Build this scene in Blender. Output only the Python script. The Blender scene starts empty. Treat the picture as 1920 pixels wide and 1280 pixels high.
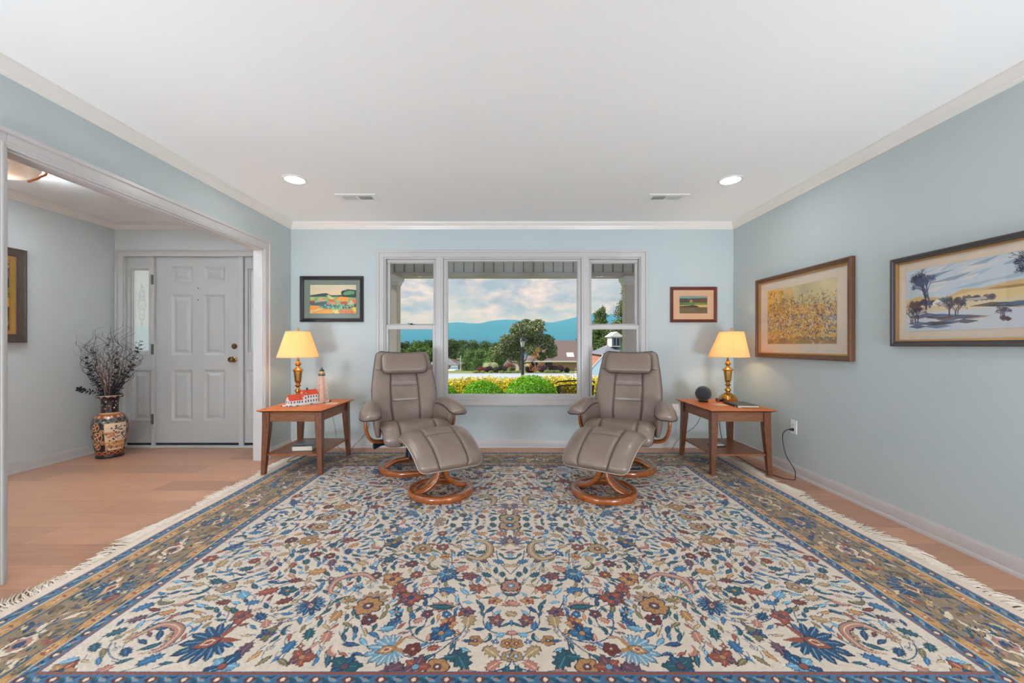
import bpy, math, random
import numpy as np
from mathutils import Vector, Matrix
PI = math.pi
sc = bpy.context.scene
C = sc.collection

# ---------------------------------------------------------------- camera
CAMZ = 1.10
FPX = 745.0
cam_d = bpy.data.cameras.new('camera')
cam = bpy.data.objects.new('camera', cam_d); C.objects.link(cam)
cam.location = (0, 0, CAMZ); cam.rotation_euler = (PI/2, 0, 0)
cam_d.sensor_fit = 'HORIZONTAL'; cam_d.sensor_width = 36.0
cam_d.lens = FPX/1920*36.0
cam_d.shift_x = (960-951)/1920.0
cam_d.shift_y = (647-640)/1920.0
cam_d.clip_start = 0.05; cam_d.clip_end = 8000
sc.camera = cam
def at(px, py, Y):
    """world point seen at a pixel of the photo at depth Y"""
    return Vector(((px-951)/FPX*Y, Y, CAMZ-(py-647)/FPX*Y))

# ---------------------------------------------------------------- view
sc.view_settings.view_transform = 'Standard'
sc.view_settings.look = 'None'
sc.view_settings.gamma = 1.0
sc.view_settings.use_curve_mapping = False
sc.view_settings.exposure = 0.1
sc.cycles.max_bounces = 10
sc.cycles.diffuse_bounces = 6
sc.cycles.glossy_bounces = 3
sc.cycles.transmission_bounces = 6
sc.cycles.transparent_max_bounces = 10
sc.cycles.volume_bounces = 0
sc.cycles.use_denoising = True
sc.cycles.caustics_reflective = False
sc.cycles.caustics_refractive = False
sc.cycles.sample_clamp_indirect = 80.0

# ---------------------------------------------------------------- colour helpers
def lin(c):
    c = c/255.0
    return c/12.92 if c <= 0.04045 else ((c+0.055)/1.055)**2.4
def rgb(r, g, b): return (lin(r), lin(g), lin(b), 1.0)

# ---------------------------------------------------------------- world: cloudy sky
world = bpy.data.worlds.new('sky'); sc.world = world
world.use_nodes = True
wn = world.node_tree; wn.nodes.clear()
def N(t, kind, **kw):
    n = t.nodes.new(kind)
    for k, v in kw.items():
        if k in n.inputs.keys(): n.inputs[k].default_value = v
        else: setattr(n, k, v)
    return n
def ramp(t, stops, src=None, interp='LINEAR'):
    n = t.nodes.new('ShaderNodeValToRGB'); r = n.color_ramp; r.interpolation = interp
    while len(r.elements) < len(stops): r.elements.new(0.5)
    for e, (p, c) in zip(r.elements, stops):
        e.position = p; e.color = c
    if src is not None: t.links.new(src, n.inputs[0])
    return n
def mixc(t, fac, a, b, mode='MIX'):
    n = t.nodes.new('ShaderNodeMix'); n.data_type = 'RGBA'; n.blend_type = mode
    for i, v in ((0, fac), (6, a), (7, b)):
        if hasattr(v, 'is_output') or isinstance(v, bpy.types.NodeSocket): t.links.new(v, n.inputs[i])
        else: n.inputs[i].default_value = v
    return n.outputs[2]
def build_sky():
    t = wn
    tc = N(t, 'ShaderNodeTexCoord')
    mp = N(t, 'ShaderNodeMapping'); mp.inputs['Scale'].default_value = (1, 1, 2.3)
    mp.inputs['Location'].default_value = (0.37, 0.1, 0.23)
    t.links.new(tc.outputs['Generated'], mp.inputs['Vector'])
    n1 = N(t, 'ShaderNodeTexNoise', Scale=15.0, Detail=9.0, Roughness=0.58, Distortion=0.2)
    t.links.new(mp.outputs[0], n1.inputs['Vector'])
    n2 = N(t, 'ShaderNodeTexNoise', Scale=6.5, Detail=4.0, Roughness=0.5)
    t.links.new(mp.outputs[0], n2.inputs['Vector'])
    # cloud body: shaded grey-violet to warm white
    body = ramp(t, [(0.36, rgb(170, 176, 190)), (0.44, rgb(192, 192, 202)), (0.50, rgb(216, 208, 210)), (0.57, rgb(238, 224, 220)), (0.64, rgb(250, 238, 230))], n1.outputs['Fac'])
    gap = ramp(t, [(0.50, (0, 0, 0, 1)), (0.60, (1, 1, 1, 1))], n2.outputs['Fac'])
    c1 = mixc(t, gap.outputs[0], body.outputs[0], rgb(190, 200, 208))
    c1b = mixc(t, 0.6, body.outputs[0], c1)
    sep = N(t, 'ShaderNodeSeparateXYZ'); t.links.new(tc.outputs['Generated'], sep.inputs[0])
    hz = ramp(t, [(0.0, (1, 1, 1, 1)), (0.055, (0.7, 0.7, 0.7, 1)), (0.085, (0, 0, 0, 1))], sep.outputs['Z'])
    c2 = mixc(t, hz.outputs[0], c1b, rgb(218, 216, 224))
    bg = N(t, 'ShaderNodeBackground', Strength=SKY)
    t.links.new(c2, bg.inputs['Color'])
    out = N(t, 'ShaderNodeOutputWorld'); t.links.new(bg.outputs[0], out.inputs[0])
SKY = 1.0
build_sky()

# ---------------------------------------------------------------- lights
def light(name, kind, loc, rot, energy, color=(1, 1, 1), **kw):
    d = bpy.data.lights.new(name, kind); d.energy = energy; d.color = color
    for k, v in kw.items(): setattr(d, k, v)
    o = bpy.data.objects.new(name, d); C.objects.link(o); o.location = loc; o.rotation_euler = rot
    return o
L_SUN = 5.6
L_REAR = (47.0, (0.98, 0.97, 0.95))
L_UP = (37.5, (0.79, 0.90, 1.0))
L_CAN = (74.0, (0.96, 0.96, 0.96))      # radiance of the recessed discs
L_LAMP = (47.0, (1.0, 0.72, 0.42))
L_FOY = (185.0, (0.80, 0.93, 1.0))
L_HALL = (62.0, (0.8, 0.92, 1.0))
SUN = light('sun', 'SUN', (-30, -5, 30), Vector((0.74, 0.12, -0.66)).to_track_quat('-Z', 'Y').to_euler(), L_SUN, (1, 0.94, 0.86), angle=math.radians(2))
# added light outside the invented rear opening, brightens the room
REAR = light('rear_fill', 'AREA', (0.05, -2.75, 1.30), (math.radians(90), 0, 0), L_REAR[0], L_REAR[1], shape='RECTANGLE', size=4.0, size_y=2.0)
# two added lights without bodies, behind the camera, brighten ceiling and back wall
for _x in (-1.85, 2.02):
    light('ceiling_fill', 'AREA', (_x, -0.6, 0.42), (math.radians(114), 0, 0), L_UP[0], L_UP[1], shape='DISK', size=0.9, spread=math.radians(125))
# the entrance hall goes on behind the partition: an unseen light added there brightens the foyer
light('hall_fill', 'AREA', (-3.35, -1.2, 2.36), (0, 0, 0), L_HALL[0], L_HALL[1], shape='DISK', size=0.4)

# ---------------------------------------------------------------- tagging
def tag(o, label=None, cat=None, group=None, kind=None):
    if label: o['label'] = label
    if cat: o['category'] = cat
    if group: o['group'] = group
    if kind: o['kind'] = kind
    return o
def empty(name, loc=(0, 0, 0), rz=0.0, label=None, cat=None, group=None, kind=None):
    o = bpy.data.objects.new(name, None); C.objects.link(o)
    o.empty_display_size = 0.05
    o.location = loc; o.rotation_euler = (0, 0, rz)
    return tag(o, label, cat, group, kind)

# ---------------------------------------------------------------- materials
MATS = {}
def mat(name, color=(0.8, 0.8, 0.8, 1), rough=0.5, metal=0.0, var=0.0, vscale=20.0, bump=0.0, bscale=200.0, attr=False, spec=0.5, coat=0.0, sheen=0.0, emit=None, estr=0.0, stretch=None):
    if name in MATS: return MATS[name]
    m = bpy.data.materials.new(name); m.use_nodes = True; t = m.node_tree
    p = t.nodes['Principled BSDF']
    p.inputs['Roughness'].default_value = rough; p.inputs['Metallic'].default_value = metal
    p.inputs['Specular IOR Level'].default_value = spec
    p.inputs['Coat Weight'].default_value = coat
    p.inputs['Coat Roughness'].default_value = 0.15
    p.inputs['Sheen Weight'].default_value = sheen
    p.inputs['Base Color'].default_value = color
    tc = N(t, 'ShaderNodeTexCoord')
    vec = tc.outputs['Object']
    if stretch:
        mp = N(t, 'ShaderNodeMapping'); mp.inputs['Scale'].default_value = stretch
        t.links.new(vec, mp.inputs['Vector']); vec = mp.outputs[0]
    src = None
    if attr:
        a = N(t, 'ShaderNodeVertexColor'); a.layer_name = 'Col'; src = a.outputs['Color']
    if var > 0:
        n = N(t, 'ShaderNodeTexNoise', Scale=vscale, Detail=4.0, Roughness=0.6)
        t.links.new(vec, n.inputs['Vector'])
        r = ramp(t, [(0.3, (1-var, 1-var, 1-var, 1)), (0.7, (1+var*0.3, 1+var*0.3, 1+var*0.3, 1))], n.outputs['Fac'])
        src = mixc(t, 1.0, src if src is not None else color, r.outputs[0], 'MULTIPLY')
    if src is not None: t.links.new(src, p.inputs['Base Color'])
    if bump > 0:
        n = N(t, 'ShaderNodeTexNoise', Scale=bscale, Detail=3.0)
        t.links.new(vec, n.inputs['Vector'])
        b = N(t, 'ShaderNodeBump', Strength=bump, Distance=0.002)
        t.links.new(n.outputs['Fac'], b.inputs['Height']); t.links.new(b.outputs[0], p.inputs['Normal'])
    if emit is not None:
        p.inputs['Emission Color'].default_value = emit; p.inputs['Emission Strength'].default_value = estr
    MATS[name] = m
    return m
def wood(name, c_dark, c_light, rough=0.35, scale=6.0, axis='X', coat=0.3, dist=2.5):
    if name in MATS: return MATS[name]
    m = bpy.data.materials.new(name); m.use_nodes = True; t = m.node_tree
    p = t.nodes['Principled BSDF']; p.inputs['Roughness'].default_value = rough; p.inputs['Coat Weight'].default_value = coat
    p.inputs['Coat Roughness'].default_value = 0.12
    tc = N(t, 'ShaderNodeTexCoord'); mp = N(t, 'ShaderNodeMapping')
    s = {'X': (0.12, 1, 1), 'Y': (1, 0.12, 1), 'Z': (1, 1, 0.12)}[axis]
    mp.inputs['Scale'].default_value = tuple(v*scale for v in s)
    t.links.new(tc.outputs['Object'], mp.inputs['Vector'])
    n = N(t, 'ShaderNodeTexNoise', Scale=9.0, Detail=6.0, Roughness=0.65, Distortion=dist)
    t.links.new(mp.outputs[0], n.inputs['Vector'])
    r = ramp(t, [(0.3, c_dark), (0.5, tuple((a+b)/2 for a, b in zip(c_dark, c_light))), (0.68, c_light)], n.outputs['Fac'])
    t.links.new(r.outputs[0], p.inputs['Base Color'])
    MATS[name] = m
    return m
def glass(name, tint=(1, 1, 1, 1), rough=0.0, base=0.0, scale=1.0):
    if name in MATS: return MATS[name]
    m = bpy.data.materials.new(name); m.use_nodes = True; t = m.node_tree; t.nodes.clear()
    tr = N(t, 'ShaderNodeBsdfTransparent'); tr.inputs[0].default_value = tint
    gl = N(t, 'ShaderNodeBsdfGlossy'); gl.inputs['Roughness'].default_value = rough; gl.inputs[0].default_value = (1, 1, 1, 1)
    lw = N(t, 'ShaderNodeLayerWeight', Blend=0.5)
    pw = N(t, 'ShaderNodeMath', operation='POWER'); pw.inputs[1].default_value = 5.0; t.links.new(lw.outputs['Facing'], pw.inputs[0])
    fr = N(t, 'ShaderNodeMath', operation='MULTIPLY_ADD'); fr.inputs[1].default_value = 0.955; fr.inputs[2].default_value = 0.045; t.links.new(pw.outputs[0], fr.inputs[0])
    ma = N(t, 'ShaderNodeMath', operation='MULTIPLY_ADD'); ma.inputs[1].default_value = scale; ma.inputs[2].default_value = base
    t.links.new(fr.outputs[0], ma.inputs[0])
    mx = N(t, 'ShaderNodeMixShader'); t.links.new(ma.outputs[0], mx.inputs[0])
    t.links.new(tr.outputs[0], mx.inputs[1]); t.links.new(gl.outputs[0], mx.inputs[2])
    o = N(t, 'ShaderNodeOutputMaterial'); t.links.new(mx.outputs[0], o.inputs[0])
    MATS[name] = m
    return m

# ---------------------------------------------------------------- mesh builder
def mesh_obj(name, verts, faces, material=None, parent=None, smooth=False, angle=None):
    me = bpy.data.meshes.new(name)
    me.from_pydata([tuple(v) for v in verts], [], faces); me.update()
    if material: me.materials.append(material)
    if smooth: me.polygons.foreach_set('use_smooth', [True]*len(me.polygons))
    o = bpy.data.objects.new(name, me); C.objects.link(o)
    if parent is not None: o.parent = parent
    if angle is not None:
        me.polygons.foreach_set('use_smooth', [True]*len(me.polygons))
        try: me.set_sharp_from_angle(angle=math.radians(angle))
        except Exception: pass
    return o
class MB:
    def __init__(s): s.v = []; s.f = []
    def add(s, verts, faces):
        o = len(s.v); s.v += [tuple(v) for v in verts]; s.f += [tuple(i+o for i in f) for f in faces]; return s
    def box(s, x0, y0, z0, x1, y1, z1):
        x0, x1 = sorted((x0, x1)); y0, y1 = sorted((y0, y1)); z0, z1 = sorted((z0, z1))
        return s.add([(x0, y0, z0), (x1, y0, z0), (x1, y1, z0), (x0, y1, z0), (x0, y0, z1), (x1, y0, z1), (x1, y1, z1), (x0, y1, z1)],
                     [(0, 3, 2, 1), (4, 5, 6, 7), (0, 1, 5, 4), (1, 2, 6, 5), (2, 3, 7, 6), (3, 0, 4, 7)])
    def hexa(s, b, t):
        """b, t: four bottom and four top points, both counter-clockwise from above"""
        return s.add(list(b)+list(t), [(0, 3, 2, 1), (4, 5, 6, 7), (0, 1, 5, 4), (1, 2, 6, 5), (2, 3, 7, 6), (3, 0, 4, 7)])
    def quad(s, a, b, c, d): return s.add([a, b, c, d], [(0, 1, 2, 3)])
    def loft(s, rings, cap=True, closed=True):
        n = len(rings[0]); vs = [p for r in rings for p in r]; fs = []
        for i in range(len(rings)-1):
            for j in range(n if closed else n-1):
                k = (j+1) % n
                fs.append((i*n+j, i*n+k, (i+1)*n+k, (i+1)*n+j))
        if cap and closed:
            fs.append(tuple(reversed(range(n)))); fs.append(tuple(range((len(rings)-1)*n, len(rings)*n)))
        return s.add(vs, fs)
    def tube(s, path, r, n=8, closed=False, cap=True):
        P = [Vector(p) for p in path]; m = len(P)
        rs = r if isinstance(r, (list, tuple)) else [r]*m
        up = None; rings = []
        for i in range(m):
            if closed: t = (P[(i+1) % m]-P[i-1])
            else: t = P[min(i+1, m-1)]-P[max(i-1, 0)]
            if t.length < 1e-9: t = Vector((0, 0, 1))
            t.normalize()
            if up is None:
                up = Vector((0, 0, 1)) if abs(t.z) < 0.9 else Vector((1, 0, 0))
            a = up - t*up.dot(t)
            if a.length < 1e-6: a = t.orthogonal()
            a.normalize(); up = a; b = t.cross(a)
            rings.append([P[i]+(a*math.cos(2*PI*k/n)+b*math.sin(2*PI*k/n))*rs[i] for k in range(n)])
        if closed: rings.append(rings[0]); cap = False
        return s.loft(rings, cap)
    def cyl(s, c0, c1, r0, r1=None, n=16): return s.tube([c0, c1], [r0, r0 if r1 is None else r1], n)
    def lathe(s, prof, n=32, c=(0, 0, 0), ripple=None, sx=1.0, sy=1.0):
        rings = []
        for r, z in prof:
            rings.append([(c[0]+sx*(r+(ripple(k, z) if ripple else 0))*math.cos(2*PI*k/n), c[1]+sy*(r+(ripple(k, z) if ripple else 0))*math.sin(2*PI*k/n), c[2]+z) for k in range(n)])
        return s.loft(rings, cap=True)
    def strip(s, path, w, th, side=(0, 1, 0)):
        """flat bar swept along path; side = direction of its width"""
        P = [Vector(p) for p in path]; sd = Vector(side).normalized(); rings = []; m = len(P)
        ws = w if isinstance(w, (list, tuple)) else [w]*m
        ts = th if isinstance(th, (list, tuple)) else [th]*m
        for i in range(m):
            t = (P[min(i+1, m-1)]-P[max(i-1, 0)]).normalized(); nn = t.cross(sd).normalized()
            a, b = sd*ws[i]/2, nn*ts[i]/2; q = 0.82
            rings.append([P[i]+a*q+b, P[i]-a*q+b, P[i]-a+b*q*0.6, P[i]-a-b*q*0.6, P[i]-a*q-b, P[i]+a*q-b, P[i]+a-b*q*0.6, P[i]+a+b*q*0.6])
        return s.loft(rings)
    def prism(s, poly, z0, z1):
        n = len(poly)
        return s.add([(x, y, z0) for x, y in poly]+[(x, y, z1) for x, y in poly],
                     [tuple(reversed(range(n))), tuple(range(n, 2*n))]+[(i, (i+1) % n, n+(i+1) % n, n+i) for i in range(n)])
    def sweep(s, prof, a, b, up=(0, 0, 1), out=(1, 0, 0)):
        """extrude a 2-D profile (o, z) from point a to point b"""
        a, b, up, out = Vector(a), Vector(b), Vector(up), Vector(out)
        return s.loft([[a+out*o+up*z for o, z in prof], [b+out*o+up*z for o, z in prof]])
    def build(s, name, m=None, parent=None, smooth=False, angle=None, bevel=0.0, seg=2):
        o = mesh_obj(name, s.v, s.f, m, parent, smooth, angle)
        if bevel > 0:
            b = o.modifiers.new('edge', 'BEVEL'); b.width = bevel; b.segments = seg; b.limit_method = 'ANGLE'; b.angle_limit = math.radians(40)
        return o
def fixn(o):
    import bmesh
    bm = bmesh.new(); bm.from_mesh(o.data); bmesh.ops.recalc_face_normals(bm, faces=bm.faces); bm.to_mesh(o.data); bm.free()
    return o
def catmull(pts, n):
    P = [np.array(p, float) for p in pts]; P = [2*P[0]-P[1]]+P+[2*P[-1]-P[-2]]; out = []
    segs = len(P)-3
    for i in range(n):
        t = i/(n-1)*segs; k = min(int(t), segs-1); u = t-k
        a, b, c, d = P[k:k+4]
        out.append(0.5*((2*b)+(-a+c)*u+(2*a-5*b+4*c-d)*u*u+(-a+3*b-3*c+d)*u**3))
    return out
def copy_tree(o, parent=None):
    c = o.copy(); C.objects.link(c)
    if parent is not None:
        c.parent = parent
    for ch in [x for x in bpy.data.objects if x.parent == o]:
        copy_tree(ch, c)
    return c

# ---------------------------------------------------------------- painted canvases (pattern of a surface as vertex colours)
class Canvas:
    def __init__(s, w, h, nx, ny, bg):
        s.w, s.h, s.nx, s.ny = w, h, nx, ny
        s.a = np.empty((ny, nx, 3), np.float32); s.a[:] = bg[:3]
        s.xs = (np.arange(nx)/(nx-1)*w); s.ys = (np.arange(ny)/(ny-1)*h)
    def mask(s, pts):
        P = np.array(pts, float); x0, y0 = P.min(0); x1, y1 = P.max(0)
        i0 = max(0, int(np.floor(x0/s.w*(s.nx-1)))); i1 = min(s.nx, int(np.ceil(x1/s.w*(s.nx-1)))+1)
        j0 = max(0, int(np.floor(y0/s.h*(s.ny-1)))); j1 = min(s.ny, int(np.ceil(y1/s.h*(s.ny-1)))+1)
        if i0 >= i1 or j0 >= j1: return None
        X, Y = np.meshgrid(s.xs[i0:i1], s.ys[j0:j1]); m = np.zeros(X.shape, bool)
        n = len(P)
        for k in range(n):
            xa, ya = P[k]; xb, yb = P[(k+1) % n]
            if ya == yb: continue
            c = ((ya > Y) != (yb > Y)) & (X < (xb-xa)*(Y-ya)/(yb-ya)+xa)
            m ^= c
        return (slice(j0, j1), slice(i0, i1)), m
    def poly(s, pts, col, mix=1.0):
        r = s.mask(pts)
        if r is None: return
        sl, m = r; sub = s.a[sl]
        sub[m] = sub[m]*(1-mix)+np.array(col[:3])*mix
    def line(s, pts, w, col, mix=1.0):
        P = [np.array(p, float) for p in pts]
        ws = w if isinstance(w, (list, tuple)) else [w]*len(P)
        L = []; R = []
        for i in range(len(P)):
            t = P[min(i+1, len(P)-1)]-P[max(i-1, 0)]; l = np.hypot(*t)
            if l < 1e-9: continue
            n = np.array([-t[1], t[0]])/l*ws[i]/2
            L.append(P[i]+n); R.append(P[i]-n)
        for i in range(len(L)-1): s.poly([L[i], L[i+1], R[i+1], R[i]], col, mix)
    def disc(s, x, y, r, col, mix=1.0, ry=None, n=14):
        ry = ry or r
        s.poly([(x+r*math.cos(2*PI*k/n), y+ry*math.sin(2*PI*k/n)) for k in range(n)], col, mix)
    def noise(s, amp, cell, seed=0):
        rs = np.random.RandomState(seed); cx = max(2, int(s.w/cell)+2); cy = max(2, int(s.h/cell)+2)
        g = rs.rand(cy, cx)
        u = np.linspace(0, cx-1.001, s.nx); v = np.linspace(0, cy-1.001, s.ny)
        ui = u.astype(int); vi = v.astype(int); uf = (u-ui)[None, :]; vf = (v-vi)[:, None]
        a = g[vi][:, ui]; b = g[vi][:, ui+1]; c = g[vi+1][:, ui]; d = g[vi+1][:, ui+1]
        z = a*(1-uf)*(1-vf)+b*uf*(1-vf)+c*(1-uf)*vf+d*uf*vf
        s.a *= (1+amp*(z*2-1))[:, :, None]; return z
    def mesh(s, name, place, m, parent=None, smooth=True):
        """place(X, Y) -> x, y, z arrays"""
        X, Y = np.meshgrid(s.xs, s.ys); x, y, z = place(X, Y)
        co = np.stack([x, y, z], -1).reshape(-1, 3).astype(np.float32)
        ny, nx = s.ny, s.nx
        idx = np.arange(nx*ny).reshape(ny, nx)
        q = np.stack([idx[:-1, :-1], idx[:-1, 1:], idx[1:, 1:], idx[1:, :-1]], -1).reshape(-1, 4)
        me = bpy.data.meshes.new(name)
        me.vertices.add(len(co)); me.vertices.foreach_set('co', co.ravel())
        me.loops.add(q.size); me.loops.foreach_set('vertex_index', q.ravel().astype(np.int32))
        me.polygons.add(len(q)); me.polygons.foreach_set('loop_start', np.arange(0, q.size, 4, dtype=np.int32))
        try: me.polygons.foreach_set('loop_total', np.full(len(q), 4, np.int32))
        except Exception: pass
        me.update(calc_edges=True)
        if smooth: me.polygons.foreach_set('use_smooth', np.ones(len(q), bool))
        ca = me.color_attributes.new('Col', 'FLOAT_COLOR', 'POINT')
        col = np.ones((len(co), 4), np.float32); col[:, :3] = np.clip(s.a.reshape(-1, 3), 0, 1)
        ca.data.foreach_set('color', col.ravel())
        me.materials.append(m)
        o = bpy.data.objects.new(name, me); C.objects.link(o)
        if parent is not None: o.parent = parent
        return o

# ================================================================ THE ROOM
XL, XR, YB, ZC = -2.33, 2.437, 4.28, 2.42
YR = -2.6            # rear wall of the room, behind the photographer
XP = XL-0.085        # foyer side of the partition
XF = -4.23           # foyer outer wall
M_wall = mat('wall_paint_blue', rgb(190, 201, 203), 0.6, var=0.02, vscale=1.5, bump=0.08, bscale=350, spec=0.3)
M_wallf = mat('wall_paint_grey', rgb(206, 209, 210), 0.6, var=0.02, vscale=1.5, bump=0.08, bscale=350, spec=0.3)
M_ceil = mat('ceiling_paint', rgb(242, 242, 241), 0.8, var=0.01, vscale=1.0, bump=0.1, bscale=250, spec=0.2)
M_trim = mat('trim_paint_white', rgb(196, 193, 192), 0.32, var=0.01, vscale=3)
M_crown = mat('crown_paint', rgb(232, 228, 222), 0.3, var=0.01, vscale=3)
M_door = mat('door_paint', rgb(188, 188, 188), 0.4, var=0.01, vscale=3)
M_dark = mat('dark_gap', rgb(20, 18, 18), 0.7, var=0.1)
M_black = mat('black_metal', rgb(22, 22, 26), 0.45, metal=0.3, var=0.05)
M_white = mat('white_plastic', rgb(235, 235, 232), 0.35, var=0.01)
M_siding = mat('vinyl_siding', rgb(190, 188, 186), 0.55, var=0.03, vscale=4)
M_col = mat('porch_column_paint', rgb(196, 186, 176), 0.5, var=0.05, vscale=5)

def make_floor_mat():
    m = bpy.data.materials.new('oak_plank_floor'); m.use_nodes = True; t = m.node_tree
    p = t.nodes['Principled BSDF']; p.inputs['Roughness'].default_value = 0.34; p.inputs['Specular IOR Level'].default_value = 0.45
    tc = N(t, 'ShaderNodeTexCoord')
    mp = N(t, 'ShaderNodeMapping'); mp.inputs['Location'].default_value = (0.3, -0.148, 0)
    t.links.new(tc.outputs['Object'], mp.inputs['Vector'])
    br = N(t, 'ShaderNodeTexBrick', Scale=1.0); br.offset = 0.37; br.offset_frequency = 2; br.squash = 1.0
    br.inputs['Color1'].default_value = rgb(208, 158, 128); br.inputs['Color2'].default_value = rgb(178, 134, 110)
    br.inputs['Mortar'].default_value = rgb(120, 84, 66)
    br.inputs['Mortar Size'].default_value = 0.0012; br.inputs['Mortar Smooth'].default_value = 0.4
    br.inputs['Bias'].default_value = 0.0; br.inputs['Brick Width'].default_value = 1.75; br.inputs['Row Height'].default_value = 0.2047
    t.links.new(mp.outputs[0], br.inputs['Vector'])
    mp2 = N(t, 'ShaderNodeMapping'); mp2.inputs['Scale'].default_value = (0.9, 14, 1)
    t.links.new(tc.outputs['Object'], mp2.inputs['Vector'])
    n = N(t, 'ShaderNodeTexNoise', Scale=3.0, Detail=6.0, Roughness=0.62, Distortion=1.2)
    t.links.new(mp2.outputs[0], n.inputs['Vector'])
    r = ramp(t, [(0.25, (0.80, 0.78, 0.77, 1)), (0.75, (1.08, 1.06, 1.05, 1))], n.outputs['Fac'])
    c = mixc(t, 1.0, br.outputs['Color'], r.outputs[0], 'MULTIPLY')
    t.links.new(c, p.inputs['Base Color'])
    b = N(t, 'ShaderNodeBump', Strength=0.25, Distance=0.001); b.invert = True
    t.links.new(br.outputs['Fac'], b.inputs['Height']); t.links.new(b.outputs[0], p.inputs['Normal'])
    return m
M_floor = make_floor_mat()

def structure(o, name=None): o['kind'] = 'structure'; return o
b = MB(); b.box(XF-0.15, YR-0.15, -0.12, XR+0.15, YB, 0.0); structure(b.build('floor', M_floor))
b = MB(); b.box(XF-0.15, YR-0.15, ZC, XR+0.15, YB+0.15, ZC+0.15); structure(b.build('ceiling', M_ceil))

# right wall, left partition with the cased opening, foyer walls
OY0, OY1, OZ = 1.835, 3.80, 2.02
b = MB(); b.box(XR, YR-0.15, 0, XR+0.15, YB, ZC); structure(b.build('wall_right', M_wall))
b = MB()
b.box(XP, OY1, 0, XL, YB, ZC); b.box(XP, OY0, OZ, XL, OY1, ZC); b.box(XP, YR, 0, XL, OY0, ZC)
structure(b.build('wall_left', M_wall))
b = MB(); b.box(XF-0.15, YR-0.15, 0, XF, YB+0.15, ZC); structure(b.build('wall_foyer_left', M_wallf))
# front wall with the window and the door holes (outer wall thickness 0.15)
WX0, WX1, WZ0, WZ1 = -1.330, 1.445, 0.520, 2.050      # window rough opening
DX0, DX1, DZ1 = -4.175, -2.47, 2.075
b = MB(); y0, y1 = YB, YB+0.15
b.box(XP, y0, 0, WX0, y1, ZC); b.box(WX1, y0, 0, XR+0.15, y1, ZC)
b.box(WX0, y0, 0, WX1, y1, WZ0); b.box(WX0, y0, WZ1, WX1, y1, ZC)
structure(b.build('wall_back', M_wall))
b = MB(); b.box(XF, y0, 0, DX0, y1, ZC); b.box(DX0, y0, DZ1, XP, y1, ZC)
structure(b.build('wall_foyer_back', M_wallf))
# rear wall, unseen; its glazed opening is invented to let light in
b = MB(); b.box(XF, YR-0.15, 0, -1.95, YR, ZC); b.box(2.05, YR-0.15, 0, XR, YR, ZC)
b.box(-1.95, YR-0.15, 2.2, 2.05, YR, ZC); b.box(-1.95, YR-0.15, 0, 2.05, YR, 0.08)
structure(b.build('wall_rear', M_wall))
b = MB()
for x in (-1.95, -0.62, 0.68, 2.0): b.box(x, YR-0.1, 0.08, x+0.07, YR-0.04, 2.2)
b.box(-1.95, YR-0.1, 2.13, 2.05, YR-0.04, 2.2); b.box(-1.95, YR-0.1, 0.08, 2.05, YR-0.04, 0.2)
structure(b.build('invented_glazing', M_trim))

# crown mouldings
CP = [(0, 0), (0.006, 0), (0.010, 0.012), (0.016, 0.016), (0.020, 0.030), (0.030, 0.046), (0.042, 0.056), (0.046, 0.064), (0.046, 0.073), (0, 0.073)]
def crown(name, a, b_, out):
    m = MB(); m.sweep(CP, a, b_, out=out); o = m.build(name, M_crown, angle=35); fixn(o); structure(o)
zc = ZC-0.073
crown('trim_1', (XL, YB, zc), (XR, YB, zc), (0, -1, 0))
crown('trim_2', (XL, YR, zc), (XL, YB, zc), (1, 0, 0))
crown('trim_3', (XR, YR, zc), (XR, YB, zc), (-1, 0, 0))
crown('trim_4', (XF, YR, zc), (XF, YB, zc), (1, 0, 0))
crown('trim_5', (XF, YB, zc), (XP, YB, zc), (0, -1, 0))
# baseboards
BP = [(0, 0), (0.022, 0), (0.022, 0.012), (0.018, 0.020), (0.013, 0.022), (0.013, 0.072), (0.010, 0.080), (0.006, 0.086), (0.005, 0.092), (0, 0.092)]
def base(name, a, b_, out):
    m = MB(); m.sweep(BP, a, b_, out=out); o = m.build(name, M_trim, angle=30); fixn(o); structure(o)
base('baseboard_back', (XL, YB, 0), (XR, YB, 0), (0, -1, 0))
base('baseboard_right', (XR, YR, 0), (XR, YB, 0), (-1, 0, 0))
base('baseboard_left', (XL, OY1+0.085, 0), (XL, YB, 0), (1, 0, 0))
base('baseboard_foyer', (XF, YR, 0), (XF, YB, 0), (1, 0, 0))

# cased opening: jamb lining + casing both sides
m = MB()
j = 0.018
m.box(XP-0.002, OY0, 0, XL+0.002, OY0+j, OZ); m.box(XP-0.002, OY1-j, 0, XL+0.002, OY1, OZ); m.box(XP-0.002, OY0, OZ-j, XL+0.002, OY1, OZ)
def casing_x(m, x, d):
    w = 0.085
    for (ya, yb, za, zb) in ((OY0-w, OY0+0.006, 0, OZ+w), (OY1-0.006, OY1+w, 0, OZ+w), (OY0+0.006, OY1-0.006, OZ-0.006, OZ+w)):
        m.box(x, ya, za, x+d*0.014, yb, zb)
    # raised outer back-band and inner bead
    e = 0.0012
    for (ya, yb, za, zb) in ((OY0-w-e, OY0-w+0.022, 0.0005, OZ+w+e), (OY1+w-0.022, OY1+w+e, 0.0005, OZ+w+e), (OY0-w+0.0225, OY1+w-0.0225, OZ+w-0.022, OZ+w+e)):
        m.box(x-d*0.0003, ya, za, x+d*0.024, yb, zb)
    for (ya, yb, za, zb) in ((OY0-0.018, OY0-0.006, 0, OZ+0.018), (OY1+0.006, OY1+0.018, 0, OZ+0.018), (OY0-0.006, OY1+0.006, OZ+0.006, OZ+0.018)):
        m.box(x, ya, za, x+d*0.018, yb, zb)
casing_x(m, XL, 1); casing_x(m, XP, -1)
structure(m.build('trim_6', M_trim, bevel=0.003))

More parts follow.
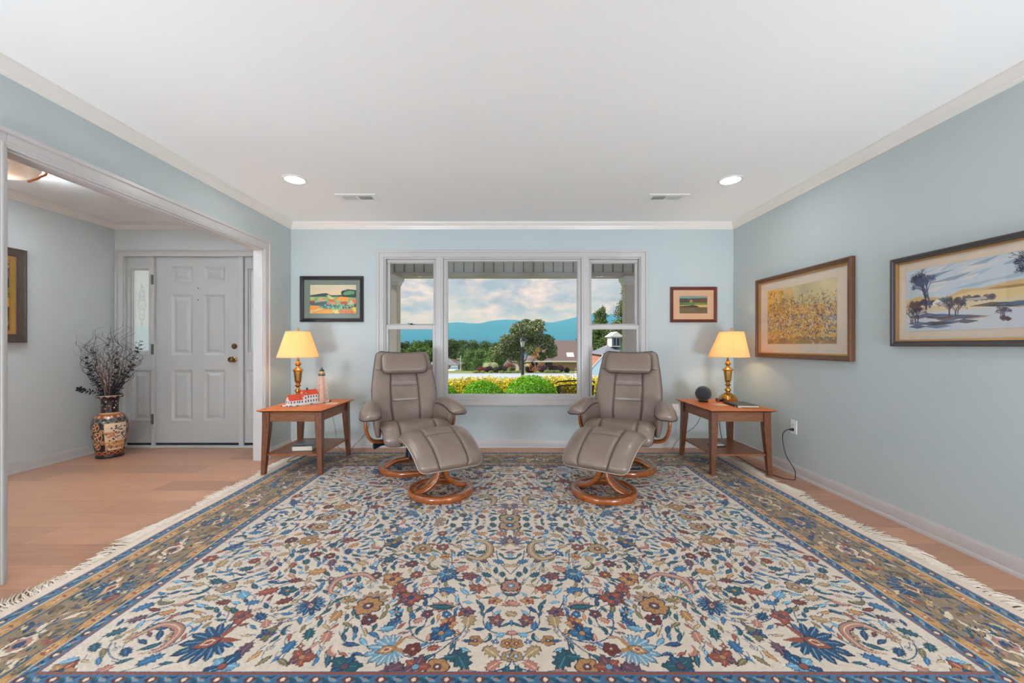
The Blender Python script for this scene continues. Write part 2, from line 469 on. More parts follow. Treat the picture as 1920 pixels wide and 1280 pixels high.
# ---------------------------------------------------------------- windows
def frame_xz(m, x0, x1, z0, z1, w, ya, yb, wt=None, wb=None):
    wt = w if wt is None else wt; wb = w if wb is None else wb
    m.box(x0, ya, z0, x0+w, yb, z1); m.box(x1-w, ya, z0, x1, yb, z1)
    m.box(x0+w, ya, z1-wt, x1-w, yb, z1); m.box(x0+w, ya, z0, x1-w, yb, z0+wb)
def P(px, py, Y=YB): v = at(px, py, Y); return v.x, v.z
M_glass = glass('window_glass', (0.97, 0.98, 0.98, 1), base=0.0, scale=0.06)
# casing around the whole unit
m = MB()
x0, z1 = P(708, 470); x1, z0 = P(1213, 759)
w = 0.072
frame_xz(m, x0, x1, z0, z1, w, YB-0.014, YB)
frame_xz(m, x0-0.0012, x1+0.0012, z0-0.0012, z1+0.0012, 0.022, YB-0.026, YB+0.0004)
frame_xz(m, x0+w-0.014, x1-w+0.014, z0+w-0.014, z1-w+0.014, 0.012, YB-0.019, YB+0.0004)
# lining of the opening and the two mullion posts
frame_xz(m, WX0, WX1, WZ0, WZ1, 0.02, YB-0.002, YB+0.14)
ma, _ = P(818, 600); mb_, _ = P(831, 600); mc, _ = P(1090, 600); md, _ = P(1104, 600)
m.box(ma, YB-0.012, WZ0, mb_, YB+0.12, WZ1); m.box(mc, YB-0.012, WZ0, md, YB+0.12, WZ1)
m.box(ma+0.02, YB-0.018, WZ0, mb_-0.02, YB, WZ1); m.box(mc+0.02, YB-0.018, WZ0, md-0.02, YB, WZ1)
structure(m.build('trim_7', M_trim, bevel=0.002))
def pane(name, x0, x1, z0, z1, y, parent, mt=None):
    m = MB(); m.box(x0, y, z0, x1, y+0.004, z1); return m.build(name, mt or M_glass, parent)
# centre picture window
w2 = empty('window_2', (0, 0, 0), kind='structure')
YS = YB+0.03
gx0, gz1 = P(839.5, 490, YS); gx1, gz0 = P(1082.5, 738.5, YS)
m = MB(); frame_xz(m, mb_, mc, WZ0+0.02, WZ1-0.02, 0.03, YS-0.012, YS+0.05, 0.02, 0.02)
m.box(mb_, YS, WZ0, gx0, YS+0.04, WZ1); m.box(gx1, YS, WZ0, mc, YS+0.04, WZ1)
m.box(gx0, YS, gz1, gx1, YS+0.04, WZ1); m.box(gx0, YS, WZ0, gx1, YS+0.04, gz0)
m.build('window_frame', M_trim, w2, bevel=0.003)
pane('glass', gx0-0.005, gx1+0.005, gz0-0.005, gz1+0.005, YS+0.02, w2)
# side double-hung windows
def side_window(name, fx0, fx1, gl, gr, hl, hr):
    r = empty(name, (0, 0, 0), kind='structure')
    YU, YL = YB+0.075, YB+0.035
    # upper sash (outer), glass gl..gr between y 494 and 609; lower sash (inner) glass hl..hr
    ux0, uz1 = P(gl, 494, YU); ux1, uz0 = P(gr, 607, YU)
    lx0, lz1 = P(hl, 617.5, YL); lx1, lz0 = P(hr, 741, YL)
    m = MB(); m.box(fx0, YU-0.015, uz0-0.02, ux0, YU+0.02, WZ1-0.02); m.box(ux1, YU-0.015, uz0-0.02, fx1, YU+0.02, WZ1-0.02)
    m.box(ux0, YU-0.015, uz1, ux1, YU+0.02, WZ1-0.02); m.box(ux0, YU-0.015, uz0-0.03, ux1, YU+0.02, uz0)
    m.box(fx0, YU-0.03, WZ1-0.05, fx1, YU+0.03, WZ1)
    s1 = m.build('sash', M_trim, r, bevel=0.003)
    pane('glass', ux0-0.004, ux1+0.004, uz0-0.004, uz1+0.004, YU+0.004, s1)
    _, rt = P(700, 609, YL)
    m = MB(); m.box(fx0, YL-0.018, WZ0, lx0, YL+0.018, rt); m.box(lx1, YL-0.018, WZ0, fx1, YL+0.018, rt)
    m.box(lx0, YL-0.02, lz1, lx1, YL+0.018, rt); m.box(lx0, YL-0.018, WZ0, lx1, YL+0.018, lz0)
    s2 = m.build('sash', M_trim, r, bevel=0.003)
    pane('glass', lx0-0.004, lx1+0.004, lz0-0.004, lz1+0.004, YL, s2)
    return r, YL, rt
wl, YLs, rt = side_window('window_1', WX0+0.02, ma, 732, 813, 729, 811.5)
wr, _, _ = side_window('window_3', md, WX1-0.02, 1108.5, 1190, 1109.5, 1192.5)
def sash_lock(parent, x):
    m = MB(); m.box(x-0.03, YLs-0.01, rt, x+0.03, YLs+0.012, rt+0.006); m.cyl((x, YLs, rt), (x, YLs, rt+0.016), 0.012, n=12)
    m.strip([(x-0.045, YLs, rt+0.016), (x-0.02, YLs, rt+0.018), (x+0.005, YLs, rt+0.014)], 0.012, 0.005, side=(0, 1, 0))
    m.build('sash_lock', mat('bronze_lock', rgb(60, 52, 48), 0.4, metal=0.8, var=0.1), parent, angle=30)
sash_lock(wl, P(772, 600, YLs)[0])

# ---------------------------------------------------------------- front door with side lights
d = empty('door_1', (0, 0, 0), kind='structure')
YD = YB+0.02
def D(px, py): return P(px, py, YD)
m = MB()   # casing and jambs
cx0, cz1 = P(220, 468); cx1 = XP
m.box(cx0, YB-0.016, 0, cx0+0.075, YB, cz1); m.box(cx0+0.075, YB-0.016, cz1-0.075, cx1, YB, cz1)
m.box(cx0, YB-0.026, 0, cx0+0.02, YB-0.0165, cz1); m.box(cx0+0.02, YB-0.026, cz1-0.02, cx1, YB-0.0165, cz1)
dl, dt = D(293, 479.5); dr, db = D(450, 830)
m.box(DX0, YB-0.002, 0, cx0+0.085, YB+0.12, cz1-0.06); m.box(cx0+0.05, YB, dt+0.004, cx1, YB+0.12, cz1-0.05)
m.box(dl-0.034, YB-0.006, 0, dl-0.003, YB+0.12, dt+0.01); m.box(dr+0.003, YB-0.006, 0, dr+0.05, YB+0.12, dt+0.01)
m.build('door_frame', M_trim, d, bevel=0.003)
def raised(m, x0, x1, z0, z1, y):
    """moulded panel: sunken channel with a raised field"""
    a, h = 0.022, 0.012
    m.add([(x0, y, z0), (x1, y, z0), (x1, y, z1), (x0, y, z1), (x0+a, y+h, z0+a), (x1-a, y+h, z0+a), (x1-a, y+h, z1-a), (x0+a, y+h, z1-a)],
          [(0, 1, 5, 4), (1, 2, 6, 5), (2, 3, 7, 6), (3, 0, 4, 7)])
    c = a+0.012; e = c+0.028
    m.add([(x0+a, y+h, z0+a), (x1-a, y+h, z0+a), (x1-a, y+h, z1-a), (x0+a, y+h, z1-a), (x0+c, y+h, z0+c), (x1-c, y+h, z0+c), (x1-c, y+h, z1-c), (x0+c, y+h, z1-c)],
          [(0, 1, 5, 4), (1, 2, 6, 5), (2, 3, 7, 6), (3, 0, 4, 7)])
    m.add([(x0+c, y+h, z0+c), (x1-c, y+h, z0+c), (x1-c, y+h, z1-c), (x0+c, y+h, z1-c), (x0+e, y+0.002, z0+e), (x1-e, y+0.002, z0+e), (x1-e, y+0.002, z1-e), (x0+e, y+0.002, z1-e)],
          [(0, 1, 5, 4), (1, 2, 6, 5), (2, 3, 7, 6), (3, 0, 4, 7), (4, 5, 6, 7)])
def slab_with_panels(name, x0, x1, z0, z1, holes, parent, th=0.044, y=None):
    y = YD if y is None else y
    xs = sorted(set([x0, x1]+[h[0] for h in holes]+[h[1] for h in holes])); zs = sorted(set([z0, z1]+[h[2] for h in holes]+[h[3] for h in holes]))
    m = MB()
    for i in range(len(xs)-1):
        for k in range(len(zs)-1):
            cx, cz = (xs[i]+xs[i+1])/2, (zs[k]+zs[k+1])/2
            if not any(h[0] < cx < h[1] and h[2] < cz < h[3] for h in holes):
                m.quad((xs[i], y, zs[k]), (xs[i+1], y, zs[k]), (xs[i+1], y, zs[k+1]), (xs[i], y, zs[k+1]))
    for h in holes:
        if len(h) == 4: raised(m, *h, y)
        else: # open light: reveal
            m.quad((h[0], y, h[2]), (h[0], y, h[3]), (h[0], y+th, h[3]), (h[0], y+th, h[2])); m.quad((h[1], y, h[2]), (h[1], y+th, h[2]), (h[1], y+th, h[3]), (h[1], y, h[3]))
            m.quad((h[0], y, h[2]), (h[0], y+th, h[2]), (h[1], y+th, h[2]), (h[1], y, h[2])); m.quad((h[0], y, h[3]), (h[1], y, h[3]), (h[1], y+th, h[3]), (h[0], y+th, h[3]))
    m.quad((x0, y, z0), (x0, y, z1), (x0, y+th, z1), (x0, y+th, z0)); m.quad((x1, y, z0), (x1, y+th, z0), (x1, y+th, z1), (x1, y, z1))
    m.quad((x0, y, z1), (x1, y, z1), (x1, y+th, z1), (x0, y+th, z1)); m.quad((x0, y, z0), (x0, y+th, z0), (x1, y+th, z0), (x1, y, z0))
    full = [h for h in holes if len(h) == 5]
    if not full: m.quad((x1, y+th, z0), (x0, y+th, z0), (x0, y+th, z1), (x1, y+th, z1))
    else:
        h = full[0]
        for (a, b_, c, e) in ((x0, h[0], z0, z1), (h[1], x1, z0, z1), (h[0], h[1], z0, h[2]), (h[0], h[1], h[3], z1)):
            m.quad((b_, y+th, c), (a, y+th, c), (a, y+th, e), (b_, y+th, e))
    return m.build(name, M_door, parent)
holes = []
for (pa, pb) in ((321.6, 361), (381.6, 421.5)):
    for (qa, qb) in ((499, 528), (552, 665.6), (693, 788.5)):
        xa, za = D(pa, qb); xb, zb = D(pb, qa); holes.append((xa, xb, za, zb))
slab = slab_with_panels('door_slab', dl, dr, db, dt, holes, d)
brass = mat('brass', rgb(205, 160, 90), 0.16, metal=1.0, var=0.08, vscale=9)
oldbrass = mat('antique_brass', rgb(150, 118, 78), 0.25, metal=1.0, var=0.15, vscale=40)
def turned(name, prof, px, py, mt, parent):
    x, z = D(px, py); m = MB()
    rings = [[(x+r*math.cos(2*PI*k/20), YD-h, z+r*math.sin(2*PI*k/20)) for k in range(20)] for r, h in prof]
    m.loft(rings); o = m.build(name, mt, parent, angle=40); fixn(o); return o
turned('door_knob', [(0.032, 0), (0.032, 0.006), (0.026, 0.010), (0.012, 0.014), (0.012, 0.028), (0.022, 0.034), (0.029, 0.045), (0.030, 0.056), (0.024, 0.066), (0.010, 0.070)], 439, 673.6, oldbrass, d)
turned('deadbolt', [(0.030, 0), (0.030, 0.008), (0.024, 0.014), (0.006, 0.015)], 440, 649, oldbrass, d)
x, z = D(440, 649); m = MB(); m.box(x-0.005, YD-0.032, z-0.017, x+0.005, YD-0.012, z+0.017); m.build('thumb_turn', oldbrass, d, bevel=0.002)
for py in (540, 562):
    turned('peephole', [(0.006, 0), (0.006, 0.002), (0.003, 0.003)], 371.5, py, M_black, d)
for (qa, qb) in ((516, 534), (645, 664), (775, 794)):
    x, za = D(290, qb); _, zb = D(290, qa); m = MB(); m.cyl((x, YB-0.012, za), (x, YB-0.012, zb), 0.007, n=10); m.box(x-0.016, YB-0.008, za, x+0.012, YB-0.003, zb)
    m.build('hinge', mat('pewter_hinge', rgb(110, 108, 106), 0.35, metal=0.9, var=0.1), d, angle=35)
m = MB(); m.box(DX0, YB-0.03, 0, cx1, YB+0.13, 0.022); m.build('threshold', M_trim, d, bevel=0.004)
m = MB(); m.box(DX0+0.03, YB+0.02, 0.022, cx1, YB+0.08, db+0.002); m.build('gap_shade_strip', M_dark, d)  # dark strip standing for the shade in the gap below the door
# frosted, etched side light glass
def frosted():
    m = bpy.data.materials.new('frosted_glass'); m.use_nodes = True; t = m.node_tree; t.nodes.clear()
    tl = N(t, 'ShaderNodeBsdfTranslucent'); tl.inputs[0].default_value = (0.96, 0.98, 1, 1)
    tr = N(t, 'ShaderNodeBsdfTransparent'); tr.inputs[0].default_value = (0.97, 0.98, 1, 1)
    mx = N(t, 'ShaderNodeMixShader'); mx.inputs[0].default_value = 0.55
    t.links.new(tr.outputs[0], mx.inputs[1]); t.links.new(tl.outputs[0], mx.inputs[2])
    o = N(t, 'ShaderNodeOutputMaterial'); t.links.new(mx.outputs[0], o.inputs[0]); return m
M_frost = frosted()
M_etch = mat('etched_line', rgb(196, 200, 204), 0.6, var=0.02)
def sidelight(name, x0, x1, g0, g1, p0, p1):
    r = empty(name, (0, 0, 0), kind='structure')
    xa, zt = D(x0, 485); xb, zb = D(x1, 830)
    ga, gz1 = D(g0, 504); gb, gz0 = D(g1, 660)
    pa, pz1 = D(p0, 694); pb, pz0 = D(p1, 788)
    slab_with_panels('side_panel', xa, xb, zb, dt+0.004, [(ga, gb, gz0, gz1, 1), (pa, pb, pz0, pz1)], r)
    m = MB(); frame_xz(m, ga-0.03, gb+0.03, gz0-0.03, gz1+0.03, 0.028, YD-0.008, YD+0.002); frame_xz(m, ga-0.004, gb+0.004, gz0-0.004, gz1+0.004, 0.018, YD+0.012, YD+0.03)
    m.build('glazing_bead', M_trim, r, bevel=0.002)
    g = pane('glass', ga, gb, gz0, gz1, YD+0.024, r, M_frost)
    # etched scroll ornament
    m = MB(); cx = (ga+gb)/2; cz = (gz0+gz1)/2+0.06; yy = YD+0.0225
    for s in (-1, 1):
        for k in range(9):
            zz = cz-0.20+k*0.05; rr = 0.024*(1.2-abs(k-4)/5)
            pts = []
            for i in range(22):
                a = i/21*2.1*PI; q = rr*(1-0.75*i/21); pts.append((cx+s*(rr*1.0-q*math.cos(a)), yy, zz+q*math.sin(a)*(1 if k % 2 else -1)))
            m.tube(pts, 0.0011, 5)
        pts = [(cx+s*0.042*math.sin(PI*i/24)*(0.75+0.25*math.cos(i)), yy, cz-0.24+0.48*i/24) for i in range(25)]; m.tube(pts, 0.0011, 5)
    m.build('etched_scroll', M_etch, g)
    return r
xg = 951+(XP)*FPX/YD
sidelight('window_4', 236, 287.5, 245, 279.5, 248, 283)
sidelight('window_5', 459, xg, 465.6, xg-14, 462, xg-10)

# ---------------------------------------------------------------- ceiling fittings
M_can = mat('recessed_lamp_glow', (1, 1, 1, 1), 0.5, emit=L_CAN[1]+(1,), estr=L_CAN[0])
def can(x, y, label):
    r = empty('recessed_light', (x, y, ZC), label=label, cat='ceiling light', group='recessed lights in the ceiling')
    m = MB(); m.lathe([(0.072, -0.001), (0.092, 0.0), (0.092, -0.004), (0.086, -0.007), (0.073, -0.008)], 36); m.f = m.f[:-2]; m.loft([[m.v[k] for k in range(36)], [m.v[36*4+k] for k in range(36)]], cap=False)
    m.build('trim_ring', M_white, r, angle=40)
    m = MB(); m.lathe([(0.072, -0.001), (0.072, -0.004), (0.0705, -0.005)], 36); m.build('diffuser', M_can, r)
can(-1.69, 3.16, 'round recessed ceiling light above the left armchair, beside the left vent')
can(1.78, 3.17, 'round recessed ceiling light near the right wall, beside the right vent')
for x, y in ((-1.69, 1.1), (1.78, 1.1), (-1.69, -0.9), (1.78, -0.9)):  # four added ceiling lights out of view, to brighten the room
    can(x, y, 'added round recessed light in the ceiling out of view, brightening the room')
def vent(x, y, label, flip):
    r = empty('ceiling_vent', (x, y, ZC), label=label, cat='vent', group='supply vents in the ceiling')
    W, H = 0.355, 0.17
    m = MB()
    for (a, b_, c, e) in ((-W/2, -H/2, W/2, -0.045), (-W/2, 0.045, W/2, H/2), (-W/2, -0.045, -0.13, 0.045), (0.13, -0.045, W/2, 0.045), (-0.008, -0.045, 0.008, 0.045)):
        m.box(a, b_, -0.006, c, e, 0)
    m.build('vent_frame', M_white, r)
    m = MB(); m.box(-0.13, -0.045, -0.0015, 0.13, 0.045, -0.0005); m.build('duct_opening', M_dark, r)
    m = MB()
    for h in (0, 1):
        for k in range(9):
            xx = (-0.125+k*0.0137) if h == 0 else (0.014+k*0.0137)
            t = (0.011 if (h == 0) != flip else 0.006)
            m.box(xx, -0.045, -0.0055, xx+t*0.75, 0.045, -0.002)
    m.build('louvre_slats', M_white, r)
vent(-1.33, 3.553, 'white rectangular ceiling vent beside the left recessed light', False)
vent(1.42, 3.553, 'white rectangular ceiling vent beside the right recessed light', True)

# foyer flush-mount lamp
fl = empty('ceiling_lamp', (-3.36, 2.62, ZC), label='flush ceiling lamp with alabaster bowl and copper scroll arms in the foyer', cat='ceiling light')
M_copper = mat('copper_metal', rgb(190, 120, 80), 0.35, metal=0.7, var=0.12, vscale=15)
M_bowl = bpy.data.materials.new('alabaster_bowl'); M_bowl.use_nodes = True
def _bowl(t):
    t.nodes.clear(); tc = N(t, 'ShaderNodeTexCoord'); n = N(t, 'ShaderNodeTexNoise', Scale=9.0, Detail=4.0); t.links.new(tc.outputs['Object'], n.inputs['Vector'])
    r = ramp(t, [(0.30, (0.0050, 0.0030, 0.0020, 1)), (0.70, (0.0066, 0.0048, 0.0037, 1))], n.outputs['Fac'])
    tl = N(t, 'ShaderNodeBsdfTranslucent'); t.links.new(r.outputs[0], tl.inputs[0]); df = N(t, 'ShaderNodeBsdfDiffuse'); df.inputs[0].default_value = (0.10, 0.07, 0.05, 1)
    mx = N(t, 'ShaderNodeMixShader'); mx.inputs[0].default_value = 0.4; t.links.new(tl.outputs[0], mx.inputs[1]); t.links.new(df.outputs[0], mx.inputs[2])
    o = N(t, 'ShaderNodeOutputMaterial'); t.links.new(mx.outputs[0], o.inputs[0])
_bowl(M_bowl.node_tree)
m = MB(); m.lathe([(0.06, 0), (0.06, -0.012), (0.012, -0.03), (0.010, -0.085)], 24); m.build('canopy', M_copper, fl, angle=40)
m = MB()
prof = [(0.195, -0.045), (0.190, -0.075), (0.165, -0.112), (0.12, -0.140), (0.06, -0.155), (0.004, -0.158)]
m.lathe(prof, 40); m.f = m.f[:-2]; m.build('glass_bowl', M_bowl, fl, smooth=True).location.z = -0.045
for k in range(3):
    a = 2*PI*k/3+0.1
    q = [(0.01, -0.035), (0.11, -0.03), (0.19, -0.042), (0.245, -0.085), (0.250, -0.118), (0.215, -0.135), (0.19, -0.15), (0.165, -0.160), (0.14, -0.172)]
    pts = [(r*math.cos(a+0.35*(i/8)), r*math.sin(a+0.35*(i/8)), z) for i, (r, z) in enumerate(q)]
    m = MB(); m.tube([tuple(p) for p in catmull(pts, 26)], 0.0075, 8); m.build('scroll_arm', M_copper, fl, smooth=True).location.z = -0.045
light('foyer_bulb', 'POINT', (-3.36, 2.62, ZC-0.135), (0, 0, 0), L_FOY[0], L_FOY[1], shadow_soft_size=0.03)

# ================================================================ FURNITURE
M_tabtop = wood('cherry_table_top', rgb(184, 92, 44), rgb(230, 136, 76), 0.42, 5, 'Y', 0.0)
M_tableg = wood('walnut_table_leg', rgb(70, 38, 24), rgb(142, 86, 54), 0.33, 9, 'Z', 0.2)
M_tabap = wood('walnut_table_apron', rgb(104, 62, 38), rgb(160, 104, 68), 0.35, 8, 'X', 0.25)
M_tabsh = wood('walnut_table_shelf', rgb(118, 66, 38), rgb(172, 104, 62), 0.35, 5, 'Y', 0.0)
M_edge = wood('dark_table_edge', rgb(58, 32, 24), rgb(92, 54, 40), 0.3, 8, 'X', 0.3)
RUGZ = 0.012
def end_table(cx, label):
    r = empty('end_table', (cx, 3.635, RUGZ+0.0012), label=label, cat='table', group='pair of wooden end tables')
    W, L, H = 0.275, 0.345, 0.56-RUGZ      # half sizes of the top
    m = MB()   # top with an under-cut edge
    m.hexa([(-W+0.03, -L+0.03, H-0.022), (W-0.03, -L+0.03, H-0.022), (W-0.03, L-0.03, H-0.022), (-W+0.03, L-0.03, H-0.022)], [(-W, -L, H-0.007), (W, -L, H-0.007), (W, L, H-0.007), (-W, L, H-0.007)])
    m.build('table_edge', M_edge, r, bevel=0.002)
    m = MB(); m.box(-W, -L, H-0.007, W, L, H); m.build('table_top', M_tabtop, r, bevel=0.003)
    lx, ly = 0.222, 0.275
    zt = H-0.022
    for sx in (-1, 1):
        for sy in (-1, 1):
            m = MB(); a, c = 0.028, 0.017
            X, Y = sx*lx, sy*ly; ox = sx*(a); oy = sy*a   # outer faces plumb-ish, splayed slightly
            top = [(X-a, Y-a, zt), (X+a, Y-a, zt), (X+a, Y+a, zt), (X-a, Y+a, zt)]
            mid = [(X-a, Y-a, 0.40), (X+a, Y-a, 0.40), (X+a, Y+a, 0.40), (X-a, Y+a, 0.40)]
            bx, by = X+sx*0.018, Y+sy*0.018
            bot = [(bx-c, by-c, 0), (bx+c, by-c, 0), (bx+c, by+c, 0), (bx-c, by+c, 0)]
            m.loft([bot, mid, top]); m.build('leg', M_tableg, r, bevel=0.003)
    for sy in (-1, 1):
        m = MB(); m.box(-lx+0.028, sy*ly-0.010, zt-0.075, lx-0.028, sy*ly+0.010, zt)
        m.box(-lx+0.028, sy*ly-0.014, zt-0.082, lx-0.028, sy*ly+0.014, zt-0.072); m.box(-lx+0.028, sy*ly-0.014, zt-0.024, lx-0.028, sy*ly+0.014, zt-0.016)
        m.build('apron', M_tabap, r, bevel=0.002)
    for sx in (-1, 1):
        m = MB(); m.box(sx*lx-0.010, -ly+0.028, zt-0.075, sx*lx+0.010, ly-0.028, zt)
        m.box(sx*lx-0.014, -ly+0.028, zt-0.082, sx*lx+0.014, ly-0.028, zt-0.072); m.box(sx*lx-0.014, -ly+0.028, zt-0.024, sx*lx+0.014, ly-0.028, zt-0.016)
        m.build('apron', M_tabsh, r, bevel=0.002)
    m = MB(); m.box(-lx-0.012, -ly-0.012, 0.155, lx+0.012, ly+0.012, 0.170); m.build('shelf', M_tabsh, r, bevel=0.003)
    return r
TLX, TRX = -1.808, 1.965
end_table(TLX, 'wooden end table with lighthouse figurine on top and a book on its shelf')
end_table(TRX, 'wooden end table with black sphere speaker on top, near the right wall')
MATS['cherry_table_top'].node_tree.nodes['Principled BSDF'].inputs['Specular IOR Level'].default_value = 0.22
TOPZ, SHZ = 0.5612, RUGZ+0.1712

# ---------------------------------------------------------------- table lamps
def shade_mat():
    m = bpy.data.materials.new('pleated_shade'); m.use_nodes = True; t = m.node_tree; t.nodes.clear()
    tl = N(t, 'ShaderNodeBsdfTranslucent'); tl.inputs[0].default_value = rgb(255, 226, 176)
    df = N(t, 'ShaderNodeBsdfDiffuse'); df.inputs[0].default_value = rgb(244, 226, 190)
    mx = N(t, 'ShaderNodeMixShader'); mx.inputs[0].default_value = 0.42
    t.links.new(tl.outputs[0], mx.inputs[1]); t.links.new(df.outputs[0], mx.inputs[2])
    o = N(t, 'ShaderNodeOutputMaterial'); t.links.new(mx.outputs[0], o.inputs[0]); return m
M_shade = shade_mat()
M_shtrim = mat('shade_trim', rgb(240, 205, 150), 0.7, var=0.03)
M_bulb = mat('bulb_glass', (1, 0.9, 0.7, 1), 0.4, emit=(1, 0.78, 0.48, 1), estr=L_LAMP[0]*0.3)
def lamp(x, y, label, rz=0.0, off=(0, 0)):
    r = empty('table_lamp', (x, y, TOPZ), rz, label=label, cat='lamp', group='pair of brass table lamps')
    prof = [(0.082, 0), (0.085, 0.004), (0.085, 0.022), (0.080, 0.027), (0.078, 0.034), (0.070, 0.046), (0.056, 0.058), (0.040, 0.066), (0.038, 0.071), (0.030, 0.074),
            (0.020, 0.078), (0.017, 0.084), (0.024, 0.094), (0.032, 0.102), (0.032, 0.108), (0.024, 0.116), (0.015, 0.126), (0.013, 0.138), (0.018, 0.143), (0.029, 0.150), (0.030, 0.155), (0.018, 0.162),
            (0.014, 0.168), (0.020, 0.176), (0.026, 0.186)]
    m = MB(); m.lathe(prof, 40); m.build('lamp_base', brass, r, angle=38)
    # eight-sided vase body
    m = MB(); m.lathe([(0.026, 0.184), (0.030, 0.200), (0.038, 0.270), (0.040, 0.292)], 8); m.build('lamp_body', brass, r)
    m = MB(); m.lathe([(0.040, 0.290), (0.047, 0.293), (0.049, 0.298), (0.046, 0.303), (0.034, 0.312), (0.022, 0.324), (0.015, 0.334), (0.014, 0.340), (0.022, 0.350), (0.029, 0.357), (0.030, 0.362), (0.024, 0.370), (0.014, 0.380), (0.011, 0.388), (0.017, 0.394), (0.010, 0.398)], 40)
    m.build('lamp_neck', brass, r, angle=38)
    m = MB(); m.cyl((0, 0, 0.396), (0, 0, 0.475), 0.009, n=16); m.build('stem', mat('nickel', rgb(205, 200, 190), 0.25, metal=1.0, var=0.05), r, smooth=True)
    m = MB(); m.lathe([(0.010, 0.475), (0.022, 0.487), (0.030, 0.508), (0.029, 0.530), (0.020, 0.548), (0.004, 0.556)], 20); m.build('bulb', M_bulb, r, smooth=True)
    m = MB()
    for s in (-1, 1): m.tube([tuple(p) for p in catmull([(0, 0, 0.47), (s*0.045, 0, 0.50), (s*0.055, 0, 0.57), (s*0.03, 0, 0.655), (0, 0, 0.675)], 20)], 0.0018, 6)
    m.build('harp', brass, r, smooth=True)
    ox, oy = off
    n = 176
    rip = lambda k, z: 0.0018 if k % 2 else -0.0018
    m = MB(); zb, zt = 0.425, 0.668
    rings = []
    for i in range(13):
        u = i/12; R0 = 0.180+(0.104-0.180)*u; z = zb+(zt-zb)*u
        rings.append([(ox*u*1.0+ox*0.2+(R0+(0.0022 if k % 2 else -0.0012))*math.cos(2*PI*k/n), oy*u+(R0+(0.0022 if k % 2 else -0.0012))*math.sin(2*PI*k/n), z) for k in range(n)])
    m.loft(rings, cap=False); sh = m.build('lamp_shade', M_shade, r, smooth=False)
    sd = sh.modifiers.new('cloth', 'SOLIDIFY'); sd.thickness = 0.0012
    m = MB()
    m.tube([(ox*0.2+0.181*math.cos(2*PI*k/48), 0.181*math.sin(2*PI*k/48), zb) for k in range(48)], 0.0035, 6, closed=True)
    m.build('lower_trim', M_shtrim, sh, smooth=True); m = MB()
    m.tube([(ox*1.2+0.105*math.cos(2*PI*k/48), oy+0.105*math.sin(2*PI*k/48), zt) for k in range(48)], 0.0032, 6, closed=True)
    m.build('upper_trim', M_shtrim, sh, smooth=True)
    m = MB(); m.lathe([(0.004, 0.672), (0.010, 0.676), (0.007, 0.682), (0.010, 0.692), (0.009, 0.700), (0.002, 0.707)], 16, c=(ox*1.1, oy, 0)); m.build('finial', brass, r, smooth=True)
    for k in range(3):
        pass
    m = MB()
    for k in range(3):
        a = 2*PI*k/3+0.4; m.tube([(ox*1.1, oy, 0.672), (ox*1.2+0.104*math.cos(a), oy+0.104*math.sin(a), 0.667)], 0.0014, 5)
    m.build('shade_spider', brass, r)
    L = light('lamp_bulb_light', 'POINT', (0, 0, 0.52), (0, 0, 0), L_LAMP[0], L_LAMP[1], shadow_soft_size=0.032); L.parent = r
    return r
lamp(-2.0, 3.80, 'lit brass table lamp with pleated cream shade behind the lighthouse figurine')
lamp(2.152, 3.875, 'lit brass table lamp with pleated cream shade beside the black sphere speaker', off=(0.03, 0))

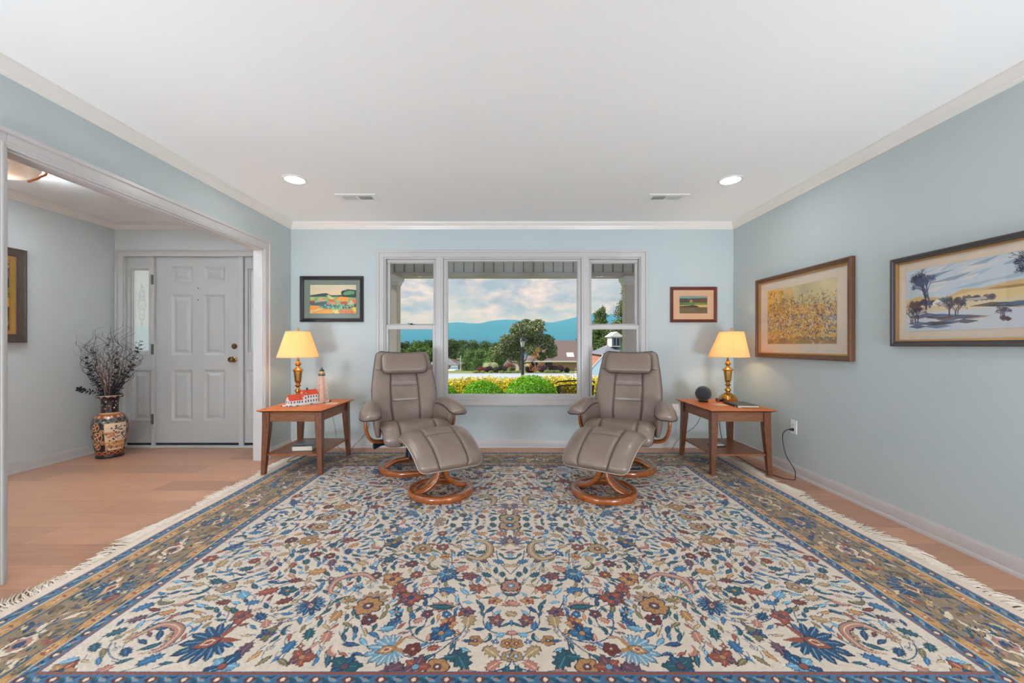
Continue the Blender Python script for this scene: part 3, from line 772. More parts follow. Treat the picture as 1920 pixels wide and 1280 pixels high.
# ---------------------------------------------------------------- leather cushions
M_leather = mat('taupe_leather', rgb(136, 118, 107), 0.31, var=0.10, vscale=6, bump=0.25, bscale=420, spec=0.6, coat=0.22)
M_pipe = mat('leather_piping', rgb(40, 36, 42), 0.5, var=0.05)
M_pipel = mat('leather_piping_pale', rgb(176, 166, 150), 0.5, var=0.05)
M_chwood = wood('honey_bentwood', rgb(122, 62, 24), rgb(184, 102, 46), 0.2, 5, 'X', 0.7, 1.2)
M_navy = mat('navy_metal', rgb(34, 42, 66), 0.4, metal=0.5, var=0.08)
def cushion(name, parent, path, hw, th, seams_u=(), seams_v=(), curve=0.0, corner=0.05, nu=57, nv=61, nexp=5.0, back=0.55, m=None, puff=0.10, groove=0.30, droop=None, pipe=None, seam_span=None, wrinkle=0.004, seed=1, endround=0.035):
    """soft slab following path (y, z stations); front side = left-hand normal.  hw, th: half width, half thickness at stations"""
    C_ = catmull([(0, p[0], p[1]) for p in path], nv)
    H = np.interp(np.linspace(0, 1, nv), np.linspace(0, 1, len(hw)), hw)
    ds = [0]
    for i in range(1, nv): ds.append(ds[-1]+float(np.linalg.norm(C_[i]-C_[i-1])))
    L = ds[-1]; rs = np.random.RandomState(seed); ph = rs.rand(8)*6.28
    us = np.array(sorted(set([round(float(v), 5) for v in np.sin(np.linspace(-PI/2, PI/2, nu))]+[round(q+d, 5) for q in seams_u for d in (-0.035, -0.017, 0, 0.017, 0.035)]))); seam_span = seam_span or {}
    def frame(i):
        t = C_[min(i+1, nv-1)]-C_[max(i-1, 0)]; t = t/np.linalg.norm(t); nrm = np.array([0, -t[2], t[1]])  # left of direction in yz
        return t, nrm
    def dims(i):
        s = ds[i]; e = min(s, L-s); a = H[i]
        if e < corner: a = a-corner*(1-math.sqrt(max(0, 1-(1-e/corner)**2)))
        b = th*(1.0 if e > endround else math.sqrt(max(0.0004, 1-(1-e/endround)**2)))
        return a, b
    def pt(i, u, side):
        t, nrm = frame(i); a, b = dims(i); s = ds[i]
        w = (max(0, 1-abs(u)**nexp))**0.5
        x = u*a
        if side > 0:
            g = 0.0
            for q in seams_u: g = max(g, math.exp(-((u-q)*a/0.009)**2))
            for q in seams_v:
                lo, hi = seam_span.get(q, (-1, 1))
                if lo-0.02 < u < hi+0.02: g = max(g, math.exp(-((s/L-q)*L/0.009)**2))
            pf = 1.0+puff*(1-u*u)
            h = b*w*pf*(1-groove*g)+wrinkle*(math.sin(u*9+ph[0]+s*14)*math.sin(s*31+ph[1]+u*3))*w
        else:
            h = -b*w*back
        c = curve*u*u+(droop(u*a, s/L) if droop else 0)
        p = C_[i]+nrm*(h+c)
        return (x+p[0], p[1], p[2])
    rings = []
    for i in range(nv):
        rings.append([pt(i, u, 1) for u in us]+[pt(i, u, -1) for u in us[-2:0:-1]])
    mb = MB(); mb.loft(rings); o = mb.build(name, m or M_leather, parent, smooth=True)
    pm = pipe or M_pipe
    # piping around the rim
    rim = [pt(i, 1, 1) for i in range(0, nv, 1)]+[pt(nv-1, u, 1) for u in us[-2:0:-2]]+[pt(i, -1, 1) for i in range(nv-1, -1, -1)]+[pt(0, u, 1) for u in us[1:-1:2]]
    mb = MB(); mb.tube(rim, 0.0042, 6, closed=True)
    mb.build('piping', pm, o, smooth=True); mb = MB()
    for q in seams_u: mb.tube([pt(i, q, 1) for i in range(2, nv-2)], 0.0026, 5)
    for q in seams_v:
        lo, hi = seam_span.get(q, (-0.98, 0.98)); i = int(round(q*(nv-1)))
        i = min(range(nv), key=lambda k: abs(ds[k]/L-q))
        mb.tube([pt(i, lo+(hi-lo)*k/24, 1) for k in range(25)], 0.0026, 5)
    if seams_u: mb.build('seam', M_pipe, o, smooth=True)
    return o
def ring_base(parent, R, w, h, name='base_ring'):
    m = MB(); n = 72
    prof = [(R-w, 0.0), (R-0.004, 0.0), (R, 0.006), (R, h-0.010), (R-0.006, h-0.002), (R-0.014, h), (R-w+0.010, h), (R-w+0.002, h-0.006), (R-w, h-0.014)]
    rings = [[(r*math.cos(2*PI*k/n), r*math.sin(2*PI*k/n), z) for r, z in prof] for k in range(n)]
    rings.append(rings[0]); m.loft(rings, cap=False)
    o = m.build(name, M_chwood, parent, angle=50); fixn(o); return o
def ring_foot_pads(parent, R):
    pass
def recliner(x, y, rz, label, mirror=1):
    r = empty('recliner', (x, y, RUGZ+0.001), rz, label=label, cat='armchair', group='pair of taupe leather recliners')
    ring_base(r, 0.272, 0.068, 0.044)
    for s in (-1, 1):
        m = MB()
        pts = catmull([(s*0.232, 0, 0.030), (s*0.19, 0, 0.052), (s*0.13, 0, 0.082), (s*0.06, 0, 0.092), (s*0.01, 0, 0.094)], 18)
        m.strip([tuple(p) for p in pts], 0.085, 0.024); o = m.build('base_strut', M_chwood, r, smooth=True); fixn(o)
    m = MB(); m.lathe([(0.036, 0.082), (0.038, 0.10), (0.034, 0.13), (0.030, 0.24), (0.045, 0.26)], 24); m.build('swivel_column', M_navy, r, angle=40)
    m = MB(); m.box(-0.15, -0.17, 0.258, 0.15, 0.16, 0.288); m.box(-0.19, -0.04, 0.262, 0.19, 0.02, 0.282); m.build('seat_mechanism', M_navy, r, bevel=0.006)
    # seat, back, pillow
    cushion('seat_cushion', r, [(-0.335, 0.290), (-0.345, 0.345), (-0.300, 0.392), (-0.20, 0.398), (-0.06, 0.372), (0.12, 0.350), (0.27, 0.355)], [0.26, 0.275, 0.28, 0.285, 0.285, 0.28, 0.27], 0.052,
            seams_u=(-0.52, 0.52), curve=0.014, corner=0.05, nv=61, puff=0.2, m=M_leather, seed=3, wrinkle=0.002, back=0.8)
    bk = cushion('backrest', r, [(0.165, 0.355), (0.215, 0.47), (0.285, 0.66), (0.345, 0.84), (0.395, 1.015)], [0.275, 0.30, 0.298, 0.275, 0.245], 0.055,
            seams_u=(-0.43, 0.43), seams_v=(0.30, 0.53, 0.745), seam_span={0.30: (-0.43, 0.43), 0.53: (-0.43, 0.43), 0.745: (-0.99, 0.99)}, curve=0.045, corner=0.045, puff=0.12, seed=5, wrinkle=0.0025, back=0.9)
    hp = cushion('headrest_pillow', r, [(0.232, 0.822), (0.250, 0.89), (0.288, 0.96), (0.312, 1.005)], [0.205, 0.208, 0.205, 0.195], 0.040, curve=0.018, corner=0.045, nexp=7, puff=0.10, nv=41, seed=8, wrinkle=0.001)
    # arms
    for s in (-1, 1):
        droop = (lambda x, v, s=s: -3.2*max(0, s*x+0.01)**2-1.0*max(0, -s*x)**2)
        e = empty('armrest', (s*0.332, 0, 0)); e.parent = r; e.rotation_euler = (0, 0, s*math.radians(6))
        cushion('arm_pad', e, [(-0.320, 0.500), (-0.27, 0.530), (-0.16, 0.556), (-0.04, 0.564), (0.08, 0.553), (0.16, 0.520)], [0.076, 0.082, 0.080, 0.074, 0.066, 0.055], 0.040, corner=0.06, droop=droop, nexp=3.2, puff=0.25, nu=37, nv=45, seed=11, wrinkle=0.0, back=0.8, endround=0.05)
        # inner leather panel between pad and seat
        m = MB(); rings = []
        for i in range(13):
            v = i/12; z = 0.335+0.215*v
            a0 = -0.20-0.07*v; a1 = 0.16+0.01*v; xx = s*(-0.060+0.020*v); t = 0.022+0.010*math.sin(PI*v)
            ring = []
            for k in range(24):
                q = 2*PI*k/24; ring.append((xx+t*math.copysign(abs(math.sin(q))**0.7, math.sin(q)), (a0+a1)/2+(a1-a0)/2*math.copysign(abs(math.cos(q))**0.35, math.cos(q)), z))
            rings.append(ring)
        m.loft(rings); m.build('side_panel', M_leather, e, smooth=True)
        # bentwood carrying the arm: from under the pad down and in below the seat
        m = MB()
        pts = catmull([(s*0.375, -0.05, 0.545), (s*0.380, -0.06, 0.46), (s*0.374, -0.06, 0.38), (s*0.345, -0.05, 0.305), (s*0.29, -0.03, 0.270), (s*0.19, -0.01, 0.262), (s*0.12, -0.01, 0.262)], 30)
        m.strip([tuple(p) for p in pts], 0.075, 0.026); o = m.build('arm_support', M_chwood, r, smooth=True); fixn(o)
    if mirror > 0:
        m = MB(); m.cyl((-0.15, -0.13, 0.272), (-0.285, -0.17, 0.268), 0.010, n=12); m.cyl((-0.275, -0.168, 0.268), (-0.325, -0.182, 0.265), 0.012, 0.026, n=16); m.build('recline_lever', M_navy, r, angle=35)
    return r
def ottoman(x, y, rz, label):
    r = empty('ottoman', (x, y, RUGZ+0.001), rz, label=label, cat='footstool', group='pair of taupe leather ottomans')
    ring_base(r, 0.240, 0.064, 0.044)
    for s in (-1, 1):
        m = MB()
        pts = catmull([(s*0.200, 0, 0.028), (s*0.150, 0, 0.036), (s*0.085, 0, 0.068), (s*0.036, 0, 0.125), (s*0.020, 0, 0.20), (s*0.0175, 0, 0.30), (s*0.0175, 0.0, 0.335)], 34)
        m.strip([tuple(p) for p in pts], [0.090]*12+[0.090-0.0011*k for k in range(22)], 0.032); o = m.build('stem', M_chwood, r, smooth=True); fixn(o)
    m = MB(); m.hexa([(-0.11, -0.11, 0.285), (0.11, -0.11, 0.285), (0.11, 0.10, 0.345), (-0.11, 0.10, 0.345)], [(-0.11, -0.11, 0.305), (0.11, -0.11, 0.305), (0.11, 0.10, 0.365), (-0.11, 0.10, 0.365)]); m.build('mounting_plate', M_navy, r)
    cushion('cushion', r, [(-0.215, 0.225), (-0.185, 0.275), (-0.10, 0.332), (0.0, 0.375), (0.10, 0.398), (0.175, 0.392), (0.185, 0.350)], [0.235, 0.243, 0.25, 0.258, 0.265, 0.268, 0.262], 0.050,
            seams_u=(-0.46, 0.46), seams_v=(0.60,), seam_span={0.60: (-0.46, 0.46)}, curve=-0.004, corner=0.05, pipe=M_pipel, puff=0.16, seed=21, wrinkle=0.0018, back=0.75)
    return r
A1 = math.radians(31)
recliner(-0.865, 3.53, math.radians(25), 'taupe leather swivel recliner left of the window centre, next to the lighthouse table')
recliner(1.040, 3.53, -math.radians(25), 'taupe leather swivel recliner right of the window centre, next to the speaker table', mirror=-1)
ottoman(-0.49, 2.945, A1, 'taupe leather ottoman on a round wooden base before the left recliner')
ottoman(0.71, 2.925, -A1-0.03, 'taupe leather ottoman on a round wooden base before the right recliner')

# ================================================================ THE RUG
RW, RD = 2.0385, 1.585            # half sizes
RC = (0.0165, 2.45)
IW, ID = 1.575, 1.125             # half sizes of the ivory field
RES = 0.0031
PAL = {'TN': rgb(172, 146, 110), 'RD': rgb(146, 80, 62), 'BL': rgb(54, 106, 146), 'OR': rgb(178, 132, 84), 'BD': rgb(40, 78, 112), 'PK': rgb(178, 128, 110),
       'PU': rgb(100, 74, 88), 'LB': rgb(112, 160, 186), 'TE': rgb(42, 88, 100), 'MR': rgb(112, 58, 52), 'OL': rgb(122, 112, 78), 'IV': rgb(226, 208, 184)}
OUT = rgb(44, 46, 66)
rug = Canvas(2*RW, 2*RD, int(2*RW/RES), int(2*RD/RES), rgb(216, 203, 186))
rug.noise(0.035, 0.02, 4); rug.noise(0.03, 0.25, 9)
def quad4(f):
    for sx in (-1, 1):
        for sy in (-1, 1): f(sx, sy)
def Q(x, y, sx, sy): return (RW+sx*x, RD+sy*y)
def rot(pts, a, x, y, s=1.0):
    c, n = math.cos(a)*s, math.sin(a)*s
    return [(x+px*c-py*n, y+px*n+py*c) for px, py in pts]
LEAF = [(0, 0), (0.12, 0.10), (0.30, 0.19), (0.52, 0.20), (0.74, 0.13), (1.0, 0.0), (0.78, -0.08), (0.5, -0.15), (0.26, -0.14), (0.1, -0.07)]
ACAN = [(0, 0), (0.10, 0.14), (0.06, 0.24), (0.24, 0.20), (0.26, 0.36), (0.40, 0.26), (0.50, 0.38), (0.58, 0.24), (0.74, 0.30), (0.76, 0.15), (1.0, 0.06),
        (0.80, 0.0), (0.84, -0.12), (0.66, -0.10), (0.60, -0.26), (0.46, -0.16), (0.36, -0.30), (0.28, -0.15), (0.12, -0.20), (0.10, -0.06)]
CRES = [(0, 0), (0.12, 0.22), (0.34, 0.38), (0.6, 0.38), (0.86, 0.22), (1.0, -0.05), (0.80, 0.10), (0.60, 0.16), (0.42, 0.14), (0.26, 0.04), (0.14, -0.1)]
def stamp(shape, x, y, L, ang, col, vein=True, cen=True):
    """draw a motif in all four quarters; x, y in rug coordinates (quarter), ang in radians"""
    def f(sx, sy):
        off = -0.5 if cen else 0.0
        for grow, c in ((1.10, OUT), (1.0, col)):
            pts = [((px+off)*grow, py*grow) for px, py in shape]
            P_ = rot(pts, ang, x, y, L)
            rug.poly([Q(a, b, sx, sy) for a, b in P_], c)
        if vein:
            vc = tuple(min(1, v*1.9+0.03) for v in col[:3])
            P_ = rot([(off+0.12, 0.02), (off+0.45, 0.04), (off+0.85, 0.01)], ang, x, y, L)
            rug.line([Q(a, b, sx, sy) for a, b in P_], max(0.0030, L*0.035), vc)
    quad4(f)
def rosette(x, y, r, n, col, cen, ang=0.3):
    def f(sx, sy):
        for gr, c in ((1.12, OUT), (1.0, col)):
            pts = []
            for k in range(n*8):
                a = ang+2*PI*k/(n*8); q = r*(0.78+0.22*abs(math.sin(n*a/2+0.4))+0.05*math.sin(3*a+x*40))*gr
                pts.append((x+q*math.cos(a), y+q*math.sin(a)))
            rug.poly([Q(a, b, sx, sy) for a, b in pts], c)
        for k in range(n):
            a = ang+2*PI*k/n; rug.line([Q(x+r*0.4*math.cos(a), y+r*0.4*math.sin(a), sx, sy), Q(x+r*0.85*math.cos(a), y+r*0.85*math.sin(a), sx, sy)], 0.0032, tuple(v*0.55 for v in col[:3]))
        cx, cy = Q(x, y, sx, sy)
        rug.disc(cx, cy, r*0.40, OUT); rug.disc(cx, cy, r*0.33, cen); rug.disc(cx, cy, r*0.13, PAL['IV'])
    quad4(f)
def flower(x, y, r, col, cen, ang=0.3, n=5):
    def f(sx, sy):
        for gr, c in ((1.14, OUT), (1.0, col)):
            for k in range(n):
                a = ang+2*PI*k/n; px, py = x+r*0.58*math.cos(a), y+r*0.58*math.sin(a)
                jit = 1+0.22*math.sin(k*2.7+x*37+y*23)
                pts = rot([(-0.55, 0), (-0.3, 0.36), (0.12, 0.46), (0.30, 0.24), (0.46, 0.30), (0.66, 0), (0.40, -0.16), (0.30, -0.44), (-0.2, -0.34)], a, px, py, r*0.95*gr*jit)
                cc = c if (gr > 1 or k % 2 == 0) else (PAL['PU'] if c == PAL['RD'] else PAL['BD'] if c in (PAL['BL'], PAL['LB'], PAL['TE']) else PAL['RD'] if c in (PAL['OR'], PAL['PU'], PAL['MR']) else PAL['OL'])
                rug.poly([Q(u, v, sx, sy) for u, v in pts], cc)
        for k in range(n):
            a = ang+2*PI*k/n; rug.line([Q(x+r*0.3*math.cos(a), y+r*0.3*math.sin(a), sx, sy), Q(x+r*0.85*math.cos(a), y+r*0.85*math.sin(a), sx, sy)], 0.0032, tuple(min(1, v*1.7+0.04) for v in col[:3]))
        cx, cy = Q(x, y, sx, sy); rug.disc(cx, cy, r*0.34, OUT); rug.disc(cx, cy, r*0.27, cen)
    quad4(f)
def palmette(x, y, r, ang, c1, c2):
    def f(sx, sy):
        for gr, c in ((1.06, OUT), (1.0, c1)):
            for k in range(-5, 6):
                a = ang+k*0.43; l = r*(1.35-0.085*abs(k))*gr
                bx, by = x-r*0.25*math.cos(ang), y-r*0.25*math.sin(ang)
                pts = rot([(0, -0.05), (0.55, -0.14), (0.82, -0.13), (1.0, 0), (0.82, 0.13), (0.55, 0.14), (0, 0.05)], a, bx, by, l)
                rug.poly([Q(u, v, sx, sy) for u, v in pts], c)
        for k in range(-5, 6):
            a = ang+k*0.43; bx, by = x-r*0.25*math.cos(ang), y-r*0.25*math.sin(ang)
            rug.line([Q(bx+r*0.45*math.cos(a), by+r*0.45*math.sin(a), sx, sy), Q(bx+r*1.1*math.cos(a), by+r*1.1*math.sin(a), sx, sy)], 0.0036, PAL['LB'] if c1 != PAL['LB'] else PAL['IV'])
        for gr, c in ((0.50, OUT), (0.45, c2), (0.24, PAL['IV']), (0.17, PAL['RD'])):
            pts = rot([(-1, 0), (-0.5, 0.5), (0.2, 0.62), (1.2, 0), (0.2, -0.62), (-0.5, -0.5)], ang, x, y, r*gr)
            rug.poly([Q(u, v, sx, sy) for u, v in pts], c)
        for s in (-1, 1):
            pts = rot([(0, 0), (-0.35, 0.25*s), (-0.8, 0.75*s), (-0.3, 0.6*s), (0.1, 0.3*s)], ang, x-r*0.45*math.cos(ang), y-r*0.45*math.sin(ang), r*0.8)
            rug.poly([Q(u, v, sx, sy) for u, v in pts], c2)
    quad4(f)
def vine(pts, w=0.0042, col=None):
    P_ = [tuple(p[:2]) for p in catmull([(a, b, 0) for a, b in pts], 14*len(pts))]
    quad4(lambda sx, sy: rug.line([Q(a, b, sx, sy) for a, b in P_], w, col or rgb(52, 84, 116)))
def cscroll(pts, w=0.04, col=None):
    """feathered C-scroll"""
    P_ = catmull([(a, b, 0) for a, b in pts], 40); col = col or PAL['TN']
    def f(sx, sy):
        for gr, c in ((1.25, OUT), (1.0, col)):
            ws = [w*gr*math.sin(PI*min(1, 0.12+i/44))*0.8+0.003 for i in range(40)]
            rug.line([Q(p[0], p[1], sx, sy) for p in P_], ws, c)
            for i in range(3, 36, 3):
                t = P_[i+1]-P_[i-1]; a = math.atan2(t[1], t[0])-0.9
                pts_ = rot([(0, -0.3), (1.0, 0), (0, 0.3)], a, P_[i][0], P_[i][1], w*0.85*gr*math.sin(PI*i/40))
                rug.poly([Q(u, v, sx, sy) for u, v in pts_], c)
        rug.line([Q(p[0], p[1], sx, sy) for p in P_[2:-2]], 0.003, PAL['IV'])
    quad4(f)
def tendril(x, y, r, ang, s):
    pts = []
    for i in range(26):
        a = ang+s*i/25*3.3*PI; q = r*(1-0.85*i/25); pts.append((x+q*math.cos(a), y+q*math.sin(a)))
    quad4(lambda sx, sy: rug.line([Q(a, b, sx, sy) for a, b in pts], 0.0030, rgb(70, 92, 116)))
MOTIFS = [
('R', 0.48, 0.309, 0.045, 0, 'TN', 'RD'), ('F', 0.642, 0.263, 0.052, 0, 'BL', 'OR'), ('A', 0.404, 0.424, 0.075, 250, 'TN', ''), ('F', 0.298, 0.563, 0.055, 180, 'BL', 'BD'),
('A', 0.232, 0.515, 0.095, 40, 'PK', ''), ('F', 0.194, 0.575, 0.04, 0, 'PU', 'RD'), ('A', 0.546, 0.575, 0.1, 30, 'RD', ''), ('F', 0.558, 0.592, 0.045, 0, 'OR', 'RD'),
('P', -0.015, 0.239, 0.085, 90, 'PU', 'TN'), ('A', -0.015, 0.389, 0.055, 270, 'LB', ''), ('L', 0.273, 0.437, 0.04, 20, 'RD', ''), ('L', 0.293, 0.457, 0.04, 180, 'RD', ''),
('L', 0.047, 0.389, 0.06, 300, 'TE', ''), ('A', 0.041, 0.563, 0.06, 270, 'TE', ''), ('A', 0.014, 0.489, 0.055, 330, 'TN', ''), ('R', -0.014, 0.65, 0.05, 0, 'PK', 'LB'),
('A', -0.014, 0.714, 0.03, 270, 'MR', ''), ('L', 0.092, 0.65, 0.06, 15, 'TN', ''), ('F', 0.153, 0.668, 0.038, 0, 'RD', 'OR'), ('L', 0.163, 0.704, 0.04, 220, 'BL', ''),
('A', 0.276, 0.689, 0.1, 350, 'BL', ''), ('A', 0.292, 0.714, 0.06, 300, 'TN', ''), ('F', 0.44, 0.739, 0.055, 0, 'PU', 'RD'), ('R', 0.374, 0.729, 0.022, 0, 'BD', 'LB'),
('P', 0.588, 0.753, 0.085, 60, 'OR', 'BL'), ('A', 0.014, 0.772, 0.075, 200, 'PK', ''), ('L', 0.104, 0.734, 0.05, 190, 'TE', ''), ('L', 0.055, 0.714, 0.05, 50, 'LB', ''),
('L', 0.182, 0.768, 0.055, 350, 'LB', ''), ('F', 0.071, 0.756, 0.03, 0, 'OR', 'PU'), ('A', 0.292, 0.786, 0.13, 175, 'PK', ''), ('L', 0.294, 0.792, 0.12, 175, 'TE', ''),
('A', 0.174, 0.877, 0.11, 270, 'TN', ''), ('F', 0.184, 0.826, 0.035, 0, 'PU', 'BD'), ('R', 0.263, 0.842, 0.022, 0, 'BL', 'LB'), ('R', 0.339, 0.839, 0.028, 0, 'PU', 'RD'),
('L', 0.228, 0.848, 0.045, 270, 'TE', ''), ('F', 0.246, 0.893, 0.04, 0, 'OR', 'PU'), ('F', 0.267, 0.946, 0.05, 0, 'BL', 'OR'), ('S', 0.345, 0.932, 0.06, 60, 'TE', ''),
('L', 0.31, 0.969, 0.05, 90, 'PK', ''), ('A', 0.363, 0.877, 0.06, 30, 'PK', ''), ('A', 0.48, 0.917, 0.08, 200, 'LB', ''), ('F', 0.458, 0.885, 0.03, 0, 'BL', 'PU'),
('L', 0.41, 0.947, 0.045, 10, 'PU', ''), ('L', 0.372, 0.969, 0.045, 350, 'PK', ''), ('A', 0.002, 0.839, 0.06, 200, 'TN', ''), ('L', 0.025, 0.901, 0.05, 210, 'TE', ''),
('L', -0.003, 0.893, 0.045, 270, 'BL', ''), ('F', 0.06, 0.877, 0.035, 0, 'PU', 'OR'), ('L', 0.117, 0.835, 0.045, 100, 'TE', ''), ('L', 0.128, 0.924, 0.055, 180, 'BD', ''),
('A', 0.087, 0.905, 0.06, 100, 'BL', ''), ('P', 0.448, 1.028, 0.1, 200, 'LB', 'OR'), ('R', 0.356, 1.025, 0.035, 0, 'MR', 'RD'), ('A', 0.279, 1.022, 0.06, 10, 'RD', ''),
('R', 0.134, 0.985, 0.03, 0, 'OR', 'PU'), ('L', 0.166, 0.984, 0.05, 180, 'BD', ''), ('R', 0.017, 0.999, 0.028, 0, 'OR', 'RD'), ('R', 0.014, 1.058, 0.028, 0, 'TN', 'LB'),
('A', 0.073, 1.042, 0.09, 320, 'TN', ''), ('L', 0.169, 1.03, 0.055, 340, 'LB', ''), ('A', 0.179, 1.08, 0.13, 300, 'TE', ''), ('A', 0.217, 1.058, 0.07, 190, 'TE', ''),
('A', 0.059, 1.098, 0.08, 40, 'PK', ''), ('A', 0.012, 1.128, 0.08, 100, 'TE', ''), ('R', 0.254, 1.104, 0.045, 0, 'OR', 'PU'), ('F', 0.328, 1.104, 0.05, 0, 'RD', 'LB'),
('A', 0.412, 1.116, 0.11, 210, 'PU', ''), ('L', 0.43, 1.136, 0.07, 200, 'TE', ''), ('A', 0.153, 1.136, 0.08, 350, 'PK', ''), ('L', 0.229, 1.136, 0.05, 10, 'TE', ''),
('R', -0.017, 0.045, 0.075, 0, 'TN', 'BL'), ('A', 0.047, 0.955, 0.05, 190, 'LB', ''), ('A', 0.006, 0.943, 0.05, 180, 'PK', ''), ('S', 0.095, 0.969, 0.06, 240, 'TE', ''),
('P', 1.112, 0.994, 0.13, 215, 'BD', 'RD'), ('P', 0.838, 0.788, 0.08, 300, 'BD', 'PU'), ('R', 0.598, 0.788, 0.065, 0, 'OR', 'PU'), ('F', 0.433, 0.736, 0.05, 0, 'RD', 'BD'),
('A', 0.954, 1.02, 0.09, 80, 'PU', ''), ('F', 0.57, 1.102, 0.055, 0, 'TE', 'PU'), ('F', 0.986, 1.102, 0.06, 0, 'LB', 'RD'), ('F', 0.735, 1.062, 0.045, 0, 'RD', 'OR'),
('S', 0.856, 0.927, 0.07, 90, 'TE', ''), ('S', 0.636, 1.032, 0.07, 120, 'PK', ''), ('A', 0.96, 0.891, 0.07, 120, 'PK', ''), ('F', 1.085, 0.853, 0.045, 0, 'RD', 'PU'),
('R', 1.279, 0.661, 0.045, 0, 'TN', 'PK'), ('A', 1.082, 0.69, 0.11, 200, 'RD', ''), ('A', 1.229, 0.868, 0.08, 200, 'TN', ''), ('L', 1.31, 1.014, 0.08, 210, 'TE', ''),
('F', 0.552, 0.6, 0.05, 0, 'OR', 'PU'), ('A', 0.937, 0.535, 0.11, 190, 'OR', ''), ('F', 0.638, 0.253, 0.06, 0, 'BD', 'OR'), ('R', 0.468, 0.324, 0.06, 0, 'TN', 'RD'),
('R', 1.122, 0.229, 0.06, 0, 'OR', 'TN'), ('F', 1.487, 0.305, 0.045, 0, 'BL', 'PU'), ('F', 0.906, 0.229, 0.04, 0, 'RD', 'BD'), ('A', 1.187, 0.378, 0.07, 200, 'TN', ''),
('A', 1.209, 0.621, 0.06, 200, 'TN', ''), ('R', 1.135, -0.068, 0.06, 0, 'TN', 'RD'), ('P', 0.642, -0.127, 0.06, 20, 'BL', 'PU'), ('A', 1.494, 0.868, 0.08, 210, 'PU', ''),
('A', 1.405, 0.829, 0.07, 200, 'OR', ''), ('A', 1.371, 1.124, 0.09, 60, 'PK', ''), ('L', 1.617, 0.466, 0.06, 200, 'TN', ''), ('A', 0.383, 0.641, 0.07, 20, 'PK', ''),
('P', 0.298, 0.557, 0.06, 10, 'BD', 'LB'), ('A', 1.535, 1.08, 0.07, 200, 'LB', ''), ('F', 1.517, 1.124, 0.05, 0, 'OR', 'TE'), ('A', 1.507, 0.941, 0.08, 215, 'TE', ''),
('A', 1.089, 0.771, 0.07, 10, 'BL', ''), ('F', 0.965, 0.282, 0.03, 0, 'TE', 'BD'), ('A', 0.719, 0.365, 0.07, 30, 'TE', ''), ('A', 1.217, 0.161, 0.06, 200, 'OR', '')
]
VINES = [[(0.199, 0.809), (0.261, 0.704), (0.37, 0.668), (0.433, 0.753), (0.519, 0.714), (0.581, 0.772)], [(0.199, 0.809), (0.177, 0.909), (0.213, 0.969), (0.294, 0.996), (0.359, 0.969), (0.395, 0.909), (0.404, 0.826), (0.366, 0.809)], [(-0.018, 0.955), (-0.02, 1.011), (-0.014, 1.051), (0.014, 1.101), (0.077, 1.125), (0.165, 1.113), (0.203, 1.045), (0.206, 0.984)], [(0.39, 1.055), (0.332, 1.064), (0.27, 1.045), (0.221, 0.991), (0.188, 0.955)], [(-0.017, 0.563), (0.057, 0.451), (0.075, 0.339)], [(0.08, 0.791), (0.108, 0.843), (0.107, 0.901), (0.069, 0.943), (-0.002, 0.955)], [(0.27, 1.045), (0.272, 1.089), (0.246, 1.148), (0.17, 1.156)], [(0.309, 0.368), (0.268, 0.563), (0.205, 0.575)], [(0.713, 0.382), (0.548, 0.437), (0.477, 0.489)], [(0.49, 0.631), (0.409, 0.575), (0.329, 0.563)]]
rr = random.Random(7)
NB = ('TE', 'BL', 'BL', 'TE', 'BD', 'LB'); WM = ('PK', 'RD', 'TN', 'OR', 'PU', 'MR', 'TN')
occ = [(m_[1], m_[2], m_[3]*(0.75 if m_[0] in 'PRF' else 0.40)) for m_ in MOTIFS]
# flowing vine net below the motifs: arcs around hidden spiral centres
SP = [(0.44, 0.87, 1), (0.95, 0.72, -1), (1.32, 0.93, 1), (1.30, 0.45, -1), (0.85, 0.30, 1), (0.28, 0.28, -1), (0.50, 0.50, 1), (1.45, 0.10, 1), (1.05, 0.05, -1), (0.62, 0.02, 1)]
for cx, cy, s in SP:
    for r0, a0, span in ((0.20, rr.uniform(0, 6), 4.6), (0.12, rr.uniform(0, 6), 4.0)):
        pts = [(abs(cx+r0*(1-0.25*i/11)*math.cos(a0+s*span*i/11)), abs(cy+r0*(1-0.25*i/11)*math.sin(a0+s*span*i/11))) for i in range(12)]
        pts = [(min(IW-0.02, a), min(ID-0.02, b_)) for a, b_ in pts]
        vine(pts, 0.0040)
for v in VINES: vine([(max(0, a), b_) for a, b_ in v], 0.0052)
def flow(x, y):
    a = 0.0; vx = vy = 0
    for cx, cy, s in SP:
        dx, dy = x-cx, y-cy; d2 = dx*dx+dy*dy+0.01; vx += -s*dy/d2; vy += s*dx/d2
    return math.atan2(vy, vx)
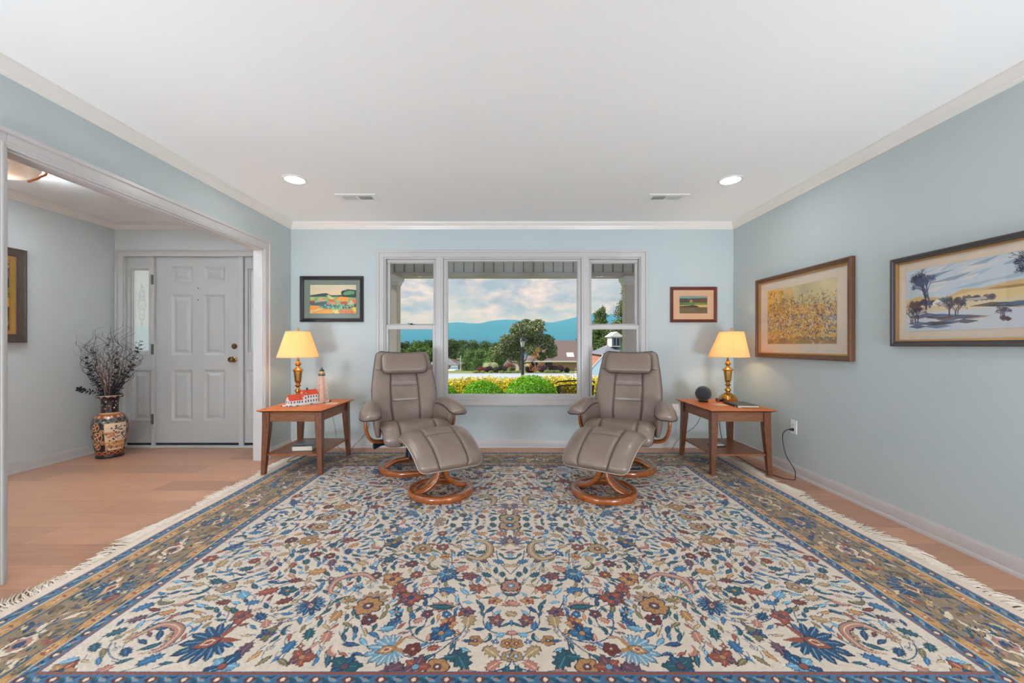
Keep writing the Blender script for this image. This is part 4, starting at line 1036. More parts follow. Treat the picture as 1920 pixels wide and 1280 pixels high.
# fill the rest with leaves, sprigs and small blossoms
tries = 0
while tries < 42000:
    tries += 1
    x, y = rr.uniform(0.0, IW-0.035), rr.uniform(0.0, ID-0.035)
    big = tries < 700
    r_ = rr.uniform(0.026, 0.036) if big else rr.uniform(0.014, 0.023)
    if x < r_*0.7 or y < r_*0.7: continue
    ok = True
    for ox, oy, o_r in occ:
        d = (x-ox)**2+(y-oy)**2
        if d < (r_+o_r+(0.004 if big else 0.0))**2: ok = False; break
    if not ok: continue
    occ.append((x, y, r_))
    fa = flow(x, y)
    # little stalk joining the motif to the vine net
    l = r_*1.9; q = fa+PI+rr.uniform(-0.5, 0.5)
    vine([(x, y), (x+l*0.6*math.cos(q+0.25), y+l*0.6*math.sin(q+0.25)), (x+l*1.3*math.cos(q), y+l*1.3*math.sin(q))], 0.0032)
    k = rr.random()
    if big:
        if k < 0.13: rosette(x, y, r_*0.95, rr.choice((6, 7, 8)), PAL[rr.choice(WM)], PAL[rr.choice(('RD', 'LB', 'OR', 'BD'))])
        elif k < 0.28: flower(x, y, r_, PAL[rr.choice(NB+WM)], PAL[rr.choice(('OR', 'RD', 'IV', 'PU'))], fa)
        elif k < 0.58: stamp(ACAN, x, y, r_*2.3, fa+rr.uniform(-0.5, 0.5), PAL[rr.choice(WM)])
        elif k < 0.74: stamp(CRES, x, y, r_*2.5, fa+rr.uniform(-0.8, 0.8), PAL[rr.choice(('TE', 'PK', 'BL', 'OL'))])
        else: stamp(ACAN, x, y, r_*2.3, fa+rr.uniform(-0.5, 0.5), PAL[rr.choice(NB)])
    else:
        if k < 0.66: stamp(LEAF, x, y, r_*2.9, fa+rr.uniform(-0.9, 0.9), PAL[rr.choice(NB+('OL', 'TE'))])
        elif k < 0.84: stamp(LEAF, x, y, r_*2.8, fa+rr.uniform(-0.9, 0.9), PAL[rr.choice(WM)])
        elif k < 0.90: flower(x, y, r_*0.9, PAL[rr.choice(WM+('BL',))], PAL['IV'], fa, 4)
        else: tendril(x, y, r_*0.7, fa, rr.choice((-1, 1)))
KM = {'L': LEAF, 'A': ACAN, 'S': CRES}
for t_, x, y, s, ang, c1, c2 in MOTIFS:
    # angles were read on the left front quarter as seen by the viewer
    a = math.radians(180-ang); a = math.atan2(-math.sin(a), math.cos(a))
    x = max(x, 0.0)
    s *= 0.72 if t_ == 'P' else 0.86
    if t_ == 'R': rosette(x, y, s, 8 if s > 0.04 else 5, PAL[c1], PAL[c2])
    elif t_ == 'F': flower(x, y, s, PAL[c1], PAL[c2], a)
    elif t_ == 'P': palmette(x, y, s, a, PAL[c1], PAL[c2])
    else: stamp(KM[t_], x, y, s, a, PAL[c1])
cscroll([(0.207, 0.231), (0.125, 0.263), (0.109, 0.354), (0.154, 0.424), (0.223, 0.396), (0.233, 0.368)], 0.040)
cscroll([(0.62, 0.62), (0.70, 0.56), (0.80, 0.60), (0.80, 0.69), (0.73, 0.72)], 0.032, PAL['PK'])
cscroll([(1.42, 0.98), (1.36, 0.90), (1.27, 0.93), (1.26, 1.02), (1.32, 1.05)], 0.034, PAL['PK'])
for x, y, r_, a, s in ((0.247, 0.47, 0.028, 0, 1), (0.29, 0.52, 0.03, 2, -1), (0.163, 0.52, 0.03, 1, 1), (0.12, 0.47, 0.022, 3, -1), (0.19, 0.33, 0.028, 0, 1)): tendril(x, y, r_, a, s)

# borders: nested frames, drawn as strips parallel to each side (d = distance in from the rug's edge)
def frame_band(d0, d1, col):
    W2, D2 = 2*RW, 2*RD
    rug.poly([(d0, d0), (W2-d0, d0), (W2-d0, d1), (d0, d1)], col); rug.poly([(d0, D2-d1), (W2-d0, D2-d1), (W2-d0, D2-d0), (d0, D2-d0)], col)
    rug.poly([(d0, d0), (d1, d0), (d1, D2-d0), (d0, D2-d0)], col); rug.poly([(W2-d1, d0), (W2-d0, d0), (W2-d0, D2-d0), (W2-d1, D2-d0)], col)
frame_band(0.0, RD-ID, rgb(60, 100, 132))
frame_band(0.008, 0.058, rgb(74, 112, 142)); frame_band(0.002, 0.007, PAL['RD']); frame_band(0.060, 0.066, PAL['IV'])
frame_band(0.066, 0.130, rgb(176, 132, 80)); frame_band(0.130, 0.138, rgb(38, 84, 120))
frame_band(0.138, 0.352, rgb(142, 122, 94)); frame_band(0.352, 0.360, rgb(38, 84, 120))
frame_band(0.360, 0.404, rgb(178, 132, 78)); frame_band(0.404, 0.409, PAL['IV'])
frame_band(0.409, 0.450, rgb(70, 108, 140)); frame_band(0.450, 0.458, PAL['RD'])
def side_points(d, step, phase=0.0):
    """points along all four sides at distance d from the edge, with the side's direction"""
    out = []
    for (ax, L_) in ((0, 2*RW), (1, 2*RD)):
        half = L_/2-d; n = int(half/step)
        st = half/(n+0.0)
        for i in range(-n, n+1):
            q = i*st+phase*st
            if abs(q) > half: continue
            for s in (-1, 1):
                if ax == 0: out.append((RW+q, (d if s < 0 else 2*RD-d), 0.0 if s < 0 else PI, i))
                else: out.append(((d if s < 0 else 2*RW-d), RD+q, PI/2 if s > 0 else -PI/2, i))
    return out
def put(shape, x, y, a, L, col, out=True):
    if out: rug.poly(rot([(p[0]*1.12-0.56, p[1]*1.12) for p in shape], a, x, y, L), OUT)
    rug.poly(rot([(p[0]-0.5, p[1]) for p in shape], a, x, y, L), col)
for d in (0.033, 0.430):
    for x, y, a, i in side_points(d, 0.105):
        rug.poly(rot([(-1, 0), (-0.4, 0.6), (0.4, 0.6), (1, 0), (0.4, -0.6), (-0.4, -0.6)], a, x, y, 0.021), PAL['MR']); rug.disc(x, y, 0.008, PAL['IV'])
    for x, y, a, i in side_points(d, 0.105, 0.5):
        put(LEAF, x, y, a+0.5, 0.060, PAL['BD'], False); put(LEAF, x, y, a+2.7, 0.040, PAL['LB'], False); rug.disc(x, y, 0.006, PAL['OR'])
    for x, y, a, i in side_points(d, 0.105, 0.25): put(LEAF, x, y, a-0.6, 0.035, PAL['TE'], False); 
for d in (0.098, 0.382):
    for x, y, a, i in side_points(d, 0.17):
        rug.poly(rot([(-1.3, 0), (-0.8, 0.6), (0.8, 0.6), (1.3, 0), (0.8, -0.6), (-0.8, -0.6)], a, x, y, 0.040), rgb(196, 150, 92))
        for q in (-0.6, 0, 0.6): put(LEAF, x+0.03*q*math.cos(a), y+0.03*q*math.sin(a), a+1.1, 0.034, PAL['RD'], False)
        rug.disc(x, y, 0.006, PAL['IV'])
    for x, y, a, i in side_points(d, 0.17, 0.5):
        put(ACAN, x, y, a, 0.062, PAL['TE'], False); put(LEAF, x, y, a+0.4, 0.055, rgb(110, 98, 70), False)
        rug.disc(x, y, 0.009, PAL['OL'])
    for x, y, a, i in side_points(d, 0.085, 0.25): put(LEAF, x, y, a+0.2, 0.030, rgb(206, 168, 116), False)
# main border: palmettes, rosettes, arabesques
rb = random.Random(3)
dm = 0.245
for x, y, a, i in side_points(dm, 0.034, 0.3):
    k = (i*37) % 7; off = 0.085*math.sin(i*1.9)
    xx, yy = x-math.sin(a)*off, y+math.cos(a)*off
    c = [PAL['TE'], rgb(116, 92, 62), PAL['BD'], rgb(196, 158, 108), PAL['OL'], PAL['RD'], PAL['IV']][k]
    put(ACAN if k % 2 else LEAF, xx, yy, a+0.9*math.sin(i*2.3), 0.075, c, k in (0, 2))
for x, y, a, i in side_points(dm, 0.036, 0.8):
    k = (i*53) % 6; off = -0.09*math.sin(i*2.6)
    xx, yy = x-math.sin(a)*off, y+math.cos(a)*off
    put(CRES if k % 3 == 0 else LEAF, xx, yy, a+i*1.3, 0.055, [PAL['PK'], PAL['BL'], rgb(210, 190, 150), PAL['TE'], rgb(126, 88, 60), PAL['PU']][k], False)
for x, y, a, i in side_points(dm, 0.56):
    s = 1 if i % 2 else -1
    for gr, c in ((1.06, OUT), (1.0, PAL['BD'])):
        for k in range(-5, 6):
            q = a+(0 if s > 0 else PI)+k*0.40; l = 0.095*(1.30-0.10*abs(k))*gr
            rug.poly(rot([(0, -0.05), (0.6, -0.13), (0.84, -0.12), (1.0, 0), (0.84, 0.12), (0.6, 0.13), (0, 0.05)], q, x-0.03*s*math.cos(a), y-0.03*s*math.sin(a), l), c)
    for k in range(-5, 6):
        q = a+(0 if s > 0 else PI)+k*0.40
        rug.line([(x+0.04*math.cos(q), y+0.04*math.sin(q)), (x+0.095*math.cos(q), y+0.095*math.sin(q))], 0.003, PAL['LB'])
    for gr, c in ((0.055, PAL['OR']), (0.038, PAL['IV']), (0.026, PAL['RD'])): rug.poly(rot([(-1, 0), (-0.2, 0.6), (1.2, 0), (-0.2, -0.6)], a, x, y, gr), c)
for x, y, a, i in side_points(dm, 0.56, 0.5):
    for gr, c in ((0.060, OUT), (0.055, PAL['IV']), (0.038, PAL['PK']), (0.020, PAL['BD'])):
        rug.poly([(x+gr*(0.8+0.25*abs(math.sin(3*q/8*PI/3*8)))*math.cos(q*PI/24), y+gr*(0.8+0.25*abs(math.sin(3*q*PI/24)))*math.sin(q*PI/24)) for q in range(48)], c)
    for s in (-1, 1):
        put(CRES, x+s*0.10*math.cos(a), y+s*0.10*math.sin(a), a+(0.6 if s > 0 else 3.5), 0.09, PAL['IV'], False)
for k in range(5200):
    side = rb.random()*4; q_ = rb.uniform(0.142, 0.348)
    if side < 2.4: x = rb.uniform(0.15, 2*RW-0.15); y = q_ if rb.random() < 0.5 else 2*RD-q_
    else: y = rb.uniform(0.15, 2*RD-0.15); x = q_ if rb.random() < 0.5 else 2*RW-q_
    if min(x, 2*RW-x, y, 2*RD-y) < 0.141: continue
    if max(rug.a[min(rug.ny-1, int(y/RES)), min(rug.nx-1, int(x/RES))]) < 0.13: continue
    c = rb.choice([PAL['TE'], PAL['BD'], rgb(60, 74, 84), rgb(84, 78, 64), rgb(120, 100, 74), rgb(196, 160, 112), PAL['BL'], PAL['PK'], rgb(96, 84, 66), rgb(206, 190, 160), PAL['OR'], rgb(70, 74, 70)])
    put(LEAF, x, y, (0 if y in (q_, 2*RD-q_) else PI/2)+rb.uniform(-0.8, 0.8), rb.uniform(0.015, 0.035), c, False)
# weave: slight abrash along the length and fine pile speckle
rng = np.random.RandomState(5)
rug.a *= (1+0.10*(rng.rand(rug.ny, rug.nx, 1)-0.5)).astype(np.float32)
rug.noise(0.05, 0.012, 33)

M_rug = mat('wool_rug', (1, 1, 1, 1), 0.85, attr=True, bump=0.35, bscale=260, sheen=0.35, spec=0.15)
MATS['wool_rug'].node_tree.nodes['Principled BSDF'].inputs['Sheen Roughness'].default_value = 0.4
rs_ = np.random.RandomState(2)
def rug_place(X, Y):
    lum = rug.a.mean(-1)
    z = RUGZ-0.001+0.0016*rs_.rand(*X.shape)-0.0016*(lum < 0.09)
    e = np.minimum(np.minimum(X, 2*RW-X), np.minimum(Y, 2*RD-Y)); z = np.where(e < 0.002, 0.001, z)
    wob = 0.006*np.sin(Y*2.6+0.5)+0.003*np.sin(Y*7.1)
    return RC[0]-RW+X+wob*(np.abs(X-RW)/RW), RC[1]-RD+Y, z
rr_root = empty('area_rug', (0, 0, 0), label='large ivory floral rug with blue and gold border covering the floor', cat='rug')
rug.mesh('rug_pile', rug_place, M_rug, rr_root)
M_fringe = mat('fringe_cotton', rgb(240, 228, 212), 0.9, var=0.08, vscale=60)
M_selv = mat('rug_selvedge', rgb(234, 214, 196), 0.9, var=0.05, vscale=50, bump=0.4, bscale=500)
wob = lambda y: 0.006*math.sin((y-RC[1]+RD)*2.6+0.5)+0.003*math.sin((y-RC[1]+RD)*7.1)
for s in (-1, 1):
    m = MB(); n = 120
    rings = []
    for i in range(n+1):
        y = RC[1]-RD+2*RD*i/n; x = RC[0]+s*RW+wob(y)*s*s*(1 if s > 0 else 1)
        xo = x+s*(0.055+0.006*math.sin(i*0.37)+0.004*math.sin(i*1.1)); zt = 0.009+0.001*math.sin(i*0.9)
        rings.append([(x-s*0.006, y, 0.001), (xo, y, 0.001), (xo, y, zt*0.8), (x-s*0.006, y, zt)])
    m.loft(rings); fixn(m.build('selvedge', M_selv, rr_root))
    fr_ = random.Random(40+s); m = MB()
    y = RC[1]-RD+0.004
    while y < RC[1]+RD-0.004:
        # knotted bunches of three to five strands swept in a common direction
        lean = 0.55*math.sin(y*5.0+s)+0.35*math.sin(y*13+2*s); ln = 0.085+0.022*math.sin(y*9.0)+fr_.uniform(-0.018, 0.018)
        for k in range(3):
            yy = y+fr_.uniform(-0.006, 0.006); x0 = RC[0]+s*(RW+0.050)+wob(yy)
            c1 = fr_.uniform(-0.018, 0.018); c2 = lean*ln*0.9+fr_.uniform(-0.022, 0.022)
            l2 = ln*fr_.uniform(0.75, 1.1)
            zz = 0.001+0.003*fr_.random()
            pts = [(x0, yy, 0.006), (x0+s*l2*0.33, yy+c1*0.5+c2*0.15, 0.006+zz), (x0+s*l2*0.68, yy+c1+c2*0.45, 0.004+zz*0.6), (x0+s*l2, yy+c2+fr_.uniform(-0.01, 0.01), 0.004)]
            m.tube([tuple(p) for p in catmull(pts, 6)], [0.0027, 0.0027, 0.0024, 0.0022, 0.0020, 0.0014], 4)
        y += 0.0135
    o = m.build('fringe', M_fringe, rr_root, smooth=True); o['kind'] = 'stuff'

# ================================================================ SMALL THINGS
# ---- lighthouse figurine (diagonal on the left table)
fa_ = math.atan2(0.30, 0.215)
fg = empty('lighthouse_figurine', (-1.935, 3.495, TOPZ), fa_, label='porcelain lighthouse figurine with red-roofed keeper house on the left end table', cat='figurine')
M_pw = mat('figurine_white', rgb(232, 228, 224), 0.35, var=0.05, vscale=60)
M_pr = mat('figurine_red_roof', rgb(214, 78, 50), 0.3, var=0.12, vscale=70)
M_pb = mat('figurine_blue_trim', rgb(52, 62, 92), 0.4, var=0.1)
M_pp = mat('figurine_pink_tower', rgb(238, 196, 172), 0.4, var=0.06, vscale=60)
M_pg = mat('figurine_yellow_lantern', rgb(232, 180, 90), 0.3, var=0.1)
def fig_base():
    m = MB(); poly = []
    for k in range(40):
        a = 2*PI*k/40; rx, ry = 0.205, 0.062
        w_ = 1+0.06*math.sin(5*a)+0.04*math.sin(9*a+1)
        poly.append((0.185+rx*w_*math.copysign(abs(math.cos(a))**0.7, math.cos(a)), ry*w_*math.copysign(abs(math.sin(a))**0.7, math.sin(a))))
    m.prism(poly, 0, 0.012)
    o = m.build('snowy_base', M_pw, fg, bevel=0.003)
    m = MB(); rr_ = random.Random(2)
    for k in range(0, 40, 3):
        m = MB(); x, y = poly[k]; m.box(x-0.010, y-0.006, 0.0035, x+0.010, y+0.006, 0.0095); m.build('rock', M_pb, o, bevel=0.001)
fig_base()
def house(name, x0, x1, w, z0, h, rh, ridge='x', win=((0.3, 0.5),), y=0.0):
    m = MB(); yh = w/2
    if ridge == 'x':
        m.box(x0, y-yh, z0, x1, y+yh, z0+h)
        m.add([(x0, y-yh, z0+h), (x0, y+yh, z0+h), (x0, y, z0+h+rh), (x1, y-yh, z0+h), (x1, y+yh, z0+h), (x1, y, z0+h+rh)], [(0, 2, 1), (3, 4, 5)])
    else:
        xm = (x0+x1)/2
        m.box(x0, y-yh, z0, x1, y+yh, z0+h)
        m.add([(x0, y-yh, z0+h), (x1, y-yh, z0+h), (xm, y-yh, z0+h+rh), (x0, y+yh, z0+h), (x1, y+yh, z0+h), (xm, y+yh, z0+h+rh)], [(0, 1, 2), (3, 5, 4)])
    o = m.build(name, M_pw, fg)
    m = MB(); e = 0.006; t = 0.004
    if ridge == 'x':
        k = rh/yh
        for s in (-1, 1):
            m.add([(x0-e, y+s*(yh+e), z0+h-e*k), (x1+e, y+s*(yh+e), z0+h-e*k), (x1+e, y, z0+h+rh), (x0-e, y, z0+h+rh),
                   (x0-e, y+s*(yh+e), z0+h-e*k+t), (x1+e, y+s*(yh+e), z0+h-e*k+t), (x1+e, y, z0+h+rh+t), (x0-e, y, z0+h+rh+t)], [(0, 1, 2, 3), (4, 7, 6, 5), (0, 4, 5, 1), (1, 5, 6, 2), (3, 7, 4, 0)])
    else:
        xm = (x0+x1)/2; hw = (x1-x0)/2; k = rh/hw
        for s in (-1, 1):
            m.add([(xm+s*(hw+e), y-yh-e, z0+h-e*k), (xm+s*(hw+e), y+yh+e, z0+h-e*k), (xm, y+yh+e, z0+h+rh), (xm, y-yh-e, z0+h+rh),
                   (xm+s*(hw+e), y-yh-e, z0+h-e*k+t), (xm+s*(hw+e), y+yh+e, z0+h-e*k+t), (xm, y+yh+e, z0+h+rh+t), (xm, y-yh-e, z0+h+rh+t)], [(0, 1, 2, 3), (4, 7, 6, 5), (0, 4, 5, 1), (3, 2, 6, 7), (0, 3, 7, 4)])
    fixn(m.build('roof', M_pr, o))
    m = MB()
    n = max(1, int((x1-x0)/0.022))
    for zc_ in ([z0+h*0.5] if h < 0.06 else [z0+h*0.28, z0+h*0.72]):
        for i in range(n):
            xx = x0+(i+0.5)*(x1-x0)/n
            for s in (-1, 1): m = MB(); m.box(xx-0.0045, y+s*yh-0.0012, zc_-0.009, xx+0.0045, y+s*yh+0.0012, zc_+0.009); m.build('window', M_pb, o)
    for i in (-0.25, 0.25): m = MB(); m.box(x0-0.0012, y+i*w-0.0045, z0+h*0.5-0.009, x0+0.0012, y+i*w+0.0045, z0+h*0.5+0.009); m.build('window', M_pb, o)
    if ridge == 'y': m = MB(); m.box((x0+x1)/2-0.005, y-yh-0.0012, z0+h+rh*0.2, (x0+x1)/2+0.005, y-yh+0.0012, z0+h+rh*0.2+0.012); m.build('window', M_pb, o)
    return o
house('cottage', 0.005, 0.085, 0.072, 0.012, 0.044, 0.040, 'x')
house('porch_wing', 0.080, 0.150, 0.066, 0.012, 0.040, 0.016, 'x')
o = house('keeper_house', 0.130, 0.255, 0.078, 0.012, 0.082, 0.034, 'x')
house('front_gable', 0.122, 0.158, 0.088, 0.012, 0.072, 0.034, 'y')
m = MB(); m.box(0.17, -0.006, 0.12, 0.182, 0.006, 0.150); m.build('chimney', M_pb, fg)
# skeleton tower
TXc, TYc = 0.315, -0.002
m = MB(); m.lathe([(0.026, 0.012), (0.026, 0.018), (0.020, 0.020), (0.016, 0.25), (0.020, 0.254)], 20, c=(TXc, TYc, 0)); m.build('tower', M_pp, fg, angle=40)
m = MB()
for sx in (-1, 1):
    for sy in (-1, 1):
        m.tube([(TXc+sx*0.042, TYc+sy*0.042, 0.012), (TXc+sx*0.022, TYc+sy*0.022, 0.252)], 0.0022, 6)
def cor(sx, sy, z): q = 0.042-0.020*(z-0.012)/0.24; return (TXc+sx*q, TYc+sy*q, z)
for i in range(6):
    z0_, z1_ = 0.012+i*0.04, 0.012+(i+1)*0.04
    for (a, b_) in (((-1, -1), (1, -1)), ((1, -1), (1, 1)), ((1, 1), (-1, 1)), ((-1, 1), (-1, -1))):
        m.tube([cor(*a, z0_), cor(*b_, z1_)], 0.0011, 4); m.tube([cor(*b_, z0_), cor(*a, z1_)], 0.0011, 4); m.tube([cor(*a, z1_), cor(*b_, z1_)], 0.0014, 4)
m.build('lattice_frame', M_pp, fg)
m = MB(); m.lathe([(0.022, 0.250), (0.031, 0.254), (0.031, 0.262), (0.029, 0.262)], 20, c=(TXc, TYc, 0))
m.tube([(TXc+0.030*math.cos(k*PI/10), TYc+0.030*math.sin(k*PI/10), 0.272) for k in range(20)], 0.0016, 5, closed=True)
for k in range(10): m.cyl((TXc+0.030*math.cos(k*PI/5), TYc+0.030*math.sin(k*PI/5), 0.262), (TXc+0.030*math.cos(k*PI/5), TYc+0.030*math.sin(k*PI/5), 0.272), 0.001, n=4)
m.build('gallery', M_pb, fg)
m = MB(); m.lathe([(0.019, 0.262), (0.022, 0.268), (0.022, 0.292), (0.019, 0.296)], 10, c=(TXc, TYc, 0)); m.build('lantern_room', M_pg, fg)
m = MB(); m.lathe([(0.025, 0.295), (0.020, 0.304), (0.010, 0.312), (0.005, 0.316), (0.006, 0.322), (0.001, 0.330)], 16, c=(TXc, TYc, 0)); m.build('dome', M_pb, fg, smooth=True)
# coaster beside the figurine
def coaster(x, y, rz, label, grp=True):
    m = MB(); m.box(-0.05, -0.05, 0, 0.05, 0.05, 0.005)
    o = m.build('coaster', mat('stone_coaster', rgb(226, 190, 160), 0.6, var=0.1, vscale=50), bevel=0.002); o.location = (x, y, TOPZ); o.rotation_euler[2] = rz
    tag(o, label, 'coaster', 'stone coasters')
coaster(-1.615, 3.66, 0.25, 'square pale stone coaster beside the lighthouse figurine')
coaster(1.915, 3.58, 0.15, 'square pale stone coaster beside the closed dark book')

# ---- books
def canvas_mat(name, rough=0.5, coat=0.0):
    return mat(name, (1, 1, 1, 1), rough, attr=True, coat=coat, bump=0.02, bscale=80)
def book(name, W, D, H, loc, rz, label, cover, cm, pages, spine=None):
    r = empty(name, loc, rz, label=label, cat='book')
    m = MB(); m.box(-W/2+0.004, -D/2+0.004, 0.003, W/2-0.003, D/2-0.004, H-0.003); m.build('pages', pages, r)
    m = MB(); m.box(-W/2, -D/2, 0, W/2, D/2, 0.003); m.box(-W/2, -D/2, H-0.003, W/2, D/2, H); m.box(-W/2-0.002, -D/2, 0, -W/2+0.002, D/2, H)
    m.build('cover', cm, r, bevel=0.001)
    if cover is not None:
        cover.mesh('cover_print', lambda X, Y: (X-cover.w/2, Y-cover.h/2, 0*X+H+0.0004), canvas_mat('printed_cover', 0.3), r, False)
    return r
M_pages = mat('paper_pages', rgb(222, 210, 192), 0.8, var=0.06, vscale=8, stretch=(1, 1, 60))
cv = Canvas(0.166, 0.240, 110, 160, rgb(104, 118, 142)); cv.noise(0.25, 0.03, 3); cv.noise(0.2, 0.008, 4)
for k in range(16):
    rx = random.Random(k); cv.disc(rx.uniform(0, 0.166), rx.uniform(0.12, 0.24), rx.uniform(0.006, 0.018), rgb(150+rx.randint(-30, 30), 132, 140), 0.7)
cv.poly([(0, 0), (0.166, 0), (0.166, 0.03), (0.05, 0.045), (0, 0.04)], rgb(60, 84, 104)); cv.poly([(0.01, 0.05), (0.07, 0.045), (0.09, 0.07), (0.03, 0.075)], rgb(216, 214, 220))
for row, y in enumerate((0.098, 0.116)):
    for k in range(9): cv.poly([(0.032+k*0.0125, y), (0.040+k*0.0125, y), (0.040+k*0.0125, y+0.009), (0.032+k*0.0125, y+0.009)], rgb(232, 228, 224), 0.85)
for k in range(5): cv.poly([(0.05+k*0.016, 0.20), (0.06+k*0.016, 0.20), (0.06+k*0.016, 0.212), (0.05+k*0.016, 0.212)], rgb(238, 228, 216), 0.8)
book('book', 0.170, 0.244, 0.042, (-1.792, 3.56, SHZ+0.001), math.radians(7), 'thick paperback with blue-grey pictorial cover on the lower shelf of the left table', cv, mat('book_cover_blue', rgb(84, 100, 128), 0.35, var=0.1), M_pages)
cv2 = Canvas(0.176, 0.256, 60, 90, rgb(48, 58, 52)); cv2.noise(0.1, 0.02, 3)
for k in range(3): cv2.poly([(0.06+k*0.014, 0.16), (0.07+k*0.014, 0.16), (0.07+k*0.014, 0.165), (0.06+k*0.014, 0.165)], rgb(130, 128, 70), 0.8)
book('book', 0.180, 0.262, 0.020, (2.085, 3.545, TOPZ+0.001), math.radians(-5), 'closed dark green hardcover book on the right end table beside the lamp', cv2, mat('book_cover_dark', rgb(40, 48, 60), 0.35, var=0.1), M_pages)
m = MB(); m.tube([(1.985, 3.46, TOPZ+0.005), (1.992, 3.40, TOPZ+0.005)], 0.0045, 8); m.tube([(1.992, 3.40, TOPZ+0.005), (1.994, 3.383, TOPZ+0.005)], [0.004, 0.001], 8)
o = m.build('pen', M_white, smooth=True); tag(o, 'short white pen lying against the dark book spine', 'pen'); 

# ---- sphere speaker
sp = empty('sphere_speaker', (1.875, 3.80, TOPZ), label='black fabric sphere speaker on the right end table', cat='speaker')
M_mesh = mat('speaker_fabric', rgb(34, 40, 48), 0.75, var=0.12, vscale=60, bump=0.5, bscale=700, sheen=0.3)
m = MB(); R_ = 0.072; m.lathe([(max(0.002, R_*math.cos(a)), 0.077+R_*math.sin(a)) for a in np.linspace(-1.15, 1.57, 30)], 40); m.build('fabric_shell', M_mesh, sp, smooth=True)
m = MB(); m.lathe([(0.040, 0), (0.042, 0.003), (0.042, 0.010), (0.034, 0.012)], 32); m.build('foot_ring', M_black, sp, angle=40)
# small wooden block holder beside the lamp
bh = empty('coaster_holder', (2.035, 3.79, TOPZ), -0.1, label='small square wooden coaster holder with dark slot at the foot of the right lamp', cat='holder')
m = MB(); m.box(-0.035, -0.03, 0, -0.022, 0.03, 0.034); m.box(0.022, -0.03, 0, 0.035, 0.03, 0.034); m.box(-0.022, -0.03, 0, 0.022, 0.03, 0.006); m.build('wooden_frame', M_tabap, bh, bevel=0.002)
m = MB(); m.box(-0.020, -0.026, 0.006, 0.020, 0.026, 0.026); m.build('dark_stack', M_black, bh)

# notepad and gadget on the right shelf
gd = empty('notepad', (1.912, 3.63, SHZ+0.001), 0.05, label='small white notepad on a dark grey tray on the lower shelf of the right table', cat='notepad')
m = MB(); m.box(-0.058, -0.05, 0, 0.058, 0.05, 0.006); m.build('tray', M_black, gd, bevel=0.002)
m = MB(); m.box(-0.052, -0.044, 0.006, 0.050, 0.044, 0.013); m.build('casing', mat('silver_plastic', rgb(170, 168, 170), 0.3, var=0.04), gd, bevel=0.002)
m = MB(); m.box(-0.050, -0.040, 0.013, 0.044, 0.044, 0.019); m.build('paper_pad', M_pages, gd, bevel=0.001)

# ---------------------------------------------------------------- outlets and cords
def outlet(loc, rz, label, grp='wall outlets'):
    r = empty('wall_outlet', loc, rz, label=label, cat='outlet')
    m = MB(); m.box(-0.036, -0.006, -0.058, 0.036, 0, 0.058); m.build('cover_plate', M_white, r, bevel=0.003)
    for s in (-1, 1):
        m = MB(); m.prism([(0.016*math.cos(a), 0.013*math.sin(a)) for a in np.linspace(0, 2*PI, 20, endpoint=False)], 0, 0.002)
        vs = [(x, -0.006-z, s*0.021+y) for x, y, z in m.v]; q = MB(); q.add(vs, m.f)
        rc = fixn(q.build('receptacle', M_white, r))
        q = MB()
        for t in (-0.0055, 0.0055): q.box(t-0.001, -0.0088, s*0.021-0.002, t+0.001, -0.0078, s*0.021+0.006)
        q.cyl((0, -0.0088, s*0.021-0.007), (0, -0.0078, s*0.021-0.007), 0.0018, n=8)
        q.build('slot', M_dark, rc)
    return r
p_ = at(1266, 767, YB)
outlet((p_.x, YB, p_.z), 0, 'white wall outlet on the back wall left of the speaker table')
ad = empty('power_adapter', (p_.x+0.001, YB-0.009, p_.z-0.022), label='white plug-in power adapter in the back wall outlet', cat='adapter')
m = MB(); m.box(-0.030, -0.040, -0.045, 0.030, 0, 0.022); m.build('adapter_body', mat('adapter_plastic', rgb(222, 224, 226), 0.35, var=0.02), ad, bevel=0.004)
RYo, RZo = 3.375, 0.405
outlet((XR, RYo, RZo), -PI/2, 'white wall outlet on the right wall behind the black plug')
def cord(pts, r, label, m_=None, n=60, name='power_cable'):
    mb = MB(); mb.tube([tuple(p) for p in catmull(pts, n)], r, 6)
    o = mb.build(name, m_ or M_black, smooth=True); tag(o, label, 'cord'); return o
M_wcord = mat('clear_cord', rgb(196, 190, 180), 0.5, var=0.03)
pc = cord([(XR-0.03, RYo, RZo-0.018), (XR-0.05, RYo+0.02, RZo-0.03), (XR-0.055, RYo+0.06, 0.33), (XR-0.05, RYo+0.06, 0.24), (XR-0.05, RYo+0.02, 0.15), (XR-0.055, RYo-0.08, 0.07), (XR-0.085, RYo-0.13, 0.012), (2.33, 3.235, 0.004),
      (2.265, 3.29, 0.004), (2.215, 3.45, 0.016), (2.205, 3.56, 0.018), (2.23, 3.75, 0.016), (2.28, 3.98, 0.004), (2.22, 4.06, 0.05), (2.17, 4.06, 0.30), (2.165, 4.03, 0.50), (2.16, 4.0, 0.558)], 0.0032, 'black lamp cord looping from the right wall outlet down to the floor')
m = MB(); m.cyl((XR-0.008, RYo, RZo-0.021), (XR-0.034, RYo, RZo-0.021), 0.013, 0.009, n=14); m.build('plug', M_black, pc, angle=40)
cord([(p_.x+0.002, YB-0.035, p_.z-0.067), (p_.x+0.004, YB-0.03, p_.z-0.16), (p_.x-0.005, YB-0.04, 0.12), (p_.x-0.03, YB-0.05, 0.012), (p_.x-0.09, YB-0.07, 0.004), (p_.x-0.11, YB-0.13, 0.004), (p_.x-0.04, YB-0.15, 0.004), (p_.x+0.01, YB-0.10, 0.004), (p_.x+0.05, YB-0.05, 0.15), (p_.x+0.045, YB-0.03, 0.28)], 0.0018, 'thin pale cord hanging from the white adapter to the floor', M_wcord)
